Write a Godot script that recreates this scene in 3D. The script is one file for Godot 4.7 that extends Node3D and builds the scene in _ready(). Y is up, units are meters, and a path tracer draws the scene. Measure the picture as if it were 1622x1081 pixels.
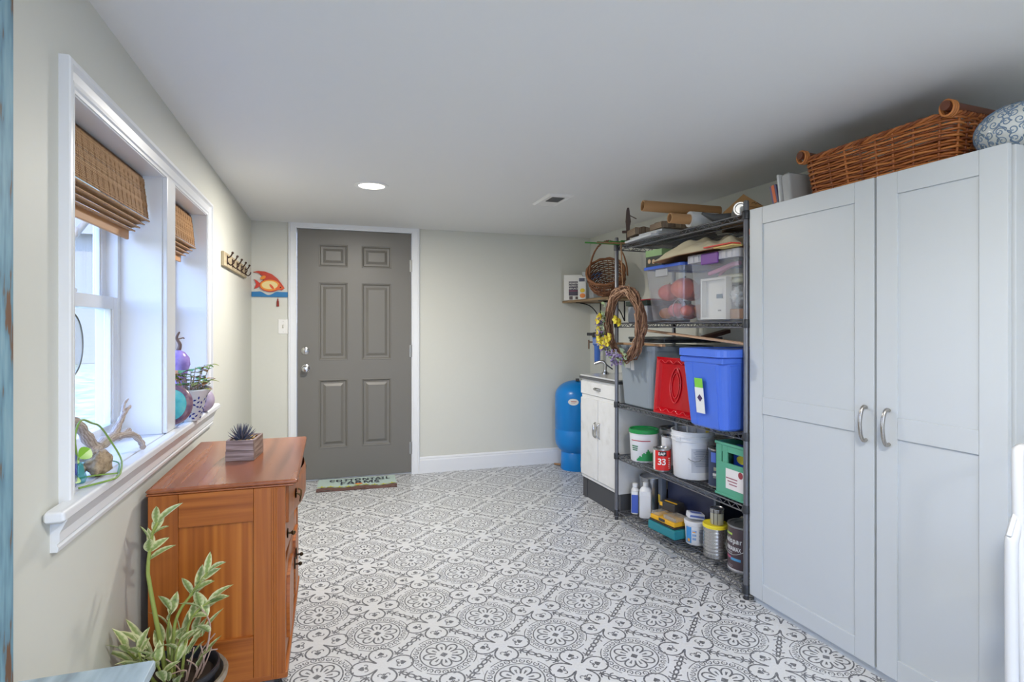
extends Node3D

# ---------------------------------------------------------------- mesh builder
class MB:
	var v := PackedVector3Array()
	var n := PackedVector3Array()
	var t := PackedVector2Array()
	var xf := Transform3D.IDENTITY

	func tri(a: Vector3, b: Vector3, c: Vector3, na: Vector3, nb: Vector3, nc: Vector3, ta := Vector2.ZERO, tb := Vector2.ZERO, tc := Vector2.ZERO) -> void:
		var pa := xf * a
		var pb := xf * b
		var pc := xf * c
		var qa := (xf.basis * na).normalized()
		var qb := (xf.basis * nb).normalized()
		var qc := (xf.basis * nc).normalized()
		if (pb - pa).cross(pc - pa).dot(qa + qb + qc) > 0.0:
			v.append_array([pa, pc, pb]); n.append_array([qa, qc, qb]); t.append_array([ta, tc, tb])
		else:
			v.append_array([pa, pb, pc]); n.append_array([qa, qb, qc]); t.append_array([ta, tb, tc])

	func flat(a: Vector3, b: Vector3, c: Vector3, outward: Vector3, ta := Vector2.ZERO, tb := Vector2.ZERO, tc := Vector2.ZERO) -> void:
		var g := (b - a).cross(c - a)
		if g.length_squared() < 1e-20:
			return
		g = g.normalized()
		if g.dot(outward) < 0.0:
			g = -g
		tri(a, b, c, g, g, g, ta, tb, tc)

	func quad(a: Vector3, b: Vector3, c: Vector3, d: Vector3, outward: Vector3, uv := Rect2(0, 0, 1, 1)) -> void:
		var p := uv.position
		var e := uv.end
		flat(a, b, c, outward, Vector2(p.x, e.y), Vector2(e.x, e.y), Vector2(e.x, p.y))
		flat(a, c, d, outward, Vector2(p.x, e.y), Vector2(e.x, p.y), Vector2(p.x, p.y))

	func buv(p: Vector3, k: int, size: Vector3) -> Vector2:
		var i := (k + 1) % 3
		var j := (k + 2) % 3
		if size[i] > size[j]:
			return Vector2(p[j] + p[k] * 0.37, p[i])
		return Vector2(p[i] + p[k] * 0.37, p[j])

	func box(ctr: Vector3, size: Vector3, bev := 0.0) -> void:
		var h := size / 2.0
		bev = minf(bev, minf(h.x, minf(h.y, h.z)) * 0.9)
		for k in 3:
			var i := (k + 1) % 3
			var j := (k + 2) % 3
			for s in [-1.0, 1.0]:
				var q: Array[Vector3] = []
				for st in [[-1.0, -1.0], [1.0, -1.0], [1.0, 1.0], [-1.0, 1.0]]:
					var p := Vector3.ZERO
					p[k] = s * h[k]
					p[i] = st[0] * (h[i] - bev)
					p[j] = st[1] * (h[j] - bev)
					q.append(p + ctr)
				var o := Vector3.ZERO
				o[k] = s
				tri(q[0], q[1], q[2], o, o, o, buv(q[0], k, size), buv(q[1], k, size), buv(q[2], k, size))
				tri(q[0], q[2], q[3], o, o, o, buv(q[0], k, size), buv(q[2], k, size), buv(q[3], k, size))
		if bev <= 0.0:
			return
		for k in 3:
			var i := (k + 1) % 3
			var j := (k + 2) % 3
			for si in [-1.0, 1.0]:
				for sj in [-1.0, 1.0]:
					var q: Array[Vector3] = []
					for st in [[0, -1.0], [0, 1.0], [1, 1.0], [1, -1.0]]:
						var p := Vector3.ZERO
						p[k] = st[1] * (h[k] - bev)
						p[i] = si * (h[i] - (bev if st[0] == 1 else 0.0))
						p[j] = sj * (h[j] - (bev if st[0] == 0 else 0.0))
						q.append(p + ctr)
					var ni := Vector3.ZERO
					ni[i] = si
					var nj := Vector3.ZERO
					nj[j] = sj
					tri(q[0], q[1], q[2], ni, ni, nj, buv(q[0], i, size), buv(q[1], i, size), buv(q[2], i, size))
					tri(q[0], q[2], q[3], ni, nj, nj, buv(q[0], i, size), buv(q[2], i, size), buv(q[3], i, size))
		for sx in [-1.0, 1.0]:
			for sy in [-1.0, 1.0]:
				for sz in [-1.0, 1.0]:
					var s := Vector3(sx, sy, sz)
					tri(ctr + s * (h - Vector3(0, bev, bev)), ctr + s * (h - Vector3(bev, 0, bev)), ctr + s * (h - Vector3(bev, bev, 0)), Vector3(sx, 0, 0), Vector3(0, sy, 0), Vector3(0, 0, sz))

	# box between two corners
	func bx(a: Vector3, b: Vector3, bev := 0.0) -> void:
		box((a + b) / 2.0, (b - a).abs(), bev)

	# a bar of rectangular section from a to b
	func bar(a: Vector3, b: Vector3, w: float, d: float, up := Vector3.UP, bev := 0.0) -> void:
		var keep := xf
		var z := (b - a).normalized()
		var x := up.cross(z)
		if x.length() < 0.01:
			x = Vector3.RIGHT
		x = x.normalized()
		xf = keep * Transform3D(Basis(x, z.cross(x), z), (a + b) / 2.0)
		box(Vector3.ZERO, Vector3(w, d, a.distance_to(b)), bev)
		xf = keep

	func tube(p: Array, rad, sides := 8, cap := true, closed := false) -> void:
		var m := p.size()
		var x := Vector3.ZERO
		var px: Array[Vector3] = []
		var py: Array[Vector3] = []
		var tg: Array[Vector3] = []
		for k in m:
			var a: Vector3 = p[k - 1] if k > 0 else (p[m - 1] if closed else p[0])
			var b: Vector3 = p[k + 1] if k < m - 1 else (p[0] if closed else p[k])
			var d := (b - a).normalized()
			if k == 0:
				x = d.cross(Vector3.UP if absf(d.y) < 0.9 else Vector3.RIGHT).normalized()
			else:
				x = (x - d * x.dot(d)).normalized()
			tg.append(d); px.append(x); py.append(d.cross(x))
		var len := 0.0
		var last := m if closed else m - 1
		for k in last:
			var e := (k + 1) % m
			var r0: float = rad[k] if rad is Array else rad
			var r1: float = rad[e] if rad is Array else rad
			var l1 := len + (p[e] as Vector3).distance_to(p[k])
			for s in sides:
				var a0 := TAU * s / sides
				var a1 := TAU * (s + 1) / sides
				var n00 := px[k] * cos(a0) + py[k] * sin(a0)
				var n01 := px[k] * cos(a1) + py[k] * sin(a1)
				var n10 := px[e] * cos(a0) + py[e] * sin(a0)
				var n11 := px[e] * cos(a1) + py[e] * sin(a1)
				var u0 := a0 * r0
				var u1 := a1 * r0
				tri(p[k] + n00 * r0, p[k] + n01 * r0, p[e] + n11 * r1, n00, n01, n11, Vector2(u0, len), Vector2(u1, len), Vector2(u1, l1))
				tri(p[k] + n00 * r0, p[e] + n11 * r1, p[e] + n10 * r1, n00, n11, n10, Vector2(u0, len), Vector2(u1, l1), Vector2(u0, l1))
			len = l1
		if cap and not closed:
			for k in [0, m - 1]:
				var r: float = rad[k] if rad is Array else rad
				var d: Vector3 = -tg[0] if k == 0 else tg[m - 1]
				for s in sides:
					var a0 := TAU * s / sides
					var a1 := TAU * (s + 1) / sides
					tri(p[k], p[k] + (px[k] * cos(a0) + py[k] * sin(a0)) * r, p[k] + (px[k] * cos(a1) + py[k] * sin(a1)) * r, d, d, d)

	func rod(a: Vector3, b: Vector3, r: float, sides := 6, cap := true) -> void:
		tube([a, b], r, sides, cap)

	# profile of (radius, height) turned about y; a0..a1 in turns
	func lathe(prof: Array, seg := 32, a0 := 0.0, a1 := 1.0) -> void:
		var m := prof.size()
		var nn: Array[Vector2] = []
		for k in m - 1:
			var d: Vector2 = prof[k + 1] - prof[k]
			nn.append(Vector2(d.y, -d.x).normalized())
		var len := 0.0
		for k in m - 1:
			var p: Vector2 = prof[k]
			var q: Vector2 = prof[k + 1]
			var np := nn[k]
			var nq := nn[k]
			if k > 0 and nn[k - 1].dot(nn[k]) > 0.72:
				np = (nn[k - 1] + nn[k]).normalized()
			if k < m - 2 and nn[k + 1].dot(nn[k]) > 0.72:
				nq = (nn[k + 1] + nn[k]).normalized()
			var l1 := len + p.distance_to(q)
			for s in seg:
				var t0 := lerpf(a0, a1, float(s) / seg)
				var t1 := lerpf(a0, a1, float(s + 1) / seg)
				var d0 := Vector3(sin(t0 * TAU), 0, cos(t0 * TAU))
				var d1 := Vector3(sin(t1 * TAU), 0, cos(t1 * TAU))
				var y := Vector3.UP
				if p.x > 1e-6:
					tri(d0 * p.x + y * p.y, d1 * p.x + y * p.y, d1 * q.x + y * q.y, d0 * np.x + y * np.y, d1 * np.x + y * np.y, d1 * nq.x + y * nq.y, Vector2(t0, len), Vector2(t1, len), Vector2(t1, l1))
				if q.x > 1e-6:
					tri(d0 * p.x + y * p.y, d1 * q.x + y * q.y, d0 * q.x + y * q.y, d0 * np.x + y * np.y, d1 * nq.x + y * nq.y, d0 * nq.x + y * nq.y, Vector2(t0, len), Vector2(t1, l1), Vector2(t0, l1))
			len = l1

	# polygon in x,y pulled along z from z0 to z1
	func ext(poly: PackedVector2Array, z0: float, z1: float) -> void:
		var idx := Geometry2D.triangulate_polygon(poly)
		for k in range(0, idx.size(), 3):
			for side in [[z0, -1.0], [z1, 1.0]]:
				var o := Vector3(0, 0, side[1])
				var a := poly[idx[k]]
				var b := poly[idx[k + 1]]
				var c := poly[idx[k + 2]]
				tri(Vector3(a.x, a.y, side[0]), Vector3(b.x, b.y, side[0]), Vector3(c.x, c.y, side[0]), o, o, o, a, b, c)
		var cw := Geometry2D.is_polygon_clockwise(poly)
		for k in poly.size():
			var a := poly[k]
			var b := poly[(k + 1) % poly.size()]
			var d := b - a
			var o := Vector3(d.y, -d.x, 0) * (1.0 if not cw else -1.0)
			if d.length() < 1e-7:
				continue
			quad(Vector3(a.x, a.y, z0), Vector3(b.x, b.y, z0), Vector3(b.x, b.y, z1), Vector3(a.x, a.y, z1), o, Rect2(0, 0, d.length(), absf(z1 - z0)))

	# parametric sheet; f(u, v) -> Vector3, u and v in 0..1
	func grid(nu: int, nv: int, f: Callable, outward := Vector3.ZERO) -> void:
		var p: Array[Vector3] = []
		for j in nv + 1:
			for i in nu + 1:
				p.append(f.call(float(i) / nu, float(j) / nv))
		var nr: Array[Vector3] = []
		for j in nv + 1:
			for i in nu + 1:
				var a := p[j * (nu + 1) + maxi(i - 1, 0)]
				var b := p[j * (nu + 1) + mini(i + 1, nu)]
				var c := p[maxi(j - 1, 0) * (nu + 1) + i]
				var d := p[mini(j + 1, nv) * (nu + 1) + i]
				var g := (b - a).cross(d - c)
				g = g.normalized() if g.length_squared() > 1e-16 else Vector3.UP
				if outward != Vector3.ZERO and g.dot(outward) < 0:
					g = -g
				nr.append(g)
		for j in nv:
			for i in nu:
				var a := j * (nu + 1) + i
				var b := a + 1
				var c := a + nu + 2
				var d := a + nu + 1
				var ua := Vector2(float(i) / nu, float(j) / nv)
				var uc := Vector2(float(i + 1) / nu, float(j + 1) / nv)
				tri(p[a], p[b], p[c], nr[a], nr[b], nr[c], ua, Vector2(uc.x, ua.y), uc)
				tri(p[a], p[c], p[d], nr[a], nr[c], nr[d], ua, uc, Vector2(ua.x, uc.y))

	func ball(ctr: Vector3, r: Vector3, nu := 16, nv := 10, lump := 0.0, lobes := 0) -> void:
		var sgn := 1.0
		var fn := func(u: float, w: float) -> Vector3:
			var a := u * TAU
			var b := (w - 0.5) * PI
			var k := 1.0 + (lump * cos(a * lobes) * cos(b) if lobes > 0 else 0.0)
			return ctr + Vector3(r.x * cos(b) * sin(a) * k, r.y * sin(b), r.z * cos(b) * cos(a) * k)
		var keep := v.size()
		grid(nu, nv, fn)
		# make normals point away from the centre
		var cc := xf * ctr
		for k in range(keep, v.size(), 3):
			var mid := (v[k] + v[k + 1] + v[k + 2]) / 3.0 - cc
			if mid.dot(n[k] + n[k + 1] + n[k + 2]) < 0.0:
				for e in 3:
					n[k + e] = -n[k + e]
				var s1 := v[k + 1]; v[k + 1] = v[k + 2]; v[k + 2] = s1
				var s2 := n[k + 1]; n[k + 1] = n[k + 2]; n[k + 2] = s2
				var s3 := t[k + 1]; t[k + 1] = t[k + 2]; t[k + 2] = s3

	# nested rectangles in the x,y plane: steps of (inset, z) seen from +z
	func panel(r: Rect2, steps: Array, sides := [0, 1, 2, 3], close := true) -> void:
		for k in steps.size():
			var s: Vector2 = steps[k]
			var q := r.grow(-s.x)
			var c := [Vector3(q.position.x, q.position.y, s.y), Vector3(q.end.x, q.position.y, s.y), Vector3(q.end.x, q.end.y, s.y), Vector3(q.position.x, q.end.y, s.y)]
			if k == steps.size() - 1:
				if close:
					quad(c[0], c[1], c[2], c[3], Vector3.BACK, Rect2(q.position, q.size))
				break
			var e: Vector2 = steps[k + 1]
			var p := r.grow(-e.x)
			var d := [Vector3(p.position.x, p.position.y, e.y), Vector3(p.end.x, p.position.y, e.y), Vector3(p.end.x, p.end.y, e.y), Vector3(p.position.x, p.end.y, e.y)]
			for i in sides:
				var j: int = (i + 1) % 4
				var o: Vector3 = Vector3(0, 0, 1)
				if absf(e.x - s.x) < 1e-6:
					o = (Vector3(r.get_center().x, r.get_center().y, 0) - Vector3((c[i].x + c[j].x) / 2.0, (c[i].y + c[j].y) / 2.0, 0)) * (1.0 if e.y < s.y else -1.0)
				flat(c[i], c[j], d[j], o, Vector2(c[i].x, c[i].y), Vector2(c[j].x, c[j].y), Vector2(d[j].x, d[j].y))
				flat(c[i], d[j], d[i], o, Vector2(c[i].x, c[i].y), Vector2(d[j].x, d[j].y), Vector2(d[i].x, d[i].y))

	# a pointed leaf blade with a fold along its middle
	func leaf(base: Vector3, dir: Vector3, up: Vector3, len: float, wid: float, droop := 0.3, fold := 0.25) -> void:
		var d := dir.normalized()
		var side := d.cross(up).normalized()
		var nrm := side.cross(d).normalized()
		var prev: Array = []
		for k in 7:
			var s := k / 6.0
			var w := wid * 0.5 * pow(sin(PI * clampf(s * 0.94 + 0.05, 0, 1)), 0.8) * (1.15 - 0.35 * s)
			if k == 6:
				w = 0.0
			var c := base + d * (len * s) - nrm * (droop * len * s * s)
			var row := [c - side * w + nrm * w * fold, c, c + side * w + nrm * w * fold]
			if k > 0:
				for i in 2:
					var u0 := i * 0.5
					flat(prev[i], prev[i + 1], row[i + 1], nrm, Vector2(u0, s - 0.166), Vector2(u0 + 0.5, s - 0.166), Vector2(u0 + 0.5, s))
					flat(prev[i], row[i + 1], row[i], nrm, Vector2(u0, s - 0.166), Vector2(u0 + 0.5, s), Vector2(u0, s))
			prev = row

	func mesh() -> ArrayMesh:
		var a := []
		a.resize(Mesh.ARRAY_MAX)
		a[Mesh.ARRAY_VERTEX] = v
		a[Mesh.ARRAY_NORMAL] = n
		a[Mesh.ARRAY_TEX_UV] = t
		var m := ArrayMesh.new()
		m.add_surface_from_arrays(Mesh.PRIMITIVE_TRIANGLES, a)
		return m

# ---------------------------------------------------------------- helpers
var used := {}
var mats := {}
var rng := RandomNumberGenerator.new()
var RA := deg_to_rad(2.46)                      # the right-hand wall stands this much out of square
var RC := Vector3(2.317, 0, -4.84)              # back right corner of the room
var font: SystemFont

func numbered(called: String) -> String:
	if not used.has(called):
		used[called] = 0
		return called
	used[called] += 1
	return "%s_%03d" % [called, used[called]]

func obj(called: String, b: MB, m: Material, parent: Node = self) -> MeshInstance3D:
	var o := MeshInstance3D.new()
	o.name = numbered(called) if parent == self else called
	o.mesh = b.mesh()
	o.material_override = m
	parent.add_child(o, true)
	return o

func inst(called: String, mesh: Mesh, m: Material, parent: Node, at: Vector3) -> MeshInstance3D:
	var o := MeshInstance3D.new()
	o.name = called
	o.mesh = mesh
	o.material_override = m
	parent.add_child(o, true)
	o.position = at
	return o

func tag(o: Node, label: String, category: String, group := "") -> Node:
	o.set_meta("label", label)
	o.set_meta("category", category)
	if group:
		o.set_meta("group", group)
	return o

func struct(o: Node, label: String, category: String) -> Node:
	tag(o, label, category)
	o.set_meta("kind", "structure")
	return o

func thing(called: String, label: String, category: String, at: Vector3, turn := 0.0, group := "") -> Node3D:
	var o := Node3D.new()
	o.name = numbered(called)
	add_child(o)
	o.position = at
	o.rotation.y = turn
	tag(o, label, category, group)
	return o

# a point of the right-hand wall's own frame: x into the wall, z towards the viewer from the back corner
func R(x: float, y: float, z: float) -> Vector3:
	return RC + Basis(Vector3.UP, RA) * Vector3(x, y, z)

func thing_r(called: String, label: String, category: String, x: float, y: float, z: float, turn_deg := 0.0, group := "") -> Node3D:
	return thing(called, label, category, R(x, y, z), RA + deg_to_rad(turn_deg), group)

func m(r: float, g: float, b: float, rough := 0.5, metal := 0.0) -> StandardMaterial3D:
	var key := "%d_%d_%d_%.2f_%.2f" % [r, g, b, rough, metal]
	if not mats.has(key):
		var s := StandardMaterial3D.new()
		s.albedo_color = Color(r / 255.0, g / 255.0, b / 255.0)
		s.roughness = rough
		s.metallic = metal
		mats[key] = s
	return mats[key]

func glass(r: float, g: float, b: float, alpha: float, rough := 0.03) -> StandardMaterial3D:
	var key := "glass_%d_%d_%d_%.2f_%.2f" % [r, g, b, alpha, rough]
	if not mats.has(key):
		var s := StandardMaterial3D.new()
		s.albedo_color = Color(r / 255.0, g / 255.0, b / 255.0, alpha)
		s.roughness = rough
		s.transparency = BaseMaterial3D.TRANSPARENCY_ALPHA
		mats[key] = s
	return mats[key]

func tex_mat(tex: Texture2D, rough := 0.5, scale := Vector3.ONE, tri := false, world := false) -> StandardMaterial3D:
	var s := StandardMaterial3D.new()
	s.albedo_texture = tex
	s.roughness = rough
	s.uv1_scale = scale
	s.uv1_triplanar = tri or world
	s.uv1_world_triplanar = world
	return s

func noise_tex(stops: Array, freq: float, size := 256, seed_ := 1, kind := FastNoiseLite.TYPE_SIMPLEX_SMOOTH, octaves := 4, stretch := 1.0) -> ImageTexture:
	# stops: [[position, Color], ...]; stretch > 1 draws the grain along v
	var nz := FastNoiseLite.new()
	nz.seed = seed_
	nz.noise_type = kind
	nz.frequency = freq
	nz.fractal_octaves = octaves
	var g := Gradient.new()
	g.offsets = PackedFloat32Array(stops.map(func(s): return s[0]))
	g.colors = PackedColorArray(stops.map(func(s): return s[1]))
	var im := Image.create(size, size, false, Image.FORMAT_RGB8)
	for y in size:
		for x in size:
			# wrap on a torus so that repeats do not show a seam
			var a := TAU * x / size
			var fy := float(y) / size
			var w := 0.5 - 0.5 * cos(TAU * fy)
			var k := nz.get_noise_3d(cos(a) * size / TAU, sin(a) * size / TAU, y / stretch) * 0.5 + 0.5
			var k2 := nz.get_noise_3d(cos(a) * size / TAU, sin(a) * size / TAU, (y - size) / stretch) * 0.5 + 0.5
			im.set_pixel(x, y, g.sample(lerpf(k, k2, fy)))
	im.generate_mipmaps()
	return ImageTexture.create_from_image(im)

func c8(r: float, g: float, b: float) -> Color:
	return Color(r / 255.0, g / 255.0, b / 255.0)

# lettering; bent round a cylinder of the given radius when radius > 0
func text(s: String, height: float, mt: Material, parent: Node, at: Vector3, radius := 0.0, squeeze := 1.0, called := "lettering", tilt := Basis.IDENTITY) -> MeshInstance3D:
	var tm := TextMesh.new()
	tm.text = s
	tm.font = font
	tm.font_size = 32
	tm.pixel_size = height / 24.0
	tm.depth = 0.0006
	tm.curve_step = 1.2
	var a := tm.surface_get_arrays(0)
	var vs: PackedVector3Array = a[Mesh.ARRAY_VERTEX]
	var ns: PackedVector3Array = a[Mesh.ARRAY_NORMAL]
	for k in vs.size():
		var p := vs[k]
		p.x *= squeeze
		if radius > 0.0:
			var an := p.x / radius
			p = Vector3(sin(an) * (radius + p.z), p.y, cos(an) * (radius + p.z) - radius)
			ns[k] = Basis(Vector3.UP, an) * ns[k]
		vs[k] = p
	a[Mesh.ARRAY_VERTEX] = vs
	a[Mesh.ARRAY_NORMAL] = ns
	a[Mesh.ARRAY_TANGENT] = null
	var am := ArrayMesh.new()
	am.add_surface_from_arrays(Mesh.PRIMITIVE_TRIANGLES, a)
	var o := MeshInstance3D.new()
	o.name = called
	o.mesh = am
	o.material_override = mt
	parent.add_child(o, true)
	o.transform = Transform3D(tilt, at)
	return o

# a label patch wrapped on a cylinder, centred on +z
func wrap_band(b: MB, r: float, y0: float, y1: float, half_deg: float, mid_deg := 0.0) -> void:
	b.lathe([Vector2(r, y0), Vector2(r, y1)], 14, (mid_deg - half_deg) / 360.0, (mid_deg + half_deg) / 360.0)

func spline(pts: Array, per := 6) -> Array:
	var c := Curve3D.new()
	var k := pts.size()
	for i in k:
		var a: Vector3 = pts[maxi(i - 1, 0)]
		var b: Vector3 = pts[mini(i + 1, k - 1)]
		var tg := (b - a) / 6.0
		c.add_point(pts[i], -tg, tg)
	var out: Array = []
	for i in k - 1:
		for j in per:
			out.append(c.sample(i, float(j) / per))
	out.append(pts[k - 1])
	return out

# ---------------------------------------------------------------- the scene
func _ready() -> void:
	rng.seed = 20240
	font = SystemFont.new()
	font.font_names = PackedStringArray(["Droid Sans"])
	font.font_weight = 700

	# camera: level, turned 17.75 degrees to the right of the room's axis, lens shifted a little
	var cam := Camera3D.new()
	cam.name = "camera"
	add_child(cam)
	cam.position = Vector3(0, 1.245, 0)
	cam.rotation.y = deg_to_rad(-17.75)
	cam.projection = Camera3D.PROJECTION_FRUSTUM
	cam.near = 0.05
	cam.size = 0.05 * 1081.0 / 900.0
	cam.frustum_offset = Vector2(0, -0.05 * 22.5 / 900.0)
	cam.far = 200.0
	cam.current = true

	# daylight
	var env := Environment.new()
	env.background_mode = Environment.BG_SKY
	var sm := ProceduralSkyMaterial.new()
	sm.sky_top_color = Color(0.42, 0.60, 0.90)
	sm.sky_horizon_color = Color(0.84, 0.88, 0.94)
	sm.ground_bottom_color = Color(0.45, 0.45, 0.42)
	sm.ground_horizon_color = Color(0.70, 0.72, 0.72)
	sm.sky_energy_multiplier = 2.6
	sm.ground_energy_multiplier = 1.0
	var sky := Sky.new()
	sky.sky_material = sm
	env.sky = sky
	env.tonemap_mode = Environment.TONE_MAPPER_LINEAR
	env.tonemap_exposure = 1.14
	env.sdfgi_enabled = true
	env.ssao_enabled = true
	env.ssil_enabled = true
	var we := WorldEnvironment.new()
	we.name = "environment"
	we.environment = env
	add_child(we)
	var sun := DirectionalLight3D.new()
	sun.name = "sun"
	sun.light_color = Color(1.0, 0.95, 0.86)
	sun.light_energy = 2.4
	sun.light_angular_distance = 0.6
	sun.shadow_enabled = true
	add_child(sun)
	sun.look_at_from_position(Vector3(2.5, 6, 5), Vector3.ZERO)

	# recessed ceiling lamps: one in view, two added unseen as fill light
	for p in [[Vector3(0.232, 2.076, -3.43), 3.2, "round recessed ceiling light glowing white between door and vent"], [Vector3(0.80, 2.076, -0.35), 3.0, "added recessed fill light out of view above the viewer"], [Vector3(0.35, 2.076, 1.2), 2.2, "added recessed fill light out of view behind the viewer"]]:
		recessed_lamp(p[0], p[1], p[2])

	build_room()
	build_windows()
	build_outside()
	build_left()
	build_back()
	build_right()
	build_shelves()
	build_wardrobe()

func recessed_lamp(at: Vector3, energy: float, label: String) -> void:
	var t := thing("recessed_light", label, "light", at, 0.0, "recessed ceiling lights")
	var b := MB.new()
	b.lathe([Vector2(0.074, -0.001), Vector2(0.098, -0.001), Vector2(0.098, -0.004), Vector2(0.090, -0.007), Vector2(0.076, -0.006), Vector2(0.074, -0.001)], 40)
	obj("trim_ring", b, m(235, 236, 236, 0.4), t)
	b = MB.new()
	b.lathe([Vector2(0.0, -0.0045), Vector2(0.075, -0.0045), Vector2(0.075, -0.001)], 40)
	var e := StandardMaterial3D.new()
	e.albedo_color = Color(0.9, 0.9, 0.9)
	e.emission_enabled = true
	e.emission = Color(1.0, 0.97, 0.92)
	e.emission_energy_multiplier = 3.0
	obj("lens", b, e, t)
	var l := AreaLight3D.new()
	l.name = "lamp_light"
	l.area_size = Vector2(0.13, 0.13)
	l.light_color = Color(1.0, 0.975, 0.94)
	l.light_energy = energy
	l.area_range = 12.0
	l.area_attenuation = 2.0
	l.shadow_enabled = true
	t.add_child(l)
	l.position = Vector3(0, -0.012, 0)
	l.rotation.x = -PI / 2

# ---------------------------------------------------------------- room shell
func floor_pattern() -> ImageTexture:
	var N := 1024
	var ink := PackedFloat32Array()
	ink.resize(N * N)
	# strokes: [points in tile units about the medallion, half width]; mirrored eight ways, wrapped, and repeated at the corners
	var strokes: Array = []
	var circle := func(c: Vector2, r: float, a0: float, a1: float, steps: int) -> PackedVector2Array:
		var p := PackedVector2Array()
		for k in steps + 1:
			var a := lerpf(a0, a1, float(k) / steps)
			p.append(c + Vector2(cos(a), sin(a)) * r)
		return p
	var lw := 0.0056
	# medallion (first octant only: angles 0 .. 45 degrees)
	strokes.append([circle.call(Vector2.ZERO, 0.196, 0, PI / 4, 40), lw])
	strokes.append([circle.call(Vector2.ZERO, 0.274, 0.10, PI / 4 - 0.10, 50), lw * 0.75])
	for k in 12:                                     # centre square, its sides at 45 degrees
		var s := 0.030 * k / 11.0
		strokes.append([PackedVector2Array([Vector2(s, 0), Vector2(s * 0.5, s * 0.5)]), 0.0035])
	var pet := PackedVector2Array()                  # scalloped flower outline
	for k in 61:
		var a := lerpf(0, PI / 4, k / 60.0)
		var w := absf(cos(4.0 * a))
		pet.append(Vector2.from_angle(a) * (0.072 + 0.096 * pow(w, 0.42)))
	strokes.append([pet, lw * 1.25])
	for a in [0.0, PI / 4]:                          # veins in the petals
		strokes.append([PackedVector2Array([Vector2.from_angle(a + 0.05) * 0.115, Vector2.from_angle(a) * 0.075]), lw * 0.8])
	for k in 3:                                      # ring of small hooks with dots
		var a := PI / 4 * (k + 0.5) / 3.0
		var c := Vector2.from_angle(a) * 0.236
		strokes.append([circle.call(c, 0.021, a + PI * 0.30, a + PI * 1.80, 14), lw * 0.9])
		strokes.append([PackedVector2Array([c + Vector2.from_angle(a) * 0.002, c + Vector2.from_angle(a) * 0.004]), lw * 0.9])
	# quatrefoil at (0.5, 0): the petal facing the medallion and half of the petal across
	var q := Vector2(0.5, 0)
	for d in [Vector2(-1, 0), Vector2(0, 1)]:
		var c: Vector2 = q + d * 0.146
		var side := Vector2(-d.y, d.x)
		var p := PackedVector2Array()
		var hw := [Vector2(0.046, 0.047), Vector2(0.066, 0.058), Vector2(0.092, 0.078), Vector2(0.125, 0.093), Vector2(0.160, 0.097), Vector2(0.195, 0.088), Vector2(0.222, 0.068), Vector2(0.240, 0.038), Vector2(0.246, 0.0)]
		var cv := Curve2D.new()
		for k in 17:
			var h: Vector2 = hw[k] if k < 9 else hw[16 - k]
			var sgn := 1.0 if k < 9 else -1.0
			var ha: Vector2 = hw[maxi(k - 1, 0)] * Vector2(1, 1) if k < 9 else hw[mini(17 - k, 8)] * Vector2(1, -1)
			var hb: Vector2 = hw[k + 1] if k < 8 else hw[clampi(15 - k, 0, 8)] * Vector2(1, -1)
			var tg := (hb - ha) / 6.0
			cv.add_point(h * Vector2(1, sgn), -tg, tg)
		for q2 in cv.tessellate(4, 3.0):
			p.append(q + d * q2.x + side * q2.y)
		strokes.append([p, 0.0076])
		# tulip inside the petal
		for k in 6:
			strokes.append([PackedVector2Array([c + d * 0.004 + side * 0.004 * k, c + d * (0.040 - 0.005 * k) + side * 0.0045 * k]), 0.0050])
			strokes.append([PackedVector2Array([c + d * 0.004 - side * 0.004 * k, c + d * (0.040 - 0.005 * k) - side * 0.0045 * k]), 0.0050])
		strokes.append([PackedVector2Array([c, c - d * 0.03 + side * 0.004]), 0.0036])
		for sg in [-1.0, 1.0]:
			var hk := PackedVector2Array()
			for k in 12:
				var a := k / 11.0 * 3.6
				hk.append(c - d * 0.014 + side * sg * 0.032 + (side * sg * -cos(a) - d * sin(a)) * 0.021 * (1.0 - 0.03 * k))
			strokes.append([hk, 0.0048])
	# scroll between two quatrefoils, about (0.25, 0.25)
	var o := Vector2(0.25, 0.25)
	var e1 := Vector2(1, -1).normalized()
	var e2 := Vector2(1, 1).normalized()
	strokes.append([circle.call(o, 0.022, 0, TAU, 24), lw * 1.2])
	for sg in [1.0, -1.0]:
		for k2 in [[0.058, 0.041, 1.0], [0.122, 0.036, -1.0]]:
			var c: Vector2 = o + e1 * sg * k2[0] - e2 * 0.012 * k2[2]
			var p := PackedVector2Array()
			for k in 26:
				var a := -0.9 + k / 25.0 * 4.1
				p.append(c + (e1 * sg * cos(a) * 1.15 + e2 * k2[2] * sin(a)) * k2[1] * (1.0 - 0.018 * k))
			strokes.append([p, 0.0066])
			var tail: Vector2 = p[p.size() - 1]
			strokes.append([PackedVector2Array([tail, tail + e2 * k2[2] * 0.006 + e1 * sg * 0.004]), 0.0068])
		strokes.append([PackedVector2Array([o + e1 * sg * 0.150 - e2 * 0.010, o + e1 * sg * 0.178 + e2 * 0.012]), 0.0070])
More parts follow.
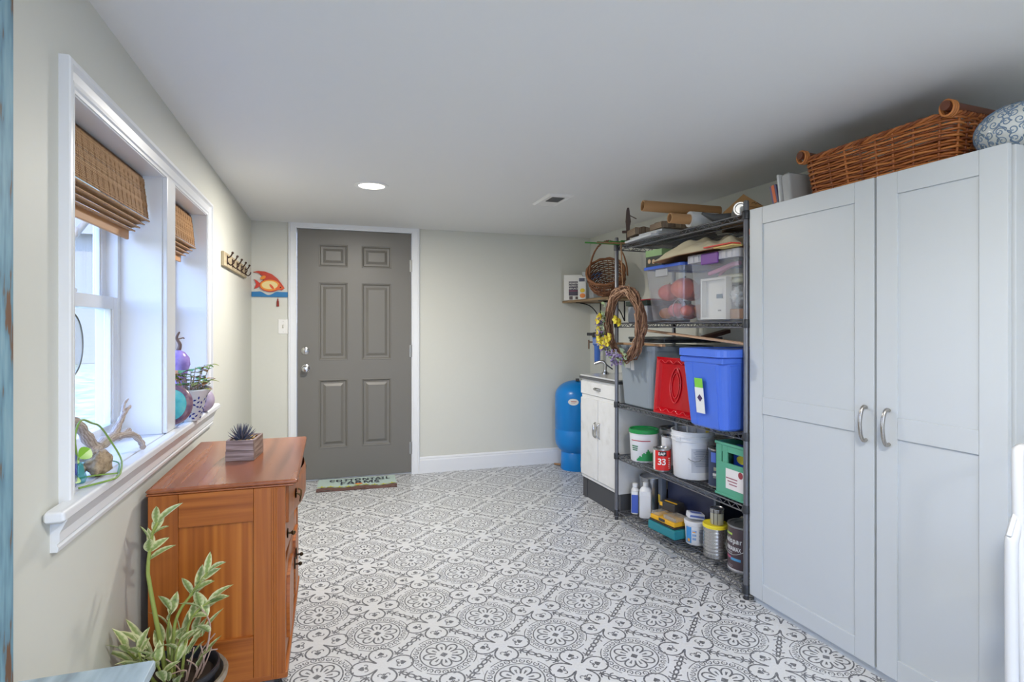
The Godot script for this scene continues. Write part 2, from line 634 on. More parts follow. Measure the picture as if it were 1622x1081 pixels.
	for st in strokes:
		var pts: PackedVector2Array = st[0]
		var w: float = st[1] * N
		var rad := int(ceil(w + 1.0))
		var dab: Array = []
		for k in pts.size() - 1:
			var steps := maxi(1, int(pts[k].distance_to(pts[k + 1]) * N / maxf(1.0, w * 0.6)))
			for j in steps + 1:
				dab.append(pts[k].lerp(pts[k + 1], float(j) / steps))
		var put := {}
		for p in dab:
			var cx: float = (p.x + 0.5) * N
			var cy: float = (p.y + 0.5) * N
			for yy in range(int(cy) - rad, int(cy) + rad + 1):
				for xx in range(int(cx) - rad, int(cx) + rad + 1):
					var dd := Vector2(xx + 0.5 - cx, yy + 0.5 - cy).length()
					var f := clampf(w - dd + 0.5, 0.0, 1.0)
					if f > 0.0:
						var key := Vector2i(xx, yy)
						if f > put.get(key, 0.0):
							put[key] = f
		for key in put:
			var f: float = put[key]
			var dx: int = key.x - N / 2
			var dy: int = key.y - N / 2
			for sw in 2:
				for sx in 2:
					for sy in 2:
						var ax: int = (dx if sw == 0 else dy)
						var ay: int = (dy if sw == 0 else dx)
						ax = ax if sx == 0 else -1 - ax
						ay = ay if sy == 0 else -1 - ay
						for sh in 2:
							var ix := posmod(ax + N / 2 + sh * N / 2, N)
							var iy := posmod(ay + N / 2 + sh * N / 2, N)
							var at := iy * N + ix
							if ink[at] < f:
								ink[at] = f
	var nz := FastNoiseLite.new()
	nz.seed = 5
	nz.frequency = 0.035
	nz.fractal_octaves = 3
	var im := Image.create(N, N, false, Image.FORMAT_RGB8)
	var bytes := PackedByteArray()
	bytes.resize(N * N * 3)
	var i3 := 0
	for y in N:
		for x in N:
			var f := ink[y * N + x]
			var g := nz.get_noise_2d(x, y)
			var k := f * (0.86 + 0.4 * g)
			bytes[i3] = int(clampf(lerpf(206 + 5 * g, 84, k), 0, 255))
			bytes[i3 + 1] = int(clampf(lerpf(208 + 5 * g, 86, k), 0, 255))
			bytes[i3 + 2] = int(clampf(lerpf(209 + 5 * g, 91, k), 0, 255))
			i3 += 3
	im = Image.create_from_data(N, N, false, Image.FORMAT_RGB8, bytes)
	im.generate_mipmaps()
	return ImageTexture.create_from_image(im)

var wall_mat: StandardMaterial3D
var trim_mat: StandardMaterial3D
var ceil_mat: StandardMaterial3D
const LW := -0.585        # face of the left wall
const BZ := -4.84         # face of the back wall
const CY := 2.076         # ceiling
const FZ := 1.9           # wall behind the viewer

func paint(c: Color, rough: float, bump: float, freq: float) -> StandardMaterial3D:
	var s := StandardMaterial3D.new()
	s.albedo_color = c
	s.roughness = rough
	s.heightmap_enabled = false
	s.uv1_triplanar = true
	s.uv1_world_triplanar = true
	s.uv1_scale = Vector3(2, 2, 2)
	var nt := noise_tex([[0.0, Color(0.46, 0.46, 1)], [1.0, Color(0.54, 0.54, 1)]], freq, 128, 8)
	s.normal_enabled = true
	s.normal_texture = nt
	s.normal_scale = bump
	return s

func build_room() -> void:
	wall_mat = paint(c8(210, 211, 202), 0.55, 0.25, 0.1)
	ceil_mat = paint(c8(228, 229, 228), 0.6, 0.2, 0.05)
	trim_mat = m(226, 229, 232, 0.32)
	# floor: substrate and 18 inch vinyl tiles laid with tight seams
	var fl := Node3D.new()
	fl.name = "floor"
	add_child(fl)
	struct(fl, "white vinyl tile floor with grey medallion and quatrefoil print", "floor")
	var b := MB.new()
	b.bx(Vector3(-0.9, -0.12, BZ - 0.2), Vector3(3.0, -0.004, FZ + 0.2))
	obj("substrate", b, m(120, 120, 120, 0.9), fl)
	var fm := tex_mat(floor_pattern(), 0.34)
	var T := 0.456
	var ox := -0.045
	var oz := -2.133
	var full: Mesh = null
	for i in range(-3, 9):
		for j in range(-8, 12):
			var x0 := ox + T * (i + 0.25)
			var z0 := oz + T * (j + 0.25)
			var a := Vector2(maxf(x0, LW + 0.0), maxf(z0, BZ))
			var e := Vector2(minf(x0 + T, 2.85), minf(z0 + T, FZ))
			if e.x - a.x < 0.01 or e.y - a.y < 0.01 or a.x > 2.38 + 0.043 * (e.y + 4.84):
				continue
			var whole := absf(e.x - a.x - T) < 1e-4 and absf(e.y - a.y - T) < 1e-4
			var msh: Mesh = full
			if not whole or full == null:
				b = MB.new()
				var g := 0.0003
				var p := Vector3(g, 0, g)
				var w := e - a
				b.box(Vector3(w.x / 2, -0.002, w.y / 2), Vector3(w.x - 2 * g, 0.004, w.y - 2 * g))
				# planar print: one repeat to a tile
				for k in b.v.size():
					b.t[k] = Vector2((a.x + b.v[k].x - ox) / T + 0.5, (a.y + b.v[k].z - oz) / T + 0.5)
				if whole:
					for k in b.v.size():
						b.t[k] -= Vector2(i, j)
				msh = b.mesh()
				if whole:
					full = msh
			inst("tile", msh, fm, fl, Vector3(a.x, 0, a.y))
	# ceiling
	b = MB.new()
	b.bx(Vector3(-0.9, CY, BZ - 0.2), Vector3(3.0, CY + 0.12, FZ + 0.2))
	struct(obj("ceiling", b, ceil_mat), "smooth white painted low ceiling", "ceiling")
	# left wall with the double window opening
	var z0 := -3.135
	var z1 := -1.60
	b = MB.new()
	b.bx(Vector3(LW - 0.21, -0.1, BZ - 0.15), Vector3(LW, CY + 0.02, z0))
	b.bx(Vector3(LW - 0.21, -0.1, z1), Vector3(LW, CY + 0.02, FZ + 0.15))
	b.bx(Vector3(LW - 0.21, -0.1, z0), Vector3(LW, 0.82, z1))
	b.bx(Vector3(LW - 0.21, 1.80, z0), Vector3(LW, CY + 0.02, z1))
	struct(obj("wall_left", b, wall_mat), "pale grey-green painted wall with the double window", "wall")
	# back wall with the door opening
	b = MB.new()
	b.bx(Vector3(LW - 0.25, -0.1, BZ - 0.15), Vector3(-0.262, CY + 0.02, BZ))
	b.bx(Vector3(0.664, -0.1, BZ - 0.15), Vector3(2.6, CY + 0.02, BZ))
	b.bx(Vector3(-0.262, 2.043, BZ - 0.15), Vector3(0.664, CY + 0.02, BZ))
	struct(obj("wall_back", b, wall_mat), "cream painted end wall with the grey door", "wall")
	# right wall, a little out of square
	b = MB.new()
	b.bx(Vector3(0, -0.1, -0.12), Vector3(0.3, CY + 0.02, 7.0))
	var o := obj("wall_right", b, wall_mat)
	o.position = RC
	o.rotation.y = RA
	struct(o, "cream painted side wall behind the wire shelves and wardrobe", "wall")
	# wall behind the viewer with a glazed opening added to let in fill
	b = MB.new()
	b.bx(Vector3(LW - 0.25, -0.1, FZ), Vector3(-0.45, CY + 0.02, FZ + 0.15))
	b.bx(Vector3(1.25, -0.1, FZ), Vector3(3.0, CY + 0.02, FZ + 0.15))
	b.bx(Vector3(-0.45, 1.98, FZ), Vector3(1.25, CY + 0.02, FZ + 0.15))
	struct(obj("wall_front", b, wall_mat), "painted wall behind the viewer with an opening for the added glazed door", "wall")
	var g3 := Node3D.new()  # unseen glazed door, added so daylight fills the room from behind
	g3.name = "window_3"
	add_child(g3)
	struct(g3, "unseen wide glazed door added behind the viewer for fill light", "window")
	b = MB.new()
	for x in [-0.42, 0.40, 1.22]:
		b.box(Vector3(x, 0.99, FZ + 0.07), Vector3(0.06, 1.98, 0.05), 0.004)
	for y in [0.04, 1.945]:
		b.box(Vector3(0.40, y, FZ + 0.07), Vector3(1.58, 0.07, 0.048), 0.004)
	obj("frame", b, trim_mat, g3)
	for x in [-0.01, 0.81]:
		b = MB.new()
		b.box(Vector3(x, 0.99, FZ + 0.07), Vector3(0.76, 1.84, 0.004))
		obj("pane", b, glass(235, 245, 245, 0.06), g3)
	# baseboards
	var bp := PackedVector2Array([Vector2(0, 0), Vector2(0.016, 0), Vector2(0.016, 0.108), Vector2(0.011, 0.118), Vector2(0.012, 0.126), Vector2(0.006, 0.136), Vector2(0, 0.138)])
	b = MB.new()
	b.xf = Transform3D(Basis(Vector3(0, 0, 1), Vector3.UP, Vector3(-1, 0, 0)), Vector3(2.318, 0, BZ))
	b.ext(bp, 0.0, 2.318 - 0.7225)
	struct(obj("baseboard_back", b, trim_mat), "white moulded baseboard along the end wall", "baseboard")
	b = MB.new()
	b.xf = Transform3D(Basis(Vector3(0, 0, 1), Vector3.UP, Vector3(-1, 0, 0)), Vector3(-0.317, 0, BZ))
	b.ext(bp, 0.0, -0.317 - LW - 0.016)
	struct(obj("baseboard_corner", b, trim_mat), "short white baseboard in the corner beside the grey door", "baseboard")
	b = MB.new()
	b.xf = Transform3D(Basis(Vector3(1, 0, 0), Vector3.UP, Vector3(0, 0, 1)), Vector3(LW, 0, BZ))
	b.ext(bp, 0.0, 6.7)
	struct(obj("baseboard_left", b, trim_mat), "white moulded baseboard along the window wall", "baseboard")
	b = MB.new()
	b.xf = Transform3D(Basis(Vector3.UP, RA), RC) * Transform3D(Basis(Vector3(-1, 0, 0), Vector3.UP, Vector3(0, 0, -1)), Vector3.ZERO)
	b.ext(bp, -6.5, -0.02)
	struct(obj("baseboard_right", b, trim_mat), "white moulded baseboard along the storage wall", "baseboard")
	# ceiling vent
	var vt := thing("ceiling_vent", "white square ceiling vent with a dark grille", "vent", Vector3(1.381, CY, -3.45))
	b = MB.new()
	b.panel(Rect2(-0.085, -0.16, 0.17, 0.32), [Vector2(0, 0), Vector2(0, 0.003), Vector2(0.014, 0.013), Vector2(0.018, 0.010), Vector2(0.030, 0.010)])
	var fr := obj("frame", b, m(232, 232, 230, 0.4), vt)
	fr.rotation.x = PI / 2
	b = MB.new()
	b.box(Vector3(0, -0.0106, 0.045), Vector3(0.085, 0.0012, 0.125))
	obj("duct_opening", b, m(112, 112, 110, 0.8), vt)
	for k in 7:
		b = MB.new()
		b.xf = Transform3D(Basis(Vector3.RIGHT, 0.5), Vector3(0, -0.0125, -0.010 + k * 0.018))
		b.box(Vector3.ZERO, Vector3(0.086, 0.0015, 0.008))
		obj("louvre", b, m(150, 150, 148, 0.4), vt)

# ---------------------------------------------------------------- windows in the left wall
func build_windows() -> void:
	var zb := -3.135          # far end of the opening
	var zf := -1.60           # near end
	var hy := 1.80
	var sy := 0.85
	# casing, mullion, stool and apron
	var b := MB.new()
	var steps := [Vector2(0, -0.001), Vector2(0, 0.020), Vector2(0.003, 0.023), Vector2(0.014, 0.023), Vector2(0.018, 0.018), Vector2(0.022, 0.014), Vector2(0.040, 0.011), Vector2(0.043, 0.014), Vector2(0.052, 0.013), Vector2(0.056, 0.009), Vector2(0.064, 0.008), Vector2(0.064, -0.002), Vector2(0.0641, -0.003)]
	b.xf = Transform3D(Basis(Vector3(0, 0, -1), Vector3.UP, Vector3(1, 0, 0)), Vector3(LW, 0, 0))
	b.panel(Rect2(-zf - 0.064, 0.806, (zf - zb) + 0.128, hy + 0.064 - 0.806), steps, [1, 2, 3], false)
	struct(obj("trim_1", b, trim_mat), "white moulded casing around the double window", "trim")
	b = MB.new()
	b.bx(Vector3(LW - 0.165, sy, -2.512), Vector3(LW - 0.004, hy, -2.383), 0.002)
	b.bx(Vector3(LW - 0.006, sy, -2.505), Vector3(LW + 0.012, hy, -2.390), 0.004)
	struct(obj("trim_2", b, trim_mat), "white square post between the two windows", "trim")
	b = MB.new()
	b.bx(Vector3(LW - 0.165, 0.82, zb), Vector3(LW + 0.001, sy, zf))
	b.bx(Vector3(LW + 0.001, 0.822, -3.27), Vector3(LW + 0.044, sy, -1.45), 0.008)
	# apron with its coved profile below the stool
	var ap := PackedVector2Array([Vector2(0, 0.748), Vector2(0.014, 0.748), Vector2(0.016, 0.758), Vector2(0.012, 0.764), Vector2(0.018, 0.770), Vector2(0.018, 0.790), Vector2(0.026, 0.806), Vector2(0.034, 0.822), Vector2(0, 0.822)])
	b.xf = Transform3D(Basis.IDENTITY, Vector3(LW, 0, -3.235))
	b.ext(ap, 0.0, 1.74)
	b.xf = Transform3D.IDENTITY
	struct(obj("trim_3", b, trim_mat), "white window sill with moulded apron under the double window", "sill")
	# jamb liners of the recess
	b = MB.new()
	b.bx(Vector3(LW - 0.165, sy, zf - 0.004), Vector3(LW + 0.004, hy, zf + 0.001))
	b.bx(Vector3(LW - 0.165, sy, zb - 0.001), Vector3(LW + 0.004, hy, zb + 0.004))
	b.bx(Vector3(LW - 0.165, hy - 0.004, zb), Vector3(LW + 0.004, hy + 0.001, zf))
	struct(obj("trim_4", b, trim_mat), "white board lining of the window recess", "trim")
	# double-hung sashes
	for w in [[1, -2.383, zf, "double-hung window above the driftwood on the sill"], [2, zb, -2.512, "double-hung window above the potted plant on the sill"]]:
		var win := Node3D.new()
		win.name = "window_%d" % w[0]
		add_child(win)
		struct(win, "white " + w[3], "window")
		var za: float = w[1] + 0.004
		var zc: float = w[2] - 0.004
		b = MB.new()
		for z in [za, zc]:
			var sg := 1.0 if z == za else -1.0
			b.bx(Vector3(LW - 0.206, sy, z), Vector3(LW - 0.135, hy, z + sg * 0.022), 0.002)
		b.bx(Vector3(LW - 0.206, hy - 0.03, za + 0.022), Vector3(LW - 0.136, hy, zc - 0.022), 0.001)
		b.bx(Vector3(LW - 0.206, sy - 0.01, za + 0.022), Vector3(LW - 0.136, sy + 0.016, zc - 0.022), 0.001)
		obj("window_frame", b, trim_mat, win)
		var my := 1.325
		for q in [["upper_sash", LW - 0.186, my - 0.018, hy - 0.03, 0.034], ["lower_sash", LW - 0.151, sy + 0.016, my + 0.024, 0.040]]:
			var sash := Node3D.new()
			sash.name = q[0]
			win.add_child(sash, true)
			b = MB.new()
			var x: float = q[1]
			var st: float = q[4]
			var z_a := za + 0.022
			var z_c := zc - 0.022
			b.bx(Vector3(x - 0.015, q[2], z_a), Vector3(x + 0.015, q[3], z_a + st), 0.003)
			b.bx(Vector3(x - 0.015, q[2], z_c - st), Vector3(x + 0.015, q[3], z_c), 0.003)
			b.bx(Vector3(x - 0.0145, q[2], z_a + st), Vector3(x + 0.0145, q[2] + 0.042, z_c - st), 0.001)
			b.bx(Vector3(x - 0.0145, q[3] - 0.042, z_a + st), Vector3(x + 0.0145, q[3], z_c - st), 0.001)
			# glazing bead
			b.bx(Vector3(x - 0.010, q[2] + 0.04, z_a + st - 0.001), Vector3(x + 0.010, q[3] - 0.04, z_a + st + 0.010), 0.002)
			b.bx(Vector3(x - 0.010, q[2] + 0.04, z_c - st - 0.010), Vector3(x + 0.010, q[3] - 0.04, z_c - st + 0.001), 0.002)
			obj("sash_frame", b, trim_mat, sash)
			b = MB.new()
			b.box(Vector3(x, (q[2] + q[3]) / 2, (z_a + z_c) / 2), Vector3(0.004, q[3] - q[2] - 0.07, z_c - z_a - 0.07))
			obj("pane", b, glass(240, 248, 248, 0.05), sash)
		b = MB.new()
		b.box(Vector3(LW - 0.15, my + 0.030, (za + zc) / 2), Vector3(0.03, 0.014, 0.05), 0.003)
		obj("latch", b, trim_mat, win)
	# woven bamboo roman shades
	var bam := [
		noise_tex([[0.2, c8(122, 84, 48)], [0.5, c8(180, 136, 86)], [0.8, c8(210, 170, 116)]], 0.06, 256, 3, FastNoiseLite.TYPE_SIMPLEX_SMOOTH, 4, 0.35),
	]
	var bm := tex_mat(bam[0], 0.55, Vector3(5, 14, 5), true)
	bm.backlight_enabled = true
	bm.backlight = Color(0.16, 0.10, 0.05)
	for w in [[-2.380, -1.606, "over the driftwood"], [-3.128, -2.520, "over the potted plant"]]:
		var t := thing("bamboo_blind", "woven bamboo roman blind half raised in the window " + w[2], "blind", Vector3(LW - 0.065, hy - 0.012, (w[0] + w[1]) / 2), 0.0, "bamboo blinds")
		var len: float = w[1] - w[0] - 0.012
		b = MB.new()
		b.box(Vector3(-0.02, -0.006, 0), Vector3(0.045, 0.02, len), 0.003)
		obj("headrail", b, m(96, 66, 40, 0.6), t)
		# valance: reeds laid edge to edge, leaning a little into the room
		b = MB.new()
		var k := 0
		var y := -0.010
		while y > -0.152:
			var x := 0.004 + 0.016 * (-y / 0.152)
			var dj := rng.randf_range(-0.003, 0.003)
			b.rod(Vector3(x + rng.randf_range(-0.0006, 0.0006), y, -len / 2 + dj), Vector3(x, y + rng.randf_range(-0.001, 0.001), len / 2 + dj), rng.randf_range(0.0015, 0.0026), 5)
			y -= 0.0042
			k += 1
		obj("woven_panel", b, bm, t)
		b = MB.new()
		var zz := -len / 2 + 0.012
		while zz < len / 2:
			b.rod(Vector3(0.0062, -0.008, zz), Vector3(0.0218, -0.152, zz), 0.0007, 4)
			zz += float([0.008, 0.034][k % 2]) + rng.randf_range(-0.004, 0.004)
			k += 1
		obj("warp_threads", b, m(140, 100, 62, 0.7), t)
		# hem and stacked folds below it
		for f in 4:
			b = MB.new()
			var fy := -0.152 - f * 0.013
			var fx := 0.022 - f * 0.014
			for r in 6:
				b.rod(Vector3(fx - 0.005 * r, fy - 0.004 - 0.0012 * absf(r - 2.5), -len / 2 + 0.004 * f), Vector3(fx - 0.005 * r, fy - 0.004 - 0.0012 * absf(r - 2.5), len / 2 - 0.004 * f), 0.0030, 5)
			obj("fold", b, bm, t)
		b = MB.new()
		b.box(Vector3(-0.042, -0.212, 0), Vector3(0.010, 0.036, len - 0.03), 0.002)
		obj("bottom_batten", b, m(196, 146, 98, 0.5), t)

# ---------------------------------------------------------------- outdoors, seen through the panes
func build_outside() -> void:
	var lt := noise_tex([[0.25, c8(92, 100, 62)], [0.5, c8(130, 134, 96)], [0.75, c8(165, 162, 130)]], 0.05, 256, 17)
	var lm := tex_mat(lt, 0.95, Vector3(0.25, 0.25, 0.25), true, true)
	var b := MB.new()
	b.bx(Vector3(-40, -0.4, -60), Vector3(-0.84, -0.06, 14))
	tag(obj("lawn", b, lm), "pale sunlit lawn outside the windows", "lawn").set_meta("kind", "structure")
	b = MB.new()
	b.bx(Vector3(-0.84, -0.4, FZ + 0.16), Vector3(14, -0.06, 16))
	tag(obj("patio", b, m(170, 168, 160, 0.9)), "concrete patio outside the added glazed door", "patio").set_meta("kind", "structure")
	# neighbouring house
	var h := thing("neighbour_house", "pale sided house across the lawn seen through the window", "house", Vector3(-10.6, -0.06, -23.5), 0.0)
	b = MB.new()
	b.bx(Vector3(-5, 0, -5), Vector3(3.4, 4.6, 0))
	obj("wall", b, m(116, 116, 114, 0.8), h)
	for k in 30:
		b = MB.new()
		b.xf = Transform3D(Basis(Vector3.RIGHT, 0.10), Vector3(-0.8, 0.1 + k * 0.15, 0.03))
		b.box(Vector3.ZERO, Vector3(8.4, 0.155, 0.02))
		obj("siding_board", b, m(126, 126, 124, 0.7), h)
	b = MB.new()
	b.xf = Transform3D(Basis(Vector3(0, 0, -1), Vector3.UP, Vector3(1, 0, 0)), Vector3(-5.3, 4.5, -2.5))
	b.ext(PackedVector2Array([Vector2(-3.0, 0), Vector2(3.0, 0), Vector2(0, 2.2)]), 0, 9.0)
	obj("roof", b, m(120, 116, 112, 0.9), h)
	for x in [-3.6, -1.2, 1.4]:
		b = MB.new()
		b.box(Vector3(x, 1.75, 0.06), Vector3(1.0, 1.4, 0.06), 0.01)
		var wf := obj("window", b, m(235, 235, 232, 0.5), h)
		b = MB.new()
		b.box(Vector3(x, 1.75, 0.09), Vector3(0.82, 1.22, 0.02))
		obj("pane", b, m(86, 92, 98, 0.15), wf)
	# bare trees and a timber swing frame
	var bark := tex_mat(noise_tex([[0.2, c8(96, 88, 80)], [0.8, c8(168, 160, 150)]], 0.09, 128, 21, FastNoiseLite.TYPE_SIMPLEX_SMOOTH, 4, 6.0), 0.9, Vector3(1, 1, 1), true)
	for q in [[Vector3(-4.0, -0.06, -9.6), 0.16, "leaning bare grey tree standing outside the driftwood window"], [Vector3(-7.4, -0.06, -16.5), 0.13, "slim bare tree on the lawn before the pale house"]]:
		var tr := thing("bare_tree", q[2], "tree", q[0])
		b = MB.new()
		b.tube(spline([Vector3(0, 0, 0), Vector3(0.1, 1.2, 0), Vector3(0.42, 2.6, 0.1), Vector3(0.6, 4.6, 0)], 5), [q[1], q[1], q[1] * 0.97, q[1] * 0.96, q[1] * 0.95, q[1] * 0.9, q[1] * 0.88, q[1] * 0.85, q[1] * 0.8, q[1] * 0.78, q[1] * 0.72, q[1] * 0.66, q[1] * 0.6, q[1] * 0.52, q[1] * 0.45, q[1] * 0.36], 10)
		obj("trunk", b, bark, tr)
		for k in 5:
			b = MB.new()
			var y0 := 1.7 + 0.55 * k
			var sg := -1.0 if k % 2 == 0 else 1.0
			b.tube(spline([Vector3(0.2 + 0.1 * k, y0, 0), Vector3(0.2 + 0.1 * k + sg * 0.5, y0 + 0.6, 0.2), Vector3(0.2 + sg * 1.2, y0 + 1.4, 0.1)], 4), [0.06, 0.055, 0.05, 0.045, 0.04, 0.034, 0.028, 0.022, 0.016], 7)
			obj("branch", b, bark, tr)

# ---------------------------------------------------------------- left side of the room
var wood: StandardMaterial3D
var wood_top: StandardMaterial3D

func build_left() -> void:
	build_dresser()
	build_sill_things()
	# weathered planter box with a spiky succulent, on the dresser
	var t := thing("planter_box", "small weathered grey-brown wooden planter box with spiky succulent on the dresser", "planter", Vector3(-0.325, 0.7235, -2.497), -0.12)
	var pw := tex_mat(noise_tex([[0.2, c8(104, 84, 74)], [0.5, c8(150, 128, 116)], [0.8, c8(184, 166, 154)]], 0.05, 256, 31, FastNoiseLite.TYPE_SIMPLEX_SMOOTH, 4, 8.0), 0.85, Vector3(6, 3, 1))
	var b: MB
	for s in [-1.0, 1.0]:
		for r in 2:
			b = MB.new()
			b.box(Vector3(0, 0.020 + 0.040 * r, s * 0.072), Vector3(0.104 - 0.004 * r, 0.0395, 0.010), 0.0012)
			obj("board", b, pw, t)
			b = MB.new()
			b.box(Vector3(s * 0.047, 0.020 + 0.040 * r, 0), Vector3(0.010, 0.0395, 0.133), 0.0012)
			obj("board", b, pw, t)
	b = MB.new()
	b.box(Vector3(0, 0.034, 0), Vector3(0.085, 0.066, 0.133))
	obj("soil", b, m(96, 76, 58, 0.95), t)
	var gm := [m(196, 160, 96, 0.9), m(170, 128, 72, 0.9), m(206, 176, 140, 0.9)]
	for k in 60:
		b = MB.new()
		b.ball(Vector3(rng.randf_range(-0.038, 0.038), 0.069 + rng.randf_range(0, 0.006), rng.randf_range(-0.062, 0.062)), Vector3(1, 0.6, 1) * rng.randf_range(0.004, 0.007), 6, 4)
		obj("pebble", b, gm[k % 3], t)
	var su := Node3D.new()
	su.name = "succulent"
	t.add_child(su)
	su.position = Vector3(-0.006, 0.068, 0.02)
	var sm2 := [m(92, 96, 108, 0.6), m(70, 72, 86, 0.6), m(112, 104, 108, 0.6)]
	for k in 44:
		var a := k * 2.39996
		var el := 0.25 + 1.15 * (k / 44.0)
		b = MB.new()
		var d := Vector3(cos(a) * cos(el), sin(el), sin(a) * cos(el))
		b.tube([d * 0.006, d * 0.022 + Vector3(0, 0.002, 0), d * 0.042 + Vector3(0, 0.007, 0), d * 0.058 + Vector3(0, 0.014, 0)], [0.0036, 0.0034, 0.0020, 0.0004], 5)
		obj("leaf", b, sm2[k % 3], su)
	build_potted_plant()
	build_bench()
	# hook rack on the left wall near the corner
	t = thing("hook_rack", "whitewashed wooden rail with five dark coat hooks beside the fish plaque", "coat rack", Vector3(LW, 1.632, -3.99))
	b = MB.new()
	b.box(Vector3(0.009, 0, 0), Vector3(0.018, 0.082, 0.90), 0.003)
	obj("rail", b, tex_mat(noise_tex([[0.2, c8(150, 132, 104)], [0.7, c8(196, 182, 152)]], 0.05, 128, 12, FastNoiseLite.TYPE_SIMPLEX_SMOOTH, 4, 6.0), 0.8, Vector3(5, 2, 1)), t)
	for k in 5:
		var z := -0.36 + 0.18 * k
		b = MB.new()
		b.box(Vector3(0.020, 0.0, z), Vector3(0.004, 0.05, 0.022), 0.001)
		b.tube(spline([Vector3(0.02, 0.012, z), Vector3(0.036, 0.020, z), Vector3(0.046, 0.040, z)], 4), 0.0042, 6)
		b.ball(Vector3(0.047, 0.042, z), Vector3.ONE * 0.0075, 8, 6)
		b.tube(spline([Vector3(0.02, -0.012, z), Vector3(0.036, -0.030, z), Vector3(0.052, -0.018, z), Vector3(0.055, -0.004, z)], 4), 0.004, 6)
		obj("hook", b, m(62, 44, 36, 0.45, 0.5), t)

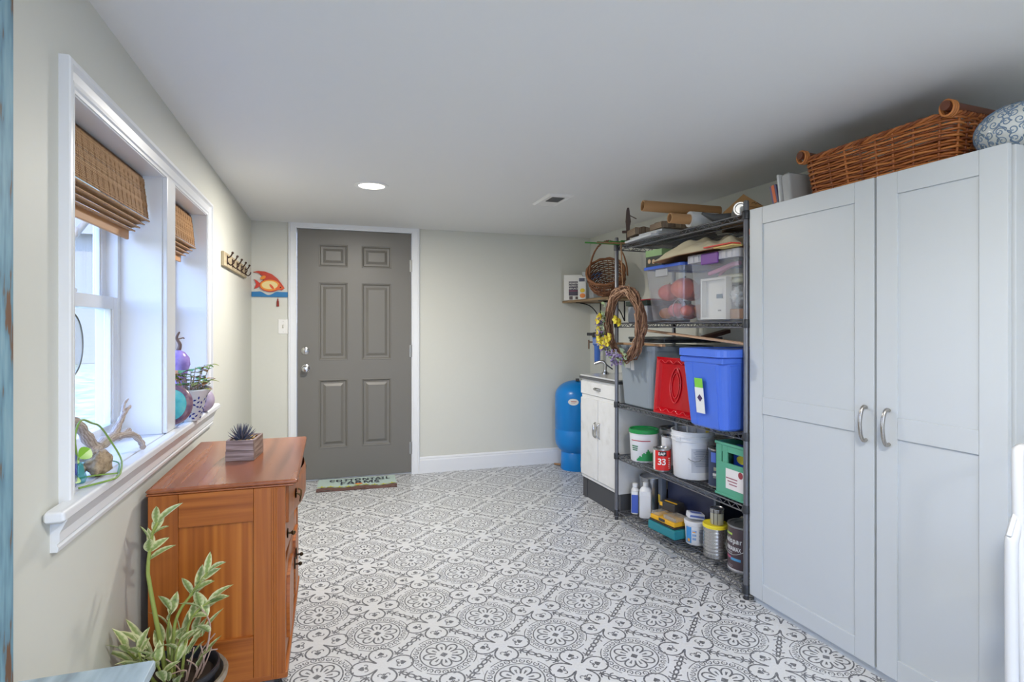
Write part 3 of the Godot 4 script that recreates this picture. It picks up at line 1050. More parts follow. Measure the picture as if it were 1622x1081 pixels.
func build_dresser() -> void:
	var stops := [[0.15, c8(136, 72, 24)], [0.42, c8(158, 88, 32)], [0.6, c8(170, 98, 37)], [0.85, c8(182, 110, 46)]]
	var gt := noise_tex(stops, 0.030, 512, 41, FastNoiseLite.TYPE_SIMPLEX_SMOOTH, 4, 14.0)
	wood = tex_mat(gt, 0.36, Vector3(3.2, 1.2, 1))
	var coarse := tex_mat(noise_tex([[0.2, c8(140, 74, 22)], [0.45, c8(162, 90, 30)], [0.6, c8(180, 106, 38)], [0.8, c8(192, 120, 48)]], 0.022, 512, 44, FastNoiseLite.TYPE_SIMPLEX_SMOOTH, 2, 16.0), 0.36, Vector3(3.4, 1.0, 1))
	wood_top = tex_mat(noise_tex([[0.15, c8(112, 58, 30)], [0.45, c8(146, 82, 46)], [0.65, c8(164, 98, 58)], [0.9, c8(182, 120, 80)]], 0.018, 512, 47, FastNoiseLite.TYPE_SIMPLEX_SMOOTH, 4, 9.0), 0.27, Vector3(1.6, 0.9, 1))
	wood_top.clearcoat_enabled = true
	wood_top.clearcoat = 0.35
	wood_top.clearcoat_roughness = 0.2
	var t := thing("dresser", "orange-brown antique wooden dresser with curved front under the window", "dresser", Vector3(-0.35, 0, -2.48))
	var b := MB.new()
	# local: x -0.205 (wall side) .. 0.205 (front); z -0.385 .. 0.385 (near end)
	# carcass
	b.bx(Vector3(-0.198, 0.06, -0.375), Vector3(0.180, 0.69, 0.365))
	obj("carcass", b, m(120, 66, 28, 0.5), t)
	for sg in [-1.0, 1.0]:
		var end := Node3D.new()
		end.name = "end_panel"
		t.add_child(end, true)
		end.position = Vector3(0, 0, sg * 0.385)
		var parts := [["back_stile", -0.205, -0.119, 0.05, 0.700], ["front_stile", 0.105, 0.205, 0.05, 0.700], ["top_rail", -0.119, 0.105, 0.591, 0.700], ["bottom_rail", -0.119, 0.105, 0.05, 0.203]]
		for p in parts:
			b = MB.new()
			b.bx(Vector3(p[1], p[3], -0.012), Vector3(p[2] - 0.0006, p[4], 0.012), 0.0015)
			obj(p[0], b, wood, end)
		b = MB.new()
		b.bx(Vector3(-0.119, 0.20, -0.012), Vector3(0.105, 0.595, 0.001))
		obj("field", b, coarse, end)
		# reeded lines down the front stile
		b = MB.new()
		for x in [0.163, 0.170, 0.177]:
			b.rod(Vector3(x, 0.055, sg * 0.0125), Vector3(x, 0.698, sg * 0.0125), 0.0022, 6)
		obj("reeding", b, wood, end)
	# top with a rounded double edge
	b = MB.new()
	var top := PackedVector2Array()
	for q in [Vector2(-0.21, -0.40), Vector2(0.225, -0.40), Vector2(0.225, 0.40), Vector2(-0.21, 0.40)]:
		top.append(q)
	b.bx(Vector3(-0.212, 0.700, -0.395), Vector3(0.232, 0.708, 0.395), 0.003)
	b.bx(Vector3(-0.212, 0.707, -0.402), Vector3(0.245, 0.7235, 0.402), 0.007)
	obj("top", b, wood_top, t)
	# serpentine front: y ranges of the drawers and doors
	var wave := func(z: float) -> float:
		return 0.012 + 0.022 * cos(z / 0.37 * PI * 1.0)
	var brass := m(96, 78, 52, 0.4, 0.85)
	for d in [["top_drawer", 0.558, 0.690, 0.030], ["middle_drawer", 0.408, 0.545, 0.006]]:
		b = MB.new()
		var y0: float = d[1]
		var y1: float = d[2]
		var deep: float = d[3]
		var f := func(u: float, v: float) -> Vector3:
			var z := lerpf(-0.345, 0.345, u)
			var k := 0.006 * (1.0 - pow(absf(v * 2.0 - 1.0), 6.0))
			return Vector3(0.185 + deep + wave.call(z) * (1.0 if deep > 0.02 else 0.3) + k, lerpf(y0, y1, v), z)
		b.grid(32, 8, f, Vector3.RIGHT)
		b.bx(Vector3(0.150, y0, -0.345), Vector3(0.188 + deep * 0.8, y1, 0.345), 0.003)
		var dr := obj(d[0], b, wood, t)
		for z in [-0.21, 0.21]:
			b = MB.new()
			var x0: float = 0.190 + deep + wave.call(z) * (1.0 if deep > 0.02 else 0.3)
			var y := (y0 + y1) / 2.0
			b.lathe([Vector2(0, 0), Vector2(0.018, 0), Vector2(0.018, 0.003), Vector2(0, 0.004)], 12)
			for k in b.v.size():
				b.v[k] = Vector3(x0 + b.v[k].y, y + b.v[k].x, z + b.v[k].z)
				b.n[k] = Vector3(b.n[k].y, b.n[k].x, b.n[k].z)
			if deep > 0.02:
				b.tube(spline([Vector3(x0 + 0.004, y + 0.008, z - 0.030), Vector3(x0 + 0.018, y - 0.002, z - 0.032), Vector3(x0 + 0.016, y - 0.026, z - 0.016), Vector3(x0 + 0.016, y - 0.030, z), Vector3(x0 + 0.016, y - 0.026, z + 0.016), Vector3(x0 + 0.018, y - 0.002, z + 0.032), Vector3(x0 + 0.004, y + 0.008, z + 0.030)], 3), 0.0032, 6)
			else:
				b.rod(Vector3(x0, y, z), Vector3(x0 + 0.018, y, z), 0.004, 6)
				b.ball(Vector3(x0 + 0.021, y, z), Vector3.ONE * 0.009, 8, 6)
			obj("pull", b, brass, dr)
	for sg in [-1.0, 1.0]:
		b = MB.new()
		b.box(Vector3(0.190, 0.235, sg * 0.175), Vector3(0.022, 0.330, 0.335), 0.004)
		var door := obj("door", b, wood, t)
		# carved applied panel with a wavy outline
		b = MB.new()
		var poly := PackedVector2Array()
		for k in 40:
			var a := TAU * k / 40.0
			var s := Vector2(cos(a), sin(a))
			var sq := 1.0 / maxf(absf(s.x), absf(s.y))
			poly.append(Vector2(s.x * 0.115, s.y * 0.125) * lerpf(1.0, sq, 0.75) * (1.0 + 0.03 * cos(4.0 * a)))
		b.xf = Transform3D(Basis(Vector3(0, 0, 1), Vector3.UP, Vector3(1, 0, 0)), Vector3(0.2, 0.235, sg * 0.175))
		b.ext(poly, 0.0, 0.012)
		obj("carved_panel", b, tex_mat(gt, 0.4, Vector3(4, 2, 1)) if sg < 0 else wood, door)
		b = MB.new()
		for y in [0.30, 0.18]:
			b.lathe([Vector2(0, 0), Vector2(0.012, 0), Vector2(0.010, 0.004), Vector2(0, 0.005)], 10)
		b = MB.new()
		b.box(Vector3(0.216, 0.30, sg * 0.05), Vector3(0.006, 0.045, 0.016), 0.002)
		b.rod(Vector3(0.216, 0.295, sg * 0.05), Vector3(0.232, 0.295, sg * 0.05), 0.004, 6)
		b.ball(Vector3(0.236, 0.295, sg * 0.05), Vector3.ONE * 0.008, 8, 6)
		obj("latch_plate", b, m(66, 54, 40, 0.4, 0.8), door)
	b = MB.new()
	b.bx(Vector3(-0.208, 0.045, -0.398), Vector3(0.212, 0.066, 0.398), 0.004)
	obj("base_moulding", b, wood, t)
	for x in [-0.175, 0.175]:
		for z in [-0.35, 0.35]:
			b = MB.new()
			b.xf = Transform3D(Basis(Vector3(0, 1, 0), Vector3(1, 0, 0), Vector3(0, 0, -1)), Vector3(x - 0.008, 0.0175, z))
			b.lathe([Vector2(0, 0), Vector2(0.0175, 0), Vector2(0.0175, 0.016), Vector2(0, 0.016)], 14)
			b.xf = Transform3D.IDENTITY
			b.box(Vector3(x, 0.038, z), Vector3(0.026, 0.014, 0.03), 0.003)
			obj("caster", b, m(38, 34, 32, 0.5, 0.3), t)

func build_potted_plant() -> void:
	var t := thing("potted_plant", "leggy variegated green plant in a black pot set in a taupe pot before the dresser", "plant", Vector3(-0.433, 0, -1.865))
	var b := MB.new()
	b.lathe([Vector2(0, 0.0), Vector2(0.105, 0.0), Vector2(0.128, 0.21), Vector2(0.142, 0.214), Vector2(0.144, 0.226), Vector2(0.140, 0.232), Vector2(0.131, 0.230), Vector2(0.127, 0.205), Vector2(0.10, 0.015), Vector2(0, 0.015)], 40)
	obj("outer_pot", b, tex_mat(noise_tex([[0.2, c8(132, 120, 104)], [0.8, c8(172, 160, 140)]], 0.05, 128, 9), 0.6, Vector3(6, 6, 6), true), t)
	b = MB.new()
	b.lathe([Vector2(0, 0.017), Vector2(0.088, 0.017), Vector2(0.112, 0.236), Vector2(0.121, 0.238), Vector2(0.121, 0.254), Vector2(0.117, 0.256), Vector2(0.111, 0.25), Vector2(0.108, 0.222)], 36)
	obj("inner_pot", b, m(40, 42, 48, 0.4), t)
	b = MB.new()
	b.lathe([Vector2(0.109, 0.222), Vector2(0.06, 0.228), Vector2(0, 0.232)], 24)
	obj("soil", b, m(58, 46, 38, 0.95), t)
	var green := m(150, 164, 84, 0.5)
	var dry := m(176, 150, 136, 0.7)
	var lt := Image.create(64, 64, false, Image.FORMAT_RGB8)
	for y in 64:
		for x in 64:
			var e := absf(x / 63.0 - 0.5) * 2.0
			var k := sin(x * 0.9 + y * 0.31) * 0.14 + sin(y * 0.5) * 0.10
			lt.set_pixel(x, y, c8(140, 160, 96).lerp(c8(212, 214, 168), smoothstep(0.30, 0.70, e + k)))
	var lm := tex_mat(ImageTexture.create_from_image(lt), 0.5)
	lm.backlight_enabled = true
	lm.backlight = Color(0.16, 0.2, 0.07)
	var o := Vector3(-0.433, 0, -1.865)
	var stems := [
		[[Vector3(-0.452, 0.22, -1.88), Vector3(-0.474, 0.363, -1.88), Vector3(-0.485, 0.431, -1.88), Vector3(-0.496, 0.504, -1.88), Vector3(-0.500, 0.55, -1.88), Vector3(-0.490, 0.64, -1.88), Vector3(-0.476, 0.679, -1.88)], 0.0072, green],
		[[Vector3(-0.436, 0.22, -1.86), Vector3(-0.432, 0.362, -1.87), Vector3(-0.415, 0.421, -1.87), Vector3(-0.392, 0.454, -1.87), Vector3(-0.370, 0.487, -1.87), Vector3(-0.344, 0.520, -1.87)], 0.0052, green],
		[[Vector3(-0.410, 0.22, -1.86), Vector3(-0.403, 0.30, -1.86), Vector3(-0.392, 0.376, -1.86), Vector3(-0.370, 0.414, -1.86), Vector3(-0.335, 0.438, -1.86)], 0.0048, green],
		[[Vector3(-0.376, 0.22, -1.85), Vector3(-0.345, 0.295, -1.85), Vector3(-0.334, 0.367, -1.85), Vector3(-0.342, 0.40, -1.85), Vector3(-0.356, 0.423, -1.85)], 0.0034, dry],
		[[Vector3(-0.395, 0.22, -1.84), Vector3(-0.380, 0.28, -1.83), Vector3(-0.372, 0.325, -1.83)], 0.0030, dry],
		[[Vector3(-0.47, 0.22, -1.85), Vector3(-0.51, 0.30, -1.84), Vector3(-0.535, 0.35, -1.82)], 0.0042, green],
		[[Vector3(-0.46, 0.22, -1.84), Vector3(-0.49, 0.30, -1.81), Vector3(-0.50, 0.36, -1.79)], 0.0042, green],
		[[Vector3(-0.44, 0.22, -1.83), Vector3(-0.45, 0.29, -1.80), Vector3(-0.46, 0.34, -1.78)], 0.0042, green],
		[[Vector3(-0.425, 0.22, -1.84), Vector3(-0.418, 0.31, -1.83), Vector3(-0.405, 0.36, -1.82)], 0.0036, green],
		[[Vector3(-0.45, 0.22, -1.90), Vector3(-0.455, 0.34, -1.90), Vector3(-0.448, 0.41, -1.90)], 0.0042, green],
	]
	var sn := 0
	for s in stems:
		var pts: Array = spline((s[0] as Array).map(func(p): return p - o), 4)
		var rr: Array = []
		for k in pts.size():
			rr.append(s[1] * (1.0 - 0.45 * k / pts.size()))
		b = MB.new()
		b.tube(pts, rr, 7)
		var st := obj("stem", b, s[2], t)
		# leaves: clustered at the tip, some along the stem
		var count: int = 0 if sn == 4 else ([9, 8, 7, 3, 0, 6, 6, 6, 5, 5][sn])
		for k in count:
			var f := 1.0 - 0.55 * pow(k / float(maxi(count - 1, 1)), 1.4) if sn > 2 else 1.0 - 0.40 * pow(k / float(count - 1), 1.1)
			if sn == 0:
				f = [1.0, 0.97, 0.9, 0.86, 0.80, 0.79, 0.78, 0.76, 0.74][k]
			var at: Vector3 = pts[clampi(int(f * (pts.size() - 1)), 0, pts.size() - 1)]
			var tg: Vector3 = ((pts[-1] as Vector3) - (pts[-4] as Vector3)).normalized()
			var a: float = k * 2.4 + sn
			var d := (tg * (1.5 if k < 3 else 0.8) + Vector3(cos(a), 0.25, sin(a)) * 0.75).normalized()
			b = MB.new()
			b.leaf(at, d, Vector3(-sin(a) * 0.4, 1, cos(a) * 0.5), rng.randf_range(0.052, 0.080), rng.randf_range(0.020, 0.028), rng.randf_range(0.1, 0.4), 0.35)
			obj("leaf", b, lm, st)
		sn += 1
	# dense low foliage
	for k in 34:
		var a := k * 2.39996
		var r := 0.03 + 0.07 * sqrt(k / 34.0)
		var at := Vector3(cos(a) * r - 0.015, 0.23 + rng.randf_range(0.0, 0.09), sin(a) * r)
		b = MB.new()
		b.leaf(at, Vector3(cos(a) * 0.5 - 0.15, 0.9, sin(a) * 0.5), Vector3(-cos(a), 0.6, -sin(a) + 0.3), rng.randf_range(0.06, 0.10), rng.randf_range(0.018, 0.026), rng.randf_range(0.1, 0.5), 0.3)
		obj("leaf", b, lm, t)
	for k in 9:
		var a := k * 1.7
		b = MB.new()
		b.tube(spline([Vector3(0.03 * cos(a) + 0.04, 0.222, 0.04 * sin(a)), Vector3(0.04 * cos(a) + 0.05, 0.27, 0.05 * sin(a)), Vector3(0.06 * cos(a + 0.6) + 0.05, 0.30 + 0.03 * sin(a * 3.0), 0.06 * sin(a))], 4), 0.002, 5)
		obj("dry_twig", b, dry, t)

func build_bench() -> void:
	var pt := noise_tex([[0.0, c8(108, 74, 52)], [0.32, c8(112, 82, 62)], [0.38, c8(96, 132, 150)], [0.55, c8(118, 156, 172)], [0.8, c8(140, 172, 182)]], 0.035, 256, 61, FastNoiseLite.TYPE_SIMPLEX_SMOOTH, 5, 2.5)
	var bm := tex_mat(pt, 0.6, Vector3(4, 1.6, 1))
	var tm := tex_mat(noise_tex([[0.15, c8(104, 116, 122)], [0.5, c8(150, 168, 178)], [0.8, c8(184, 200, 208)]], 0.03, 256, 63, FastNoiseLite.TYPE_SIMPLEX_SMOOTH, 5, 3.0), 0.45, Vector3(3, 1.5, 1))
	var t := thing("hall_bench", "distressed blue painted bench with tall plank back against the window wall", "bench", Vector3(LW + 0.018, 0, -0.90))
	var b: MB
	for k in 4:
		b = MB.new()
		b.box(Vector3(0.013, 1.0, -0.277 + 0.15 * k), Vector3(0.022, 2.0, 0.147), 0.003)
		obj("back_plank", b, bm, t)
	b = MB.new()
	b.box(Vector3(0.135, 0.589, -0.03), Vector3(0.220, 0.022, 0.66), 0.003)
	obj("seat_board", b, tm, t)
	b = MB.new()
	b.box(Vector3(0.13, 0.54, -0.03), Vector3(0.19, 0.07, 0.60), 0.003)
	obj("apron", b, bm, t)
	for z in [-0.31, 0.25]:
		for x in [0.05, 0.215]:
			b = MB.new()
			b.box(Vector3(x, 0.253, z), Vector3(0.04, 0.506, 0.04), 0.003)
			obj("leg", b, bm, t)

func build_sill_things() -> void:
	var sy := 0.8505
	var b: MB
	# driftwood
	var dt := noise_tex([[0.15, c8(112, 96, 86)], [0.5, c8(172, 158, 146)], [0.85, c8(212, 202, 192)]], 0.06, 256, 71, FastNoiseLite.TYPE_SIMPLEX_SMOOTH, 5, 8.0)
	var dm := tex_mat(dt, 0.85, Vector3(12, 3, 1))
	var o := Vector3(-0.61, sy, -1.90)
	var t := thing("driftwood", "gnarled grey driftwood branch lying on the window sill", "driftwood", o)
	var limb := func(called: String, pts: Array, r0: float, r1: float) -> void:
		var p := spline(pts.map(func(q): return q - o), 5)
		var rr: Array = []
		for k in p.size():
			var s := float(k) / (p.size() - 1)
			rr.append(lerpf(r0, r1, s) * (1.0 + 0.14 * sin(k * 1.9)))
		var bb := MB.new()
		bb.tube(p, rr, 9)
		obj(called, bb, dm, t)
	limb.call("trunk", [Vector3(-0.625, 0.876, -1.74), Vector3(-0.62, 0.905, -1.86), Vector3(-0.622, 0.915, -1.97), Vector3(-0.628, 0.902, -2.08), Vector3(-0.63, 0.905, -2.16)], 0.020, 0.009)
	limb.call("branch", [Vector3(-0.622, 0.912, -1.98), Vector3(-0.632, 0.935, -2.07), Vector3(-0.645, 0.962, -2.17), Vector3(-0.655, 0.972, -2.26)], 0.013, 0.005)
	limb.call("branch", [Vector3(-0.625, 0.908, -2.02), Vector3(-0.60, 0.902, -2.09), Vector3(-0.578, 0.875, -2.10), Vector3(-0.566, 0.861, -2.075)], 0.011, 0.008)
	limb.call("branch", [Vector3(-0.62, 0.90, -1.86), Vector3(-0.632, 0.95, -1.82), Vector3(-0.642, 0.99, -1.79), Vector3(-0.65, 1.005, -1.74)], 0.017, 0.010)
	limb.call("branch", [Vector3(-0.645, 0.955, -2.15), Vector3(-0.655, 0.985, -2.20), Vector3(-0.658, 0.998, -2.25)], 0.006, 0.003)
	# burl of rough wood at the near end
	t = thing("wood_burl", "round knotty tan burl on the sill below the driftwood", "wood burl", Vector3(-0.585, sy, -1.772), 0.4)
	b = MB.new()
	var nz := FastNoiseLite.new()
	nz.seed = 3
	nz.frequency = 22.0
	var bf := func(u: float, w: float) -> Vector3:
		var d := Vector3(cos((w - 0.5) * PI) * sin(u * TAU), sin((w - 0.5) * PI), cos((w - 0.5) * PI) * cos(u * TAU))
		var q := Vector3(cos((w - 0.5) * PI) * sin(u * TAU), sin((w - 0.5) * PI), cos((w - 0.5) * PI) * cos(u * TAU)) * 0.05
		return Vector3(0, 0.034, 0) + d * Vector3(0.030, 0.034, 0.042) * (1.0 + 0.35 * nz.get_noise_3dv(q))
	b.grid(28, 18, bf)
	for k in range(0, b.v.size()):
		if b.n[k].dot(b.v[k] - Vector3(0, 0.034, 0)) < 0:
			b.n[k] = -b.n[k]
	obj("burl", b, tex_mat(noise_tex([[0.2, c8(96, 78, 60)], [0.55, c8(168, 146, 116)], [0.85, c8(206, 190, 164)]], 0.05, 128, 73), 0.85, Vector3(14, 14, 14), true), t)
	# cobalt bottle
	t = thing("blue_bottle", "cobalt blue glass bottle on the sill beside the leafy cutting", "bottle", Vector3(-0.622, sy, -1.655))
	b = MB.new()
	b.lathe([Vector2(0, 0), Vector2(0.026, 0), Vector2(0.029, 0.01), Vector2(0.029, 0.075), Vector2(0.012, 0.10), Vector2(0.011, 0.125), Vector2(0.014, 0.128), Vector2(0.014, 0.134), Vector2(0.008, 0.134), Vector2(0.008, 0.10), Vector2(0.024, 0.07), Vector2(0.024, 0.006), Vector2(0, 0.006)], 24)
	obj("body", b, glass(30, 36, 190, 0.45), t)
	# leafy vine cutting in a small teal vase
	t = thing("vine_cutting", "green vine cutting with two broad leaves in a small teal glass vase", "plant", Vector3(-0.605, sy, -1.70))
	b = MB.new()
	b.lathe([Vector2(0, 0), Vector2(0.014, 0), Vector2(0.018, 0.012), Vector2(0.012, 0.034), Vector2(0.010, 0.046), Vector2(0.013, 0.05), Vector2(0.010, 0.05), Vector2(0.008, 0.046), Vector2(0.010, 0.034), Vector2(0.014, 0.012), Vector2(0, 0.004)], 18)
	obj("vase", b, glass(60, 170, 165, 0.45), t)
	var vg := m(128, 160, 70, 0.45)
	var vo := Vector3(-0.605, sy, -1.70)
	var vine := [Vector3(-0.605, 0.895, -1.70), Vector3(-0.60, 0.97, -1.665), Vector3(-0.60, 1.008, -1.70), Vector3(-0.60, 0.990, -1.77), Vector3(-0.60, 0.972, -1.825), Vector3(-0.598, 0.928, -1.885), Vector3(-0.572, 0.868, -1.895), Vector3(-0.540, 0.856, -1.79), Vector3(-0.531, 0.852, -1.74), Vector3(-0.531, 0.854, -1.70), Vector3(-0.552, 0.855, -1.66), Vector3(-0.578, 0.855, -1.625)]
	b = MB.new()
	b.tube(spline(vine.map(func(p): return p - vo), 5), 0.0026, 6)
	obj("vine", b, vg, t)
	b = MB.new()
	b.tube(spline([Vector3(0.0, 0.012, 0.0), Vector3(0.03, 0.008, -0.04), Vector3(0.052, 0.006, -0.05), Vector3(0.068, 0.006, -0.055)], 5), 0.0022, 6)
	obj("vine", b, vg, t)
	b = MB.new()
	b.tube(spline([Vector3(0.068, 0.006, -0.055), Vector3(0.05, 0.02, -0.12), Vector3(0.02, 0.035, -0.10)], 5), 0.0018, 6)
	obj("vine", b, m(90, 150, 110, 0.45), t)
	var vl := m(122, 176, 36, 0.4)
	vl.backlight_enabled = true
	vl.backlight = Color(0.25, 0.35, 0.05)
	for q in [[Vector3(0, 0.062, -0.005), Vector3(0.15, 0.25, -0.9), 0.058, 0.036], [Vector3(0, 0.062, 0.005), Vector3(-0.1, 0.15, 0.9), 0.045, 0.03], [Vector3(0.005, 0.02, 0.02), Vector3(0.1, -0.05, 0.9), 0.04, 0.028]]:
		b = MB.new()
		b.leaf(q[0], q[1], Vector3(0.9, 0.7, 0.2), q[2], q[3], 0.1, 0.2)
		obj("leaf", b, vl, t)
	b = MB.new()
	b.rod(Vector3(0, 0.04, 0), Vector3(0, 0.064, 0), 0.002, 6)
	obj("stalk", b, vg, t)
	# hanging clear glass disc
	t = thing("suncatcher", "clear round glass suncatcher hanging at the near window", "suncatcher", Vector3(-0.66, 1.197, -1.80))
	b = MB.new()
	var ring: Array = []
	for k in 40:
		ring.append(Vector3(0, sin(TAU * k / 40.0) * 0.088, cos(TAU * k / 40.0) * 0.082))
	b.tube(ring, 0.0022, 6, false, true)
	obj("rim", b, m(120, 120, 116, 0.35, 0.7), t)
	b = MB.new()
	b.xf = Transform3D(Basis(Vector3(0, 1, 0), Vector3(1, 0, 0), Vector3(0, 0, -1)), Vector3(-0.0015, 0, 0))
	b.lathe([Vector2(0, 0), Vector2(0.081, 0), Vector2(0.081, 0.003), Vector2(0, 0.003)], 36)
	obj("disc", b, glass(220, 235, 230, 0.12), t)
	b = MB.new()
	b.rod(Vector3(0, 0.088, 0), Vector3(0, 0.345, 0), 0.0007, 4)
	obj("cord", b, m(150, 150, 150, 0.6), t)
	# turquoise disc leaning near the post
	t = thing("turquoise_plate", "round turquoise glazed plate with purple-brown rim on the sill", "plate", Vector3(-0.600, sy, -2.568), -0.25)
	var disc := func(r0: float, r1: float, th: float, called: String, mt: Material) -> void:
		var bb := MB.new()
		bb.xf = Transform3D(Basis(Vector3.RIGHT, PI / 2 - 0.18), Vector3(0, 0.082, 0))
		bb.lathe([Vector2(r0, -th), Vector2(r1 * 0.9, -th), Vector2(r1, -th * 0.3), Vector2(r1, th * 0.4), Vector2(r1 * 0.93, th), Vector2(r0, th)], 40)
		obj(called, bb, mt, t)
	disc.call(0.0, 0.066, 0.0135, "glazed_face", tex_mat(noise_tex([[0.25, c8(70, 170, 180)], [0.5, c8(96, 196, 200)], [0.8, c8(140, 206, 196)]], 0.03, 128, 75), 0.2, Vector3(6, 6, 6), true))
	disc.call(0.060, 0.080, 0.0120, "rim", tex_mat(noise_tex([[0.3, c8(96, 70, 104)], [0.6, c8(150, 118, 128)], [0.8, c8(168, 140, 130)]], 0.03, 128, 76), 0.3, Vector3(8, 8, 8), true))
	# blue and white pot with trailing plant
	t = thing("porcelain_pot", "blue and white porcelain pot with a leafy trailing plant on the sill", "potted plant", Vector3(-0.566, sy, -2.705))
	b = MB.new()
	b.lathe([Vector2(0, 0), Vector2(0.040, 0), Vector2(0.042, 0.006), Vector2(0.052, 0.05), Vector2(0.068, 0.105), Vector2(0.080, 0.122), Vector2(0.083, 0.128), Vector2(0.081, 0.133), Vector2(0.075, 0.132), Vector2(0.062, 0.105), Vector2(0.0, 0.10)], 36)
	obj("pot", b, m(222, 226, 230, 0.18), t)
	b = MB.new()
	for k in 26:                                     # painted blue sprays
		var a := k / 26.0 * TAU
		for j in 5:
			var y := 0.018 + j * 0.019 + 0.006 * sin(k * 2.3)
			var r: float = lerpf(0.0435, 0.069, y / 0.108) + (0.0006 if y < 0.10 else 0.001)
			if (k * 7 + j * 3) % 4 == 0:
				continue
			var c := Vector3(sin(a) * r, y, cos(a) * r)
			var n0 := Vector3(sin(a), -0.3, cos(a)).normalized()
			var e1 := Vector3(cos(a), 0, -sin(a))
			var e2 := n0.cross(e1)
			var w := 0.0085
			var rot := k * 1.3 + j
			var f1 := e1 * cos(rot) + e2 * sin(rot)
			var f2 := -e1 * sin(rot) + e2 * cos(rot)
			b.flat(c - f1 * w, c + f2 * w * 0.5, c + f1 * w, n0)
			b.flat(c - f1 * w, c - f2 * w * 0.5, c + f1 * w, n0)
	obj("painted_sprays", b, m(54, 70, 150, 0.25), t)
	b = MB.new()
	b.lathe([Vector2(0.07, 0.118), Vector2(0.03, 0.124), Vector2(0, 0.126)], 20)
	obj("soil", b, m(80, 64, 52, 0.95), t)
	var pl := [m(104, 140, 60, 0.5), m(150, 160, 84, 0.5), m(176, 128, 84, 0.5), m(70, 140, 96, 0.5)]
	for k in 24:
		var a := k * 2.39996
		var r := 0.015 + 0.05 * sqrt(k / 24.0)
		var base := Vector3(cos(a) * r * 0.7, 0.122, sin(a) * r * 0.7)
		var tip := Vector3(cos(a) * (r + 0.02), 0.16 + 0.075 * fmod(k * 0.618, 1.0), sin(a) * (r + 0.03))
		b = MB.new()
		b.tube([base, base.lerp(tip, 0.5) + Vector3(0, 0.008, 0), tip], 0.0014, 5)
		var st := obj("stem", b, m(150, 128, 92, 0.6), t)
		for j in 3:
			var aa := a + j * 2.1
			b = MB.new()
			b.leaf(tip - Vector3(0, 0.008 * j, 0), Vector3(cos(aa), 0.15, sin(aa)), Vector3.UP, rng.randf_range(0.032, 0.052), rng.randf_range(0.022, 0.034), 0.35, 0.2)
			obj("leaf", b, pl[(k + j) % 4], st)
	for k in 30:
		var a := k * 2.39996 + 0.7
		var r := 0.02 + 0.045 * sqrt(k / 30.0)
		b = MB.new()
		b.leaf(Vector3(cos(a) * r, 0.126 + 0.035 * fmod(k * 0.618, 1.0), sin(a) * r), Vector3(cos(a), 0.5, sin(a)), Vector3.UP, rng.randf_range(0.03, 0.05), rng.randf_range(0.02, 0.03), 0.5, 0.2)
		obj("leaf", b, pl[k % 4], t)
	for k in 16:
		b = MB.new()
		var a := k * 0.9
		b.tube(spline([Vector3(cos(a) * 0.03, 0.122, sin(a) * 0.03), Vector3(cos(a + 0.5) * 0.045, 0.15, sin(a + 0.5) * 0.045), Vector3(cos(a + 1.2) * 0.062, 0.133, sin(a + 1.2) * 0.062)], 3), 0.0013, 4)
		obj("dry_stem", b, m(186, 162, 160, 0.7), t)
	# purple gourd bottle with a twisted stalk
	t = thing("purple_gourd", "purple gourd with a twisted brown stalk behind the porcelain pot", "gourd", Vector3(-0.645, sy, -2.87))
	b = MB.new()
	b.lathe([Vector2(0, 0), Vector2(0.03, 0.002), Vector2(0.044, 0.04), Vector2(0.045, 0.075), Vector2(0.036, 0.125), Vector2(0.030, 0.155), Vector2(0.036, 0.19), Vector2(0.047, 0.225), Vector2(0.044, 0.255), Vector2(0.026, 0.280), Vector2(0.010, 0.290), Vector2(0, 0.292)], 28)
	obj("body", b, tex_mat(noise_tex([[0.25, c8(126, 104, 184)], [0.6, c8(158, 138, 206)], [0.85, c8(182, 168, 218)]], 0.03, 128, 77), 0.25, Vector3(6, 6, 6), true), t)
	b = MB.new()
	b.tube(spline([Vector3(0, 0.288, 0), Vector3(0.006, 0.315, 0), Vector3(-0.006, 0.345, 0.004), Vector3(0.004, 0.372, 0)], 5), [0.010, 0.0096, 0.009, 0.0086, 0.008, 0.0078, 0.0075, 0.007, 0.0068, 0.0065, 0.006, 0.0056, 0.005, 0.0048, 0.0042, 0.003], 8)
	b.tube([Vector3(0.0, 0.34, 0), Vector3(0.014, 0.345, -0.02), Vector3(0.016, 0.342, -0.03)], 0.003, 5)
	obj("stalk", b, m(110, 90, 84, 0.8), t)
	# lavender round ornament
	t = thing("lavender_ball", "round lavender glazed ball on the sill beside the porcelain pot", "ornament", Vector3(-0.566, sy, -2.955))
	b = MB.new()
	b.ball(Vector3(0, 0.052, 0), Vector3(0.052, 0.054, 0.052), 28, 18)
	obj("ball", b, tex_mat(noise_tex([[0.25, c8(150, 134, 160)], [0.6, c8(190, 178, 200)], [0.85, c8(206, 200, 214)]], 0.025, 128, 78), 0.3, Vector3(5, 5, 5), true), t)

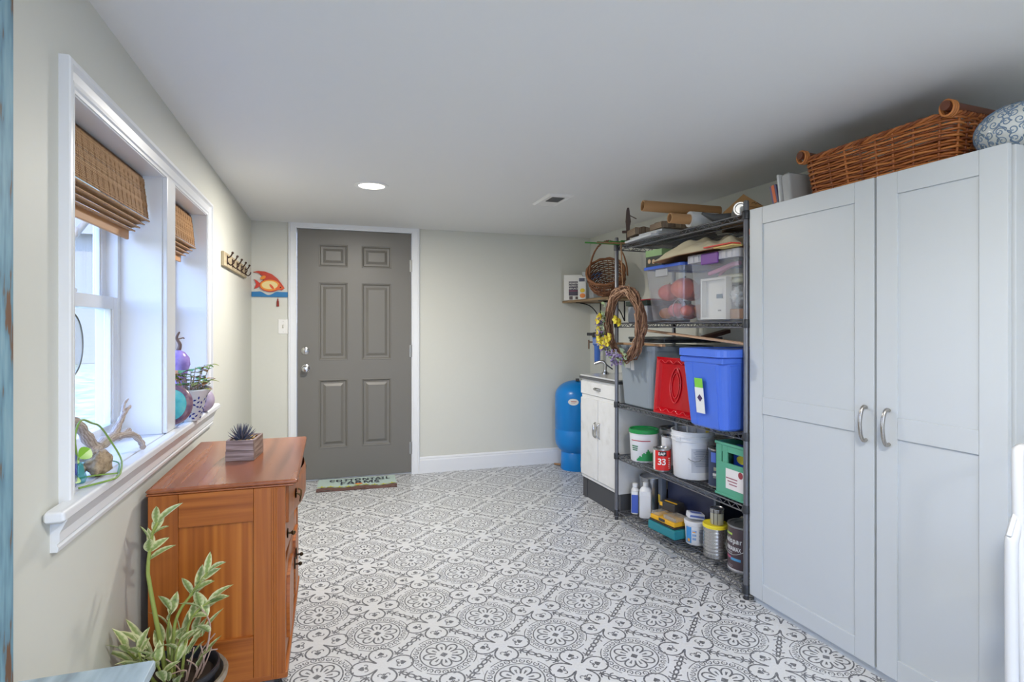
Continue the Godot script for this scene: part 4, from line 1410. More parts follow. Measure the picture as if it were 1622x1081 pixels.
# ---------------------------------------------------------------- the end wall
func build_back() -> void:
	var b := MB.new()
	# casing
	b.xf = Transform3D(Basis.IDENTITY, Vector3(0, 0, BZ))
	b.panel(Rect2(-0.317, -0.08, 1.039, 2.177), [Vector2(0, -0.001), Vector2(0, 0.016), Vector2(0.003, 0.019), Vector2(0.012, 0.019), Vector2(0.017, 0.014), Vector2(0.050, 0.011), Vector2(0.054, 0.008), Vector2(0.061, 0.007), Vector2(0.061, -0.004), Vector2(0.0611, -0.005)], [1, 2, 3], false)
	struct(obj("trim_5", b, trim_mat), "white casing around the grey door", "trim")
	b = MB.new()
	b.bx(Vector3(-0.262, 0, BZ - 0.15), Vector3(-0.2535, 2.043, BZ - 0.002))
	b.bx(Vector3(0.6555, 0, BZ - 0.15), Vector3(0.664, 2.043, BZ - 0.002))
	b.bx(Vector3(-0.262, 2.0345, BZ - 0.15), Vector3(0.664, 2.043, BZ - 0.002))
	b.bx(Vector3(-0.2535, 0.0, BZ - 0.15), Vector3(0.6555, 0.010, BZ - 0.01))
	struct(obj("trim_6", b, m(200, 203, 205, 0.4)), "white door jamb and threshold", "trim")
	var d := Node3D.new()
	d.name = "door_1"
	add_child(d)
	struct(d, "taupe grey six-panel entry door with chrome knob and deadbolt", "door")
	d.position = Vector3(0, 0, BZ - 0.003)
	var dm := m(112, 110, 104, 0.42)
	# stiles, rails and mullions around the six panels
	var xs := [-0.087, 0.138, 0.248, 0.489]
	var rows := [[0.258, 0.818], [0.973, 1.605], [1.731, 1.914]]
	b = MB.new()
	b.bx(Vector3(-0.2505, 0.014, -0.042), Vector3(xs[0], 2.031, 0))
	b.bx(Vector3(xs[3], 0.014, -0.042), Vector3(0.6525, 2.031, 0))
	b.bx(Vector3(xs[1], 0.014, -0.042), Vector3(xs[2], 2.031, 0))
	var ys := [0.014, 0.258, 0.818, 0.973, 1.605, 1.731, 1.914, 2.031]
	for k in 4:
		b.bx(Vector3(xs[0], ys[k * 2], -0.042), Vector3(xs[1], ys[k * 2 + 1], 0))
		b.bx(Vector3(xs[2], ys[k * 2], -0.042), Vector3(xs[3], ys[k * 2 + 1], 0))
	obj("slab", b, dm, d)
	for c in 2:
		for r in rows:
			b = MB.new()
			b.panel(Rect2(xs[c * 2], r[0], xs[c * 2 + 1] - xs[c * 2], r[1] - r[0]), [Vector2(0, 0), Vector2(0.004, 0.003), Vector2(0.010, 0.002), Vector2(0.018, -0.009), Vector2(0.030, -0.010), Vector2(0.034, -0.010), Vector2(0.054, -0.001), Vector2(0.0545, 0.0)])
			obj("panel", b, dm, d)
	var chrome := m(200, 200, 200, 0.18, 1.0)
	b = MB.new()
	b.xf = Transform3D(Basis(Vector3.RIGHT, PI / 2), Vector3(-0.187, 0.909, 0))
	b.lathe([Vector2(0, 0), Vector2(0.033, 0), Vector2(0.033, 0.004), Vector2(0.018, 0.010), Vector2(0.012, 0.024), Vector2(0.016, 0.030), Vector2(0.026, 0.040), Vector2(0.028, 0.050), Vector2(0.022, 0.060), Vector2(0.008, 0.063), Vector2(0, 0.063)], 28)
	obj("door_knob", b, chrome, d)
	b = MB.new()
	b.xf = Transform3D(Basis(Vector3.RIGHT, PI / 2), Vector3(-0.190, 1.054, 0))
	b.lathe([Vector2(0, 0), Vector2(0.032, 0), Vector2(0.032, 0.006), Vector2(0.024, 0.012), Vector2(0, 0.012)], 28)
	b.xf = Transform3D.IDENTITY
	b.box(Vector3(-0.190, 1.054, 0.020), Vector3(0.009, 0.030, 0.018), 0.003)
	obj("deadbolt", b, chrome, d)
	for y in [0.22, 1.04, 1.76]:
		b = MB.new()
		b.rod(Vector3(0.655, y - 0.05, 0.006), Vector3(0.655, y + 0.05, 0.006), 0.006, 10)
		b.bx(Vector3(0.640, y - 0.05, 0), Vector3(0.655, y + 0.05, 0.0015))
		obj("hinge", b, m(170, 170, 166, 0.35, 0.9), d)
	# light switch
	var t := thing("light_switch", "white wall light switch beside the grey door", "switch", Vector3(-0.354, 1.247, BZ))
	b = MB.new()
	b.box(Vector3(0, 0, 0.003), Vector3(0.072, 0.115, 0.006), 0.002)
	obj("cover_plate", b, m(232, 232, 228, 0.35), t)
	b = MB.new()
	b.xf = Transform3D(Basis(Vector3.RIGHT, -0.4), Vector3(0, 0.002, 0.008))
	b.box(Vector3.ZERO, Vector3(0.010, 0.024, 0.012), 0.002)
	obj("toggle", b, m(205, 205, 198, 0.35), t)
	for y in [-0.042, 0.042]:
		b = MB.new()
		b.ball(Vector3(0, y, 0.006), Vector3(0.003, 0.003, 0.0012), 8, 4)
		obj("screw", b, m(190, 190, 186, 0.4, 0.5), t)
	# painted fish plaque
	t = thing("fish_plaque", "painted wooden fish plaque in orange and yellow on a blue wave with red tassel", "wall decoration", Vector3(-0.455, 1.48, BZ))
	b = MB.new()
	var wave := PackedVector2Array([Vector2(-0.127, 0.0), Vector2(0.135, 0.0), Vector2(0.135, 0.040), Vector2(0.075, 0.040)])
	for k in 12:
		wave.append(Vector2(lerpf(0.06, -0.07, k / 11.0), 0.028 + 0.014 * cos(k / 11.0 * TAU)))
	wave.append(Vector2(-0.127, 0.038))
	b.ext(wave, 0.001, 0.011)
	obj("wave", b, m(36, 118, 176, 0.4), t)
	var ell := func(cx: float, cy: float, rx: float, ry: float, z0: float, z1: float, called: String, mt: Material, tilt := 0.0) -> void:
		var p := PackedVector2Array()
		for k in 36:
			p.append(Vector2(cx, cy) + Vector2(cos(TAU * k / 36.0) * rx, sin(TAU * k / 36.0) * ry).rotated(tilt))
		var bb := MB.new()
		bb.ext(p, z0, z1)
		obj(called, bb, mt, t)
	var red := m(196, 62, 36, 0.35)
	b = MB.new()
	b.ext(PackedVector2Array([Vector2(-0.118, 0.192), Vector2(-0.08, 0.202), Vector2(-0.03, 0.198), Vector2(0.02, 0.178), Vector2(0.06, 0.145), Vector2(0.09, 0.105), Vector2(0.112, 0.070), Vector2(0.09, 0.052), Vector2(0.0, 0.09), Vector2(-0.04, 0.13), Vector2(-0.05, 0.165), Vector2(-0.08, 0.186)]), 0.002, 0.014)
	obj("back_fin", b, red, t)
	b = MB.new()
	b.ext(PackedVector2Array([Vector2(-0.108, 0.138), Vector2(-0.085, 0.122), Vector2(-0.066, 0.105), Vector2(-0.066, 0.088), Vector2(-0.085, 0.070), Vector2(-0.108, 0.062), Vector2(-0.094, 0.100)]), 0.002, 0.014)
	obj("tail", b, m(206, 58, 38, 0.35), t)
	b = MB.new()
	b.ext(PackedVector2Array([Vector2(0.045, 0.05), Vector2(0.112, 0.068), Vector2(0.10, 0.078), Vector2(0.075, 0.098), Vector2(0.05, 0.10)]), 0.004, 0.017)
	obj("head", b, m(222, 96, 36, 0.35), t)
	ell.call(0.006, 0.090, 0.078, 0.050, 0.004, 0.015, "body_outline", red)
	ell.call(0.006, 0.091, 0.071, 0.043, 0.006, 0.0165, "body_orange", m(236, 148, 44, 0.35))  # orange paint band inside the red outline
	ell.call(0.004, 0.092, 0.058, 0.032, 0.008, 0.0180, "body", m(238, 216, 150, 0.35))
	ell.call(0.018, 0.080, 0.024, 0.009, 0.009, 0.0195, "side_fin", m(222, 92, 50, 0.35), -0.9)
	ell.call(-0.045, 0.150, 0.022, 0.013, 0.006, 0.0155, "fin_spot", m(230, 140, 40, 0.35), 0.5)
	ell.call(0.082, 0.076, 0.005, 0.005, 0.010, 0.0185, "eye", m(40, 24, 20, 0.3))
	b = MB.new()
	b.rod(Vector3(0.062, 0.001, 0.006), Vector3(0.062, -0.014, 0.006), 0.001, 4)
	b.xf = Transform3D(Basis.IDENTITY, Vector3(0.062, -0.074, 0.008))
	b.lathe([Vector2(0, 0), Vector2(0.010, 0.0), Vector2(0.008, 0.04), Vector2(0.004, 0.05), Vector2(0.005, 0.058), Vector2(0, 0.062)], 12)
	obj("tassel", b, m(150, 60, 52, 0.8), t)
	# door mat
	t = thing("door_mat", "pale green lettered cloth door mat with brown border before the grey door", "mat", Vector3(0.205, 0.0, -4.655), -0.045)
	b = MB.new()
	var mf := func(u: float, v: float) -> Vector3:
		return Vector3(lerpf(-0.30, 0.30, u), 0.006 + 0.005 * sin(u * 14.0) * (0.4 + 0.6 * v) + 0.004 * (1.0 - v), lerpf(-0.165, 0.165, v))
	b.grid(40, 12, mf, Vector3.UP)
	var cloth := m(176, 196, 190, 0.9)
	obj("cloth", b, cloth, t)
	b = MB.new()
	var mg := func(u: float, v: float) -> Vector3:
		var q: Vector3 = mf.call(u, 0.78 + 0.22 * v)
		return q + Vector3(0, 0.0016, 0)
	b.grid(40, 4, mg, Vector3.UP)
	b.bx(Vector3(-0.30, 0.0005, 0.160), Vector3(0.30, 0.008, 0.166), 0.002)
	obj("brown_border", b, m(104, 76, 70, 0.9), t)
	for k in 9:
		b = MB.new()
		for j in 3:
			b.leaf(mf.call(0.06 + 0.11 * k, 0.76) + Vector3(0, 0.004, 0), Vector3((j - 1) * 0.9, 0.02, -0.35 - (0.2 if j == 1 else 0.0)), Vector3.UP, 0.036, 0.014, 0.0, 0.1)
		obj("leaf_print", b, m(186, 184, 74, 0.9), t)
	b = MB.new()
	b.ball(mf.call(0.52, 0.60) + Vector3(0, 0.002, 0), Vector3(0.03, 0.002, 0.014), 12, 6)
	obj("carrot_print", b, m(226, 128, 50, 0.9), t)
	var ink := m(58, 62, 74, 0.9)
	var lay := Basis(Vector3.RIGHT, -PI / 2)
	text("COTTONTAIL", 0.058, ink, t, Vector3(0.02, 0.0155, -0.085), 0.0, 1.0, "lettering", lay)
	text("FARMS", 0.062, ink, t, Vector3(0.02, 0.0150, -0.005), 0.0, 1.15, "lettering", lay)

# ---------------------------------------------------------------- storage wall, far end
const FACE := -38.0        # turn that points a label of the storage wall towards the middle of the room

func build_right() -> void:
	var b: MB
	# pressure tank
	var t := thing_r("pressure_tank", "tall bright blue well pressure tank in the back corner", "tank", -0.262, 0.0, 0.235, FACE)
	var blue := m(0, 126, 206, 0.28)
	b = MB.new()
	b.lathe([Vector2(0.0, 0.0), Vector2(0.135, 0.0), Vector2(0.137, 0.006), Vector2(0.135, 0.15), Vector2(0.128, 0.158)], 40)
	obj("skirt", b, blue, t)
	b = MB.new()
	var pr: Array = [Vector2(0.128, 0.150), Vector2(0.14, 0.165), Vector2(0.165, 0.19), Vector2(0.182, 0.225), Vector2(0.187, 0.26), Vector2(0.187, 0.345), Vector2(0.184, 0.349), Vector2(0.184, 0.357), Vector2(0.187, 0.361), Vector2(0.187, 0.64)]
	for k in 9:
		var a := (k + 1) / 9.0 * PI / 2
		pr.append(Vector2(0.187 * cos(a), 0.64 + 0.135 * sin(a)))
	b.lathe(pr, 48)
	obj("vessel", b, blue, t)
	b = MB.new()
	b.lathe([Vector2(0, 0), Vector2(0.016, 0), Vector2(0.016, 0.022), Vector2(0, 0.022)], 14)
	for k in b.v.size():
		b.v[k] += Vector3(0.02, 0.772, 0.05)
	obj("valve_cap", b, m(60, 62, 66, 0.5), t)
	b = MB.new()
	var oval := PackedVector2Array()
	for k in 28:
		oval.append(Vector2(cos(TAU * k / 28.0) * 0.045, sin(TAU * k / 28.0) * 0.028))
	b.xf = Transform3D(Basis(Vector3.UP, 0.05), Vector3(0.012, 0.605, 0.1855))
	b.ext(oval, -0.004, 0.0015)
	obj("oval_sticker", b, m(226, 226, 222, 0.4), t)
	b = MB.new()
	b.box(Vector3(0.014, 0.609, 0.1875), Vector3(0.05, 0.006, 0.001))
	b.box(Vector3(0.012, 0.597, 0.1875), Vector3(0.035, 0.003, 0.001))
	obj("sticker_print", b, m(176, 92, 76, 0.5), t)
	b = MB.new()
	b.tube(spline([Vector3(0.10, 0.05, 0.10), Vector3(0.19, 0.06, 0.12), Vector3(0.21, 0.12, 0.10), Vector3(0.21, 0.50, 0.08)], 5), 0.011, 8)
	obj("copper_pipe", b, m(176, 108, 78, 0.35, 0.8), t)
	b = MB.new()
	b.rod(Vector3(-0.135, 0.02, 0.0), Vector3(-0.20, 0.02, -0.01), 0.010, 8)
	obj("drain_valve", b, m(150, 116, 84, 0.4, 0.7), t)

	# enamelled metal sink cabinet
	t = thing_r("sink_cabinet", "old white enamel metal sink base cabinet with chrome handles", "cabinet", -0.31, 0.0, 1.235)
	# local: x -0.29 front .. 0.29; z -0.26 .. 0.26
	var en := tex_mat(noise_tex([[0.0, c8(150, 146, 136)], [0.14, c8(206, 206, 202)], [0.4, c8(220, 221, 219)], [0.9, c8(228, 229, 228)]], 0.02, 256, 81, FastNoiseLite.TYPE_SIMPLEX_SMOOTH, 5), 0.3, Vector3(2, 2, 2), true)
	b = MB.new()
	b.bx(Vector3(-0.278, 0.145, -0.26), Vector3(0.27, 0.868, 0.26), 0.004)
	obj("body", b, en, t)
	b = MB.new()
	b.bx(Vector3(-0.262, 0.0, -0.258), Vector3(0.27, 0.147, 0.258), 0.002)
	b.bx(Vector3(-0.268, 0.0, -0.259), Vector3(-0.255, 0.147, -0.20), 0.002)
	obj("toe_kick", b, m(72, 74, 78, 0.6), t)
	b = MB.new()
	b.bx(Vector3(-0.290, 0.758, -0.256), Vector3(-0.270, 0.853, 0.256), 0.005)
	var dr := obj("drawer", b, en, t)
	var chrome := m(190, 190, 188, 0.2, 1.0)
	b = MB.new()
	b.tube(spline([Vector3(-0.290, 0.808, -0.035), Vector3(-0.308, 0.812, -0.025), Vector3(-0.310, 0.806, 0.0), Vector3(-0.308, 0.812, 0.025), Vector3(-0.290, 0.808, 0.035)], 4), 0.005, 8)
	b.box(Vector3(-0.2915, 0.808, 0), Vector3(0.002, 0.022, 0.09), 0.0008)
	obj("handle", b, chrome, dr)
	for sg in [-1.0, 1.0]:
		b = MB.new()
		b.bx(Vector3(-0.290, 0.170, sg * 0.003), Vector3(-0.270, 0.732, sg * 0.256), 0.005)
		var door := obj("door", b, en, t)
		b = MB.new()
		b.tube(spline([Vector3(-0.288, 0.575, sg * 0.030), Vector3(-0.306, 0.560, sg * 0.026), Vector3(-0.312, 0.522, sg * 0.020), Vector3(-0.306, 0.484, sg * 0.026), Vector3(-0.288, 0.468, sg * 0.030)], 4), [0.004, 0.005, 0.006, 0.0065, 0.007, 0.0075, 0.008, 0.0085, 0.009, 0.0085, 0.008, 0.0075, 0.007, 0.0065, 0.006, 0.005, 0.004], 8)
		obj("handle", b, chrome, door)
		for y in [0.23, 0.66]:
			b = MB.new()
			b.rod(Vector3(-0.286, y - 0.025, sg * 0.2575), Vector3(-0.286, y + 0.025, sg * 0.2575), 0.004, 6)
			obj("hinge", b, m(150, 148, 140, 0.4, 0.8), door)
	b = MB.new()
	b.bx(Vector3(-0.298, 0.868, -0.266), Vector3(0.285, 0.884, 0.266), 0.003)
	obj("counter_edge", b, m(104, 106, 108, 0.35, 0.5), t)
	b = MB.new()
	b.bx(Vector3(-0.292, 0.884, -0.262), Vector3(0.285, 0.898, 0.262), 0.004)
	obj("counter_top", b, m(196, 198, 198, 0.18), t)
	# tap on the counter
	t = thing_r("kitchen_tap", "chrome tap lying on the counter of the white sink cabinet", "tap", -0.44, 0.898, 1.06)
	b = MB.new()
	b.lathe([Vector2(0, 0), Vector2(0.028, 0), Vector2(0.026, 0.012), Vector2(0.014, 0.02), Vector2(0.013, 0.032), Vector2(0, 0.036)], 18)
	obj("base", b, chrome, t)
	b = MB.new()
	b.tube(spline([Vector3(0.0, 0.03, 0), Vector3(0.0, 0.075, 0.0), Vector3(-0.02, 0.09, -0.02), Vector3(-0.055, 0.075, -0.055)], 5), 0.012, 10)
	obj("spout", b, chrome, t)
	b = MB.new()
	b.bar(Vector3(0.0, 0.075, 0), Vector3(0.05, 0.035, 0.02), 0.022, 0.010, Vector3.UP, 0.003)
	obj("lever", b, m(90, 92, 96, 0.3, 0.6), t)
	# jars and cans on the counter behind
	for q in [[-0.20, 1.02, 0.022, 0.15, "slim steel canister on the sink counter behind the wreath", m(150, 152, 156, 0.3, 0.9)], [-0.17, 1.14, 0.026, 0.11, "short rusty brown can on the sink counter", m(122, 84, 62, 0.6)], [-0.23, 1.21, 0.020, 0.13, "white slim bottle on the sink counter", m(206, 206, 204, 0.4)], [-0.15, 1.27, 0.032, 0.12, "dark grey can on the sink counter beside the shelf post", m(96, 98, 96, 0.5)]]:
		t = thing_r("counter_canister", q[4], "canister", q[0], 0.898, q[1])
		b = MB.new()
		b.lathe([Vector2(0, 0), Vector2(q[2] * 0.95, 0), Vector2(q[2], 0.003), Vector2(q[2], q[3] - 0.012), Vector2(q[2] * 0.9, q[3] - 0.006)], 20)
		obj("body", b, q[5], t)
		b = MB.new()
		b.lathe([Vector2(q[2] * 0.92, q[3] - 0.010), Vector2(q[2] * 0.92, q[3]), Vector2(0, q[3])], 20)
		obj("lid", b, m(70, 70, 72, 0.4, 0.5), t)
	# wall-hung water filter
	t = thing_r("water_filter", "blue water filter housing with black cap mounted on the wall above the sink", "water filter", -0.10, 0.93, 0.32, FACE)
	b = MB.new()
	b.lathe([Vector2(0, 0), Vector2(0.022, 0.0), Vector2(0.026, 0.01), Vector2(0.028, 0.15), Vector2(0.040, 0.16), Vector2(0.042, 0.215), Vector2(0.036, 0.225), Vector2(0, 0.225)], 24)
	obj("housing", b, m(66, 112, 196, 0.35), t)
	b = MB.new()
	b.lathe([Vector2(0, 0.222), Vector2(0.046, 0.222), Vector2(0.046, 0.262), Vector2(0.03, 0.268), Vector2(0, 0.268)], 20)
	b.rod(Vector3(-0.09, 0.250, 0), Vector3(0.09, 0.250, 0), 0.013, 8)
	obj("cap", b, m(52, 52, 56, 0.45), t)
	b = MB.new()
	b.rod(Vector3(-0.075, 0.18, 0), Vector3(-0.04, 0.18, 0), 0.007, 6)
	b.rod(Vector3(-0.075, 0.12, 0), Vector3(-0.075, 0.20, 0), 0.006, 6)
	obj("gauge_pipe", b, m(120, 96, 80, 0.4, 0.6), t)
	b = MB.new()
	b.lathe([Vector2(0.0435, 0.165), Vector2(0.0435, 0.21)], 14, -0.16, 0.16)
	obj("label_band", b, m(130, 150, 206, 0.4), t)
	b = MB.new()
	b.bx(Vector3(-0.02, 0.23, -0.115), Vector3(0.02, 0.262, -0.02), 0.003)
	obj("wall_bracket", b, m(80, 80, 84, 0.5), t)

	# wall shelf on scrolled iron brackets
	t = thing_r("wall_shelf", "narrow weathered board shelf on black curved iron brackets in the corner", "shelf", -0.15, 1.462, 0.44)
	b = MB.new()
	b.box(Vector3(0, 0.009, 0), Vector3(0.298, 0.019, 0.83), 0.002)
	obj("board", b, tex_mat(noise_tex([[0.2, c8(110, 88, 64)], [0.7, c8(160, 136, 104)]], 0.05, 128, 83, FastNoiseLite.TYPE_SIMPLEX_SMOOTH, 4, 8.0), 0.8, Vector3(5, 2, 1)), t)
	for z in [-0.234, 0.173]:
		b = MB.new()
		b.bar(Vector3(0.146, -0.002, z), Vector3(0.146, -0.17, z), 0.012, 0.006, Vector3.BACK)
		b.bar(Vector3(0.146, -0.003, z), Vector3(-0.10, -0.003, z), 0.012, 0.005)
		b.tube(spline([Vector3(-0.06, -0.006, z), Vector3(0.03, -0.026, z), Vector3(0.10, -0.085, z), Vector3(0.142, -0.165, z)], 5), 0.005, 6)
		obj("bracket", b, m(44, 46, 50, 0.5, 0.4), t)
	# filter carton
	t = thing_r("filter_carton", "white carton with dark drinking water filter label on the wall shelf", "carton", -0.245, 1.4805, 0.145, FACE + 8)
	b = MB.new()
	b.box(Vector3(0, 0.114, 0), Vector3(0.165, 0.228, 0.08), 0.004)
	obj("carton", b, m(222, 222, 218, 0.5), t)
	b = MB.new()
	b.box(Vector3(0.018, 0.105, 0.0405), Vector3(0.115, 0.125, 0.0012))
	obj("label", b, m(66, 60, 78, 0.5), t)
	var wt := m(220, 220, 216, 0.5)
	text("DRINKING", 0.016, wt, t, Vector3(0.006, 0.151, 0.0412), 0.0, 0.95)
	text("WATER FILT", 0.016, wt, t, Vector3(0.012, 0.128, 0.0412), 0.0, 0.95)
	text("REPLACEM", 0.016, wt, t, Vector3(0.009, 0.105, 0.0412), 0.0, 0.95)
	b = MB.new()
	b.box(Vector3(0.018, 0.084, 0.0412), Vector3(0.115, 0.004, 0.001))
	obj("red_stripe", b, m(170, 60, 90, 0.5), t)
	b = MB.new()
	b.box(Vector3(-0.02, 0.022, 0.0412), Vector3(0.03, 0.03, 0.001))
	b.box(Vector3(0.04, 0.022, 0.0412), Vector3(0.04, 0.022, 0.001))
	obj("printed_patch", b, m(96, 84, 84, 0.5), t)
	t = thing_r("blue_package", "blue and white package behind the carton on the wall shelf", "package", -0.085, 1.4805, 0.14, FACE)
	b = MB.new()
	b.box(Vector3(0.04, 0.132, 0), Vector3(0.20, 0.264, 0.05), 0.006)
	obj("package", b, m(206, 214, 220, 0.4), t)
	b = MB.new()
	b.xf = Transform3D(Basis(Vector3.BACK, 0.25), Vector3(0.06, 0.225, 0.026))
	b.box(Vector3.ZERO, Vector3(0.12, 0.05, 0.0015))
	obj("blue_print", b, m(34, 112, 184, 0.4), t)
	t = thing_r("seed_packet", "white packet with yellow and orange print on the wall shelf beside the basket", "packet", -0.255, 1.4805, 0.335, FACE)
	b = MB.new()
	b.box(Vector3(0, 0.1, 0), Vector3(0.07, 0.20, 0.035), 0.004)
	obj("packet", b, m(214, 216, 214, 0.45), t)
	b = MB.new()
	b.ball(Vector3(0.005, 0.078, 0.018), Vector3(0.022, 0.018, 0.002), 12, 6)
	obj("yellow_print", b, m(220, 190, 40, 0.5), t)
	b = MB.new()
	b.ball(Vector3(0.006, 0.034, 0.018), Vector3(0.025, 0.020, 0.002), 12, 6)
	obj("orange_print", b, m(222, 130, 48, 0.5), t)
	b = MB.new()
	b.box(Vector3(0.0, 0.17, 0.018), Vector3(0.05, 0.03, 0.0015))
	obj("dark_print", b, m(70, 74, 96, 0.5), t)
	# round wicker basket with a hoop handle, tipped towards the room
	t = thing_r("round_basket", "round brown wicker basket with hoop handle tipped on the wall shelf", "basket", -0.265, 1.4815, 0.775, FACE)
	var wick := [m(112, 70, 44, 0.6), m(134, 88, 56, 0.6), m(96, 58, 36, 0.6)]
	var bk := Transform3D(Basis(Vector3.RIGHT, 0.85), Vector3(0, 0.135, 0.0))
	var prof := func(s: float) -> Vector2:     # s 0 bottom centre .. 1 rim
		return Vector2(0.145 * pow(sin(minf(s * 1.35, 1.25) * PI / 2 * 0.88), 0.8), -0.11 + 0.22 * s * s * 0.9)
	for k in 15:
		var s := 0.12 + 0.88 * k / 14.0
		var rp: Vector2 = prof.call(s)
		var pts: Array = []
		for j in 48:
			var a := TAU * j / 48.0
			var w := 0.0035 * cos(12.0 * a + PI * k)
			pts.append(Vector3(cos(a) * (rp.x + w), rp.y + 0.0015 * sin(5.0 * a), sin(a) * (rp.x + w)))
		b = MB.new()
		b.xf = bk
		b.tube(pts, 0.0056, 6, false, true)
		obj("weaver", b, wick[k % 3], t)
	for j in 24:
		var a := TAU * j / 24.0
		var pts: Array = []
		for k in 9:
			var rp: Vector2 = prof.call(0.05 + 0.95 * k / 8.0)
			pts.append(Vector3(cos(a) * rp.x, rp.y, sin(a) * rp.x))
		b = MB.new()
		b.xf = bk
		b.tube(pts, 0.0032, 5)
		obj("stake", b, wick[(j + 1) % 3], t)
	b = MB.new()
	b.xf = bk
	var rim: Array = []
	for j in 48:
		var a := TAU * j / 48.0
		rim.append(Vector3(cos(a) * 0.148, 0.092 + 0.004 * sin(12.0 * a), sin(a) * 0.148))
	b.tube(rim, 0.010, 8, false, true)
	obj("rim", b, wick[1], t)
	for e in [-1.0, 1.0]:
		b = MB.new()
		var hp: Array = []
		for j in 17:
			var a := PI * j / 16.0
			hp.append(Vector3(cos(a) * 0.148 + 0.02, 0.13 + sin(a) * 0.27 + 0.03, 0.052 + e * 0.020 * (1.0 - sin(a)) + 0.03 * sin(a)))
		b.tube(hp, 0.0055, 6)
		obj("handle_hoop", b, wick[1], t)
	b = MB.new()
	var coil: Array = []
	for j in 40:
		var a := PI * (0.30 + 0.4 * j / 39.0)
		coil.append(Vector3(cos(a) * 0.148 + 0.02, 0.13 + sin(a) * 0.27 + 0.03, 0.052 + 0.03 * sin(a)) + Vector3(0, sin(j * 2.1), cos(j * 2.1)) * 0.006)
	b.tube(coil, 0.006, 6)
	obj("handle_wrap", b, wick[2], t)

# ---------------------------------------------------------------- wire shelving unit
const SX0 := -0.62
const SX1 := -0.18
const SZ0 := 1.525
const SZ1 := 2.668
const SH := [0.055, 0.42, 0.753, 1.27, 1.766]

func build_shelves() -> void:
	var wire := m(112, 114, 120, 0.36, 0.55)
	var t := thing_r("wire_shelving", "tall black wire shelving unit with five loaded shelves", "shelving unit", (SX0 + SX1) / 2, 0, (SZ0 + SZ1) / 2)
	var hx := (SX1 - SX0) / 2
	var hz := (SZ1 - SZ0) / 2
	var b: MB
	for x in [-hx, hx]:
		for z in [-hz, hz]:
			b = MB.new()
			b.lathe([Vector2(0, 0.018), Vector2(0.0125, 0.018), Vector2(0.0125, 1.815), Vector2(0.010, 1.822), Vector2(0, 1.824)], 14)
			for k in b.v.size():
				b.v[k] += Vector3(x, 0, z)
			var post := obj("post", b, wire, t)
			b = MB.new()
			b.lathe([Vector2(0, 0), Vector2(0.013, 0), Vector2(0.012, 0.012), Vector2(0.006, 0.02), Vector2(0, 0.02)], 12)
			for k in b.v.size():
				b.v[k] += Vector3(x, 0, z)
			obj("leveling_foot", b, m(44, 44, 48, 0.5), post)
			for y in SH:
				b = MB.new()
				b.lathe([Vector2(0.013, -0.030), Vector2(0.018, -0.028), Vector2(0.0185, 0.004), Vector2(0.016, 0.010), Vector2(0.013, 0.010)], 14)
				for k in b.v.size():
					b.v[k] += Vector3(x, y, z)
				obj("collar", b, m(58, 60, 64, 0.4, 0.5), post)
	var sb := MB.new()
	var ix := hx - 0.004
	var iz := hz - 0.012
	for s in [-1.0, 1.0]:
		for y in [-0.003, -0.028]:
			sb.rod(Vector3(s * ix, y, -iz), Vector3(s * ix, y, iz), 0.0035, 6)
			sb.rod(Vector3(-ix, y, s * iz), Vector3(ix, y, s * iz), 0.0035, 6)
		var zig: Array = []
		var n := 38
		for k in n + 1:
			zig.append(Vector3(s * ix, -0.003 if k % 2 == 0 else -0.028, lerpf(-iz, iz, float(k) / n)))
		sb.tube(zig, 0.0024, 5)
		zig = []
		n = 14
		for k in n + 1:
			zig.append(Vector3(lerpf(-ix, ix, float(k) / n), -0.003 if k % 2 == 0 else -0.028, s * iz))
		sb.tube(zig, 0.0024, 5)
	for k in 43:
		var z := lerpf(-iz, iz, (k + 0.5) / 43.0)
		sb.rod(Vector3(-ix, 0.0, z), Vector3(ix, 0.0, z), 0.0019, 5, false)
	for x in [-0.11, 0.11]:
		sb.rod(Vector3(x, -0.006, -iz), Vector3(x, -0.006, iz), 0.003, 5)
		sb.rod(Vector3(x, -0.024, -iz), Vector3(x, -0.024, iz), 0.003, 5)
	var smesh := sb.mesh()
	for y in SH:
		inst("wire_shelf", smesh, wire, t, Vector3(0, y, 0))
	shelf_top()
	shelf_bins()
	shelf_totes()
	shelf_paint()
	shelf_floor()
	build_wreath()

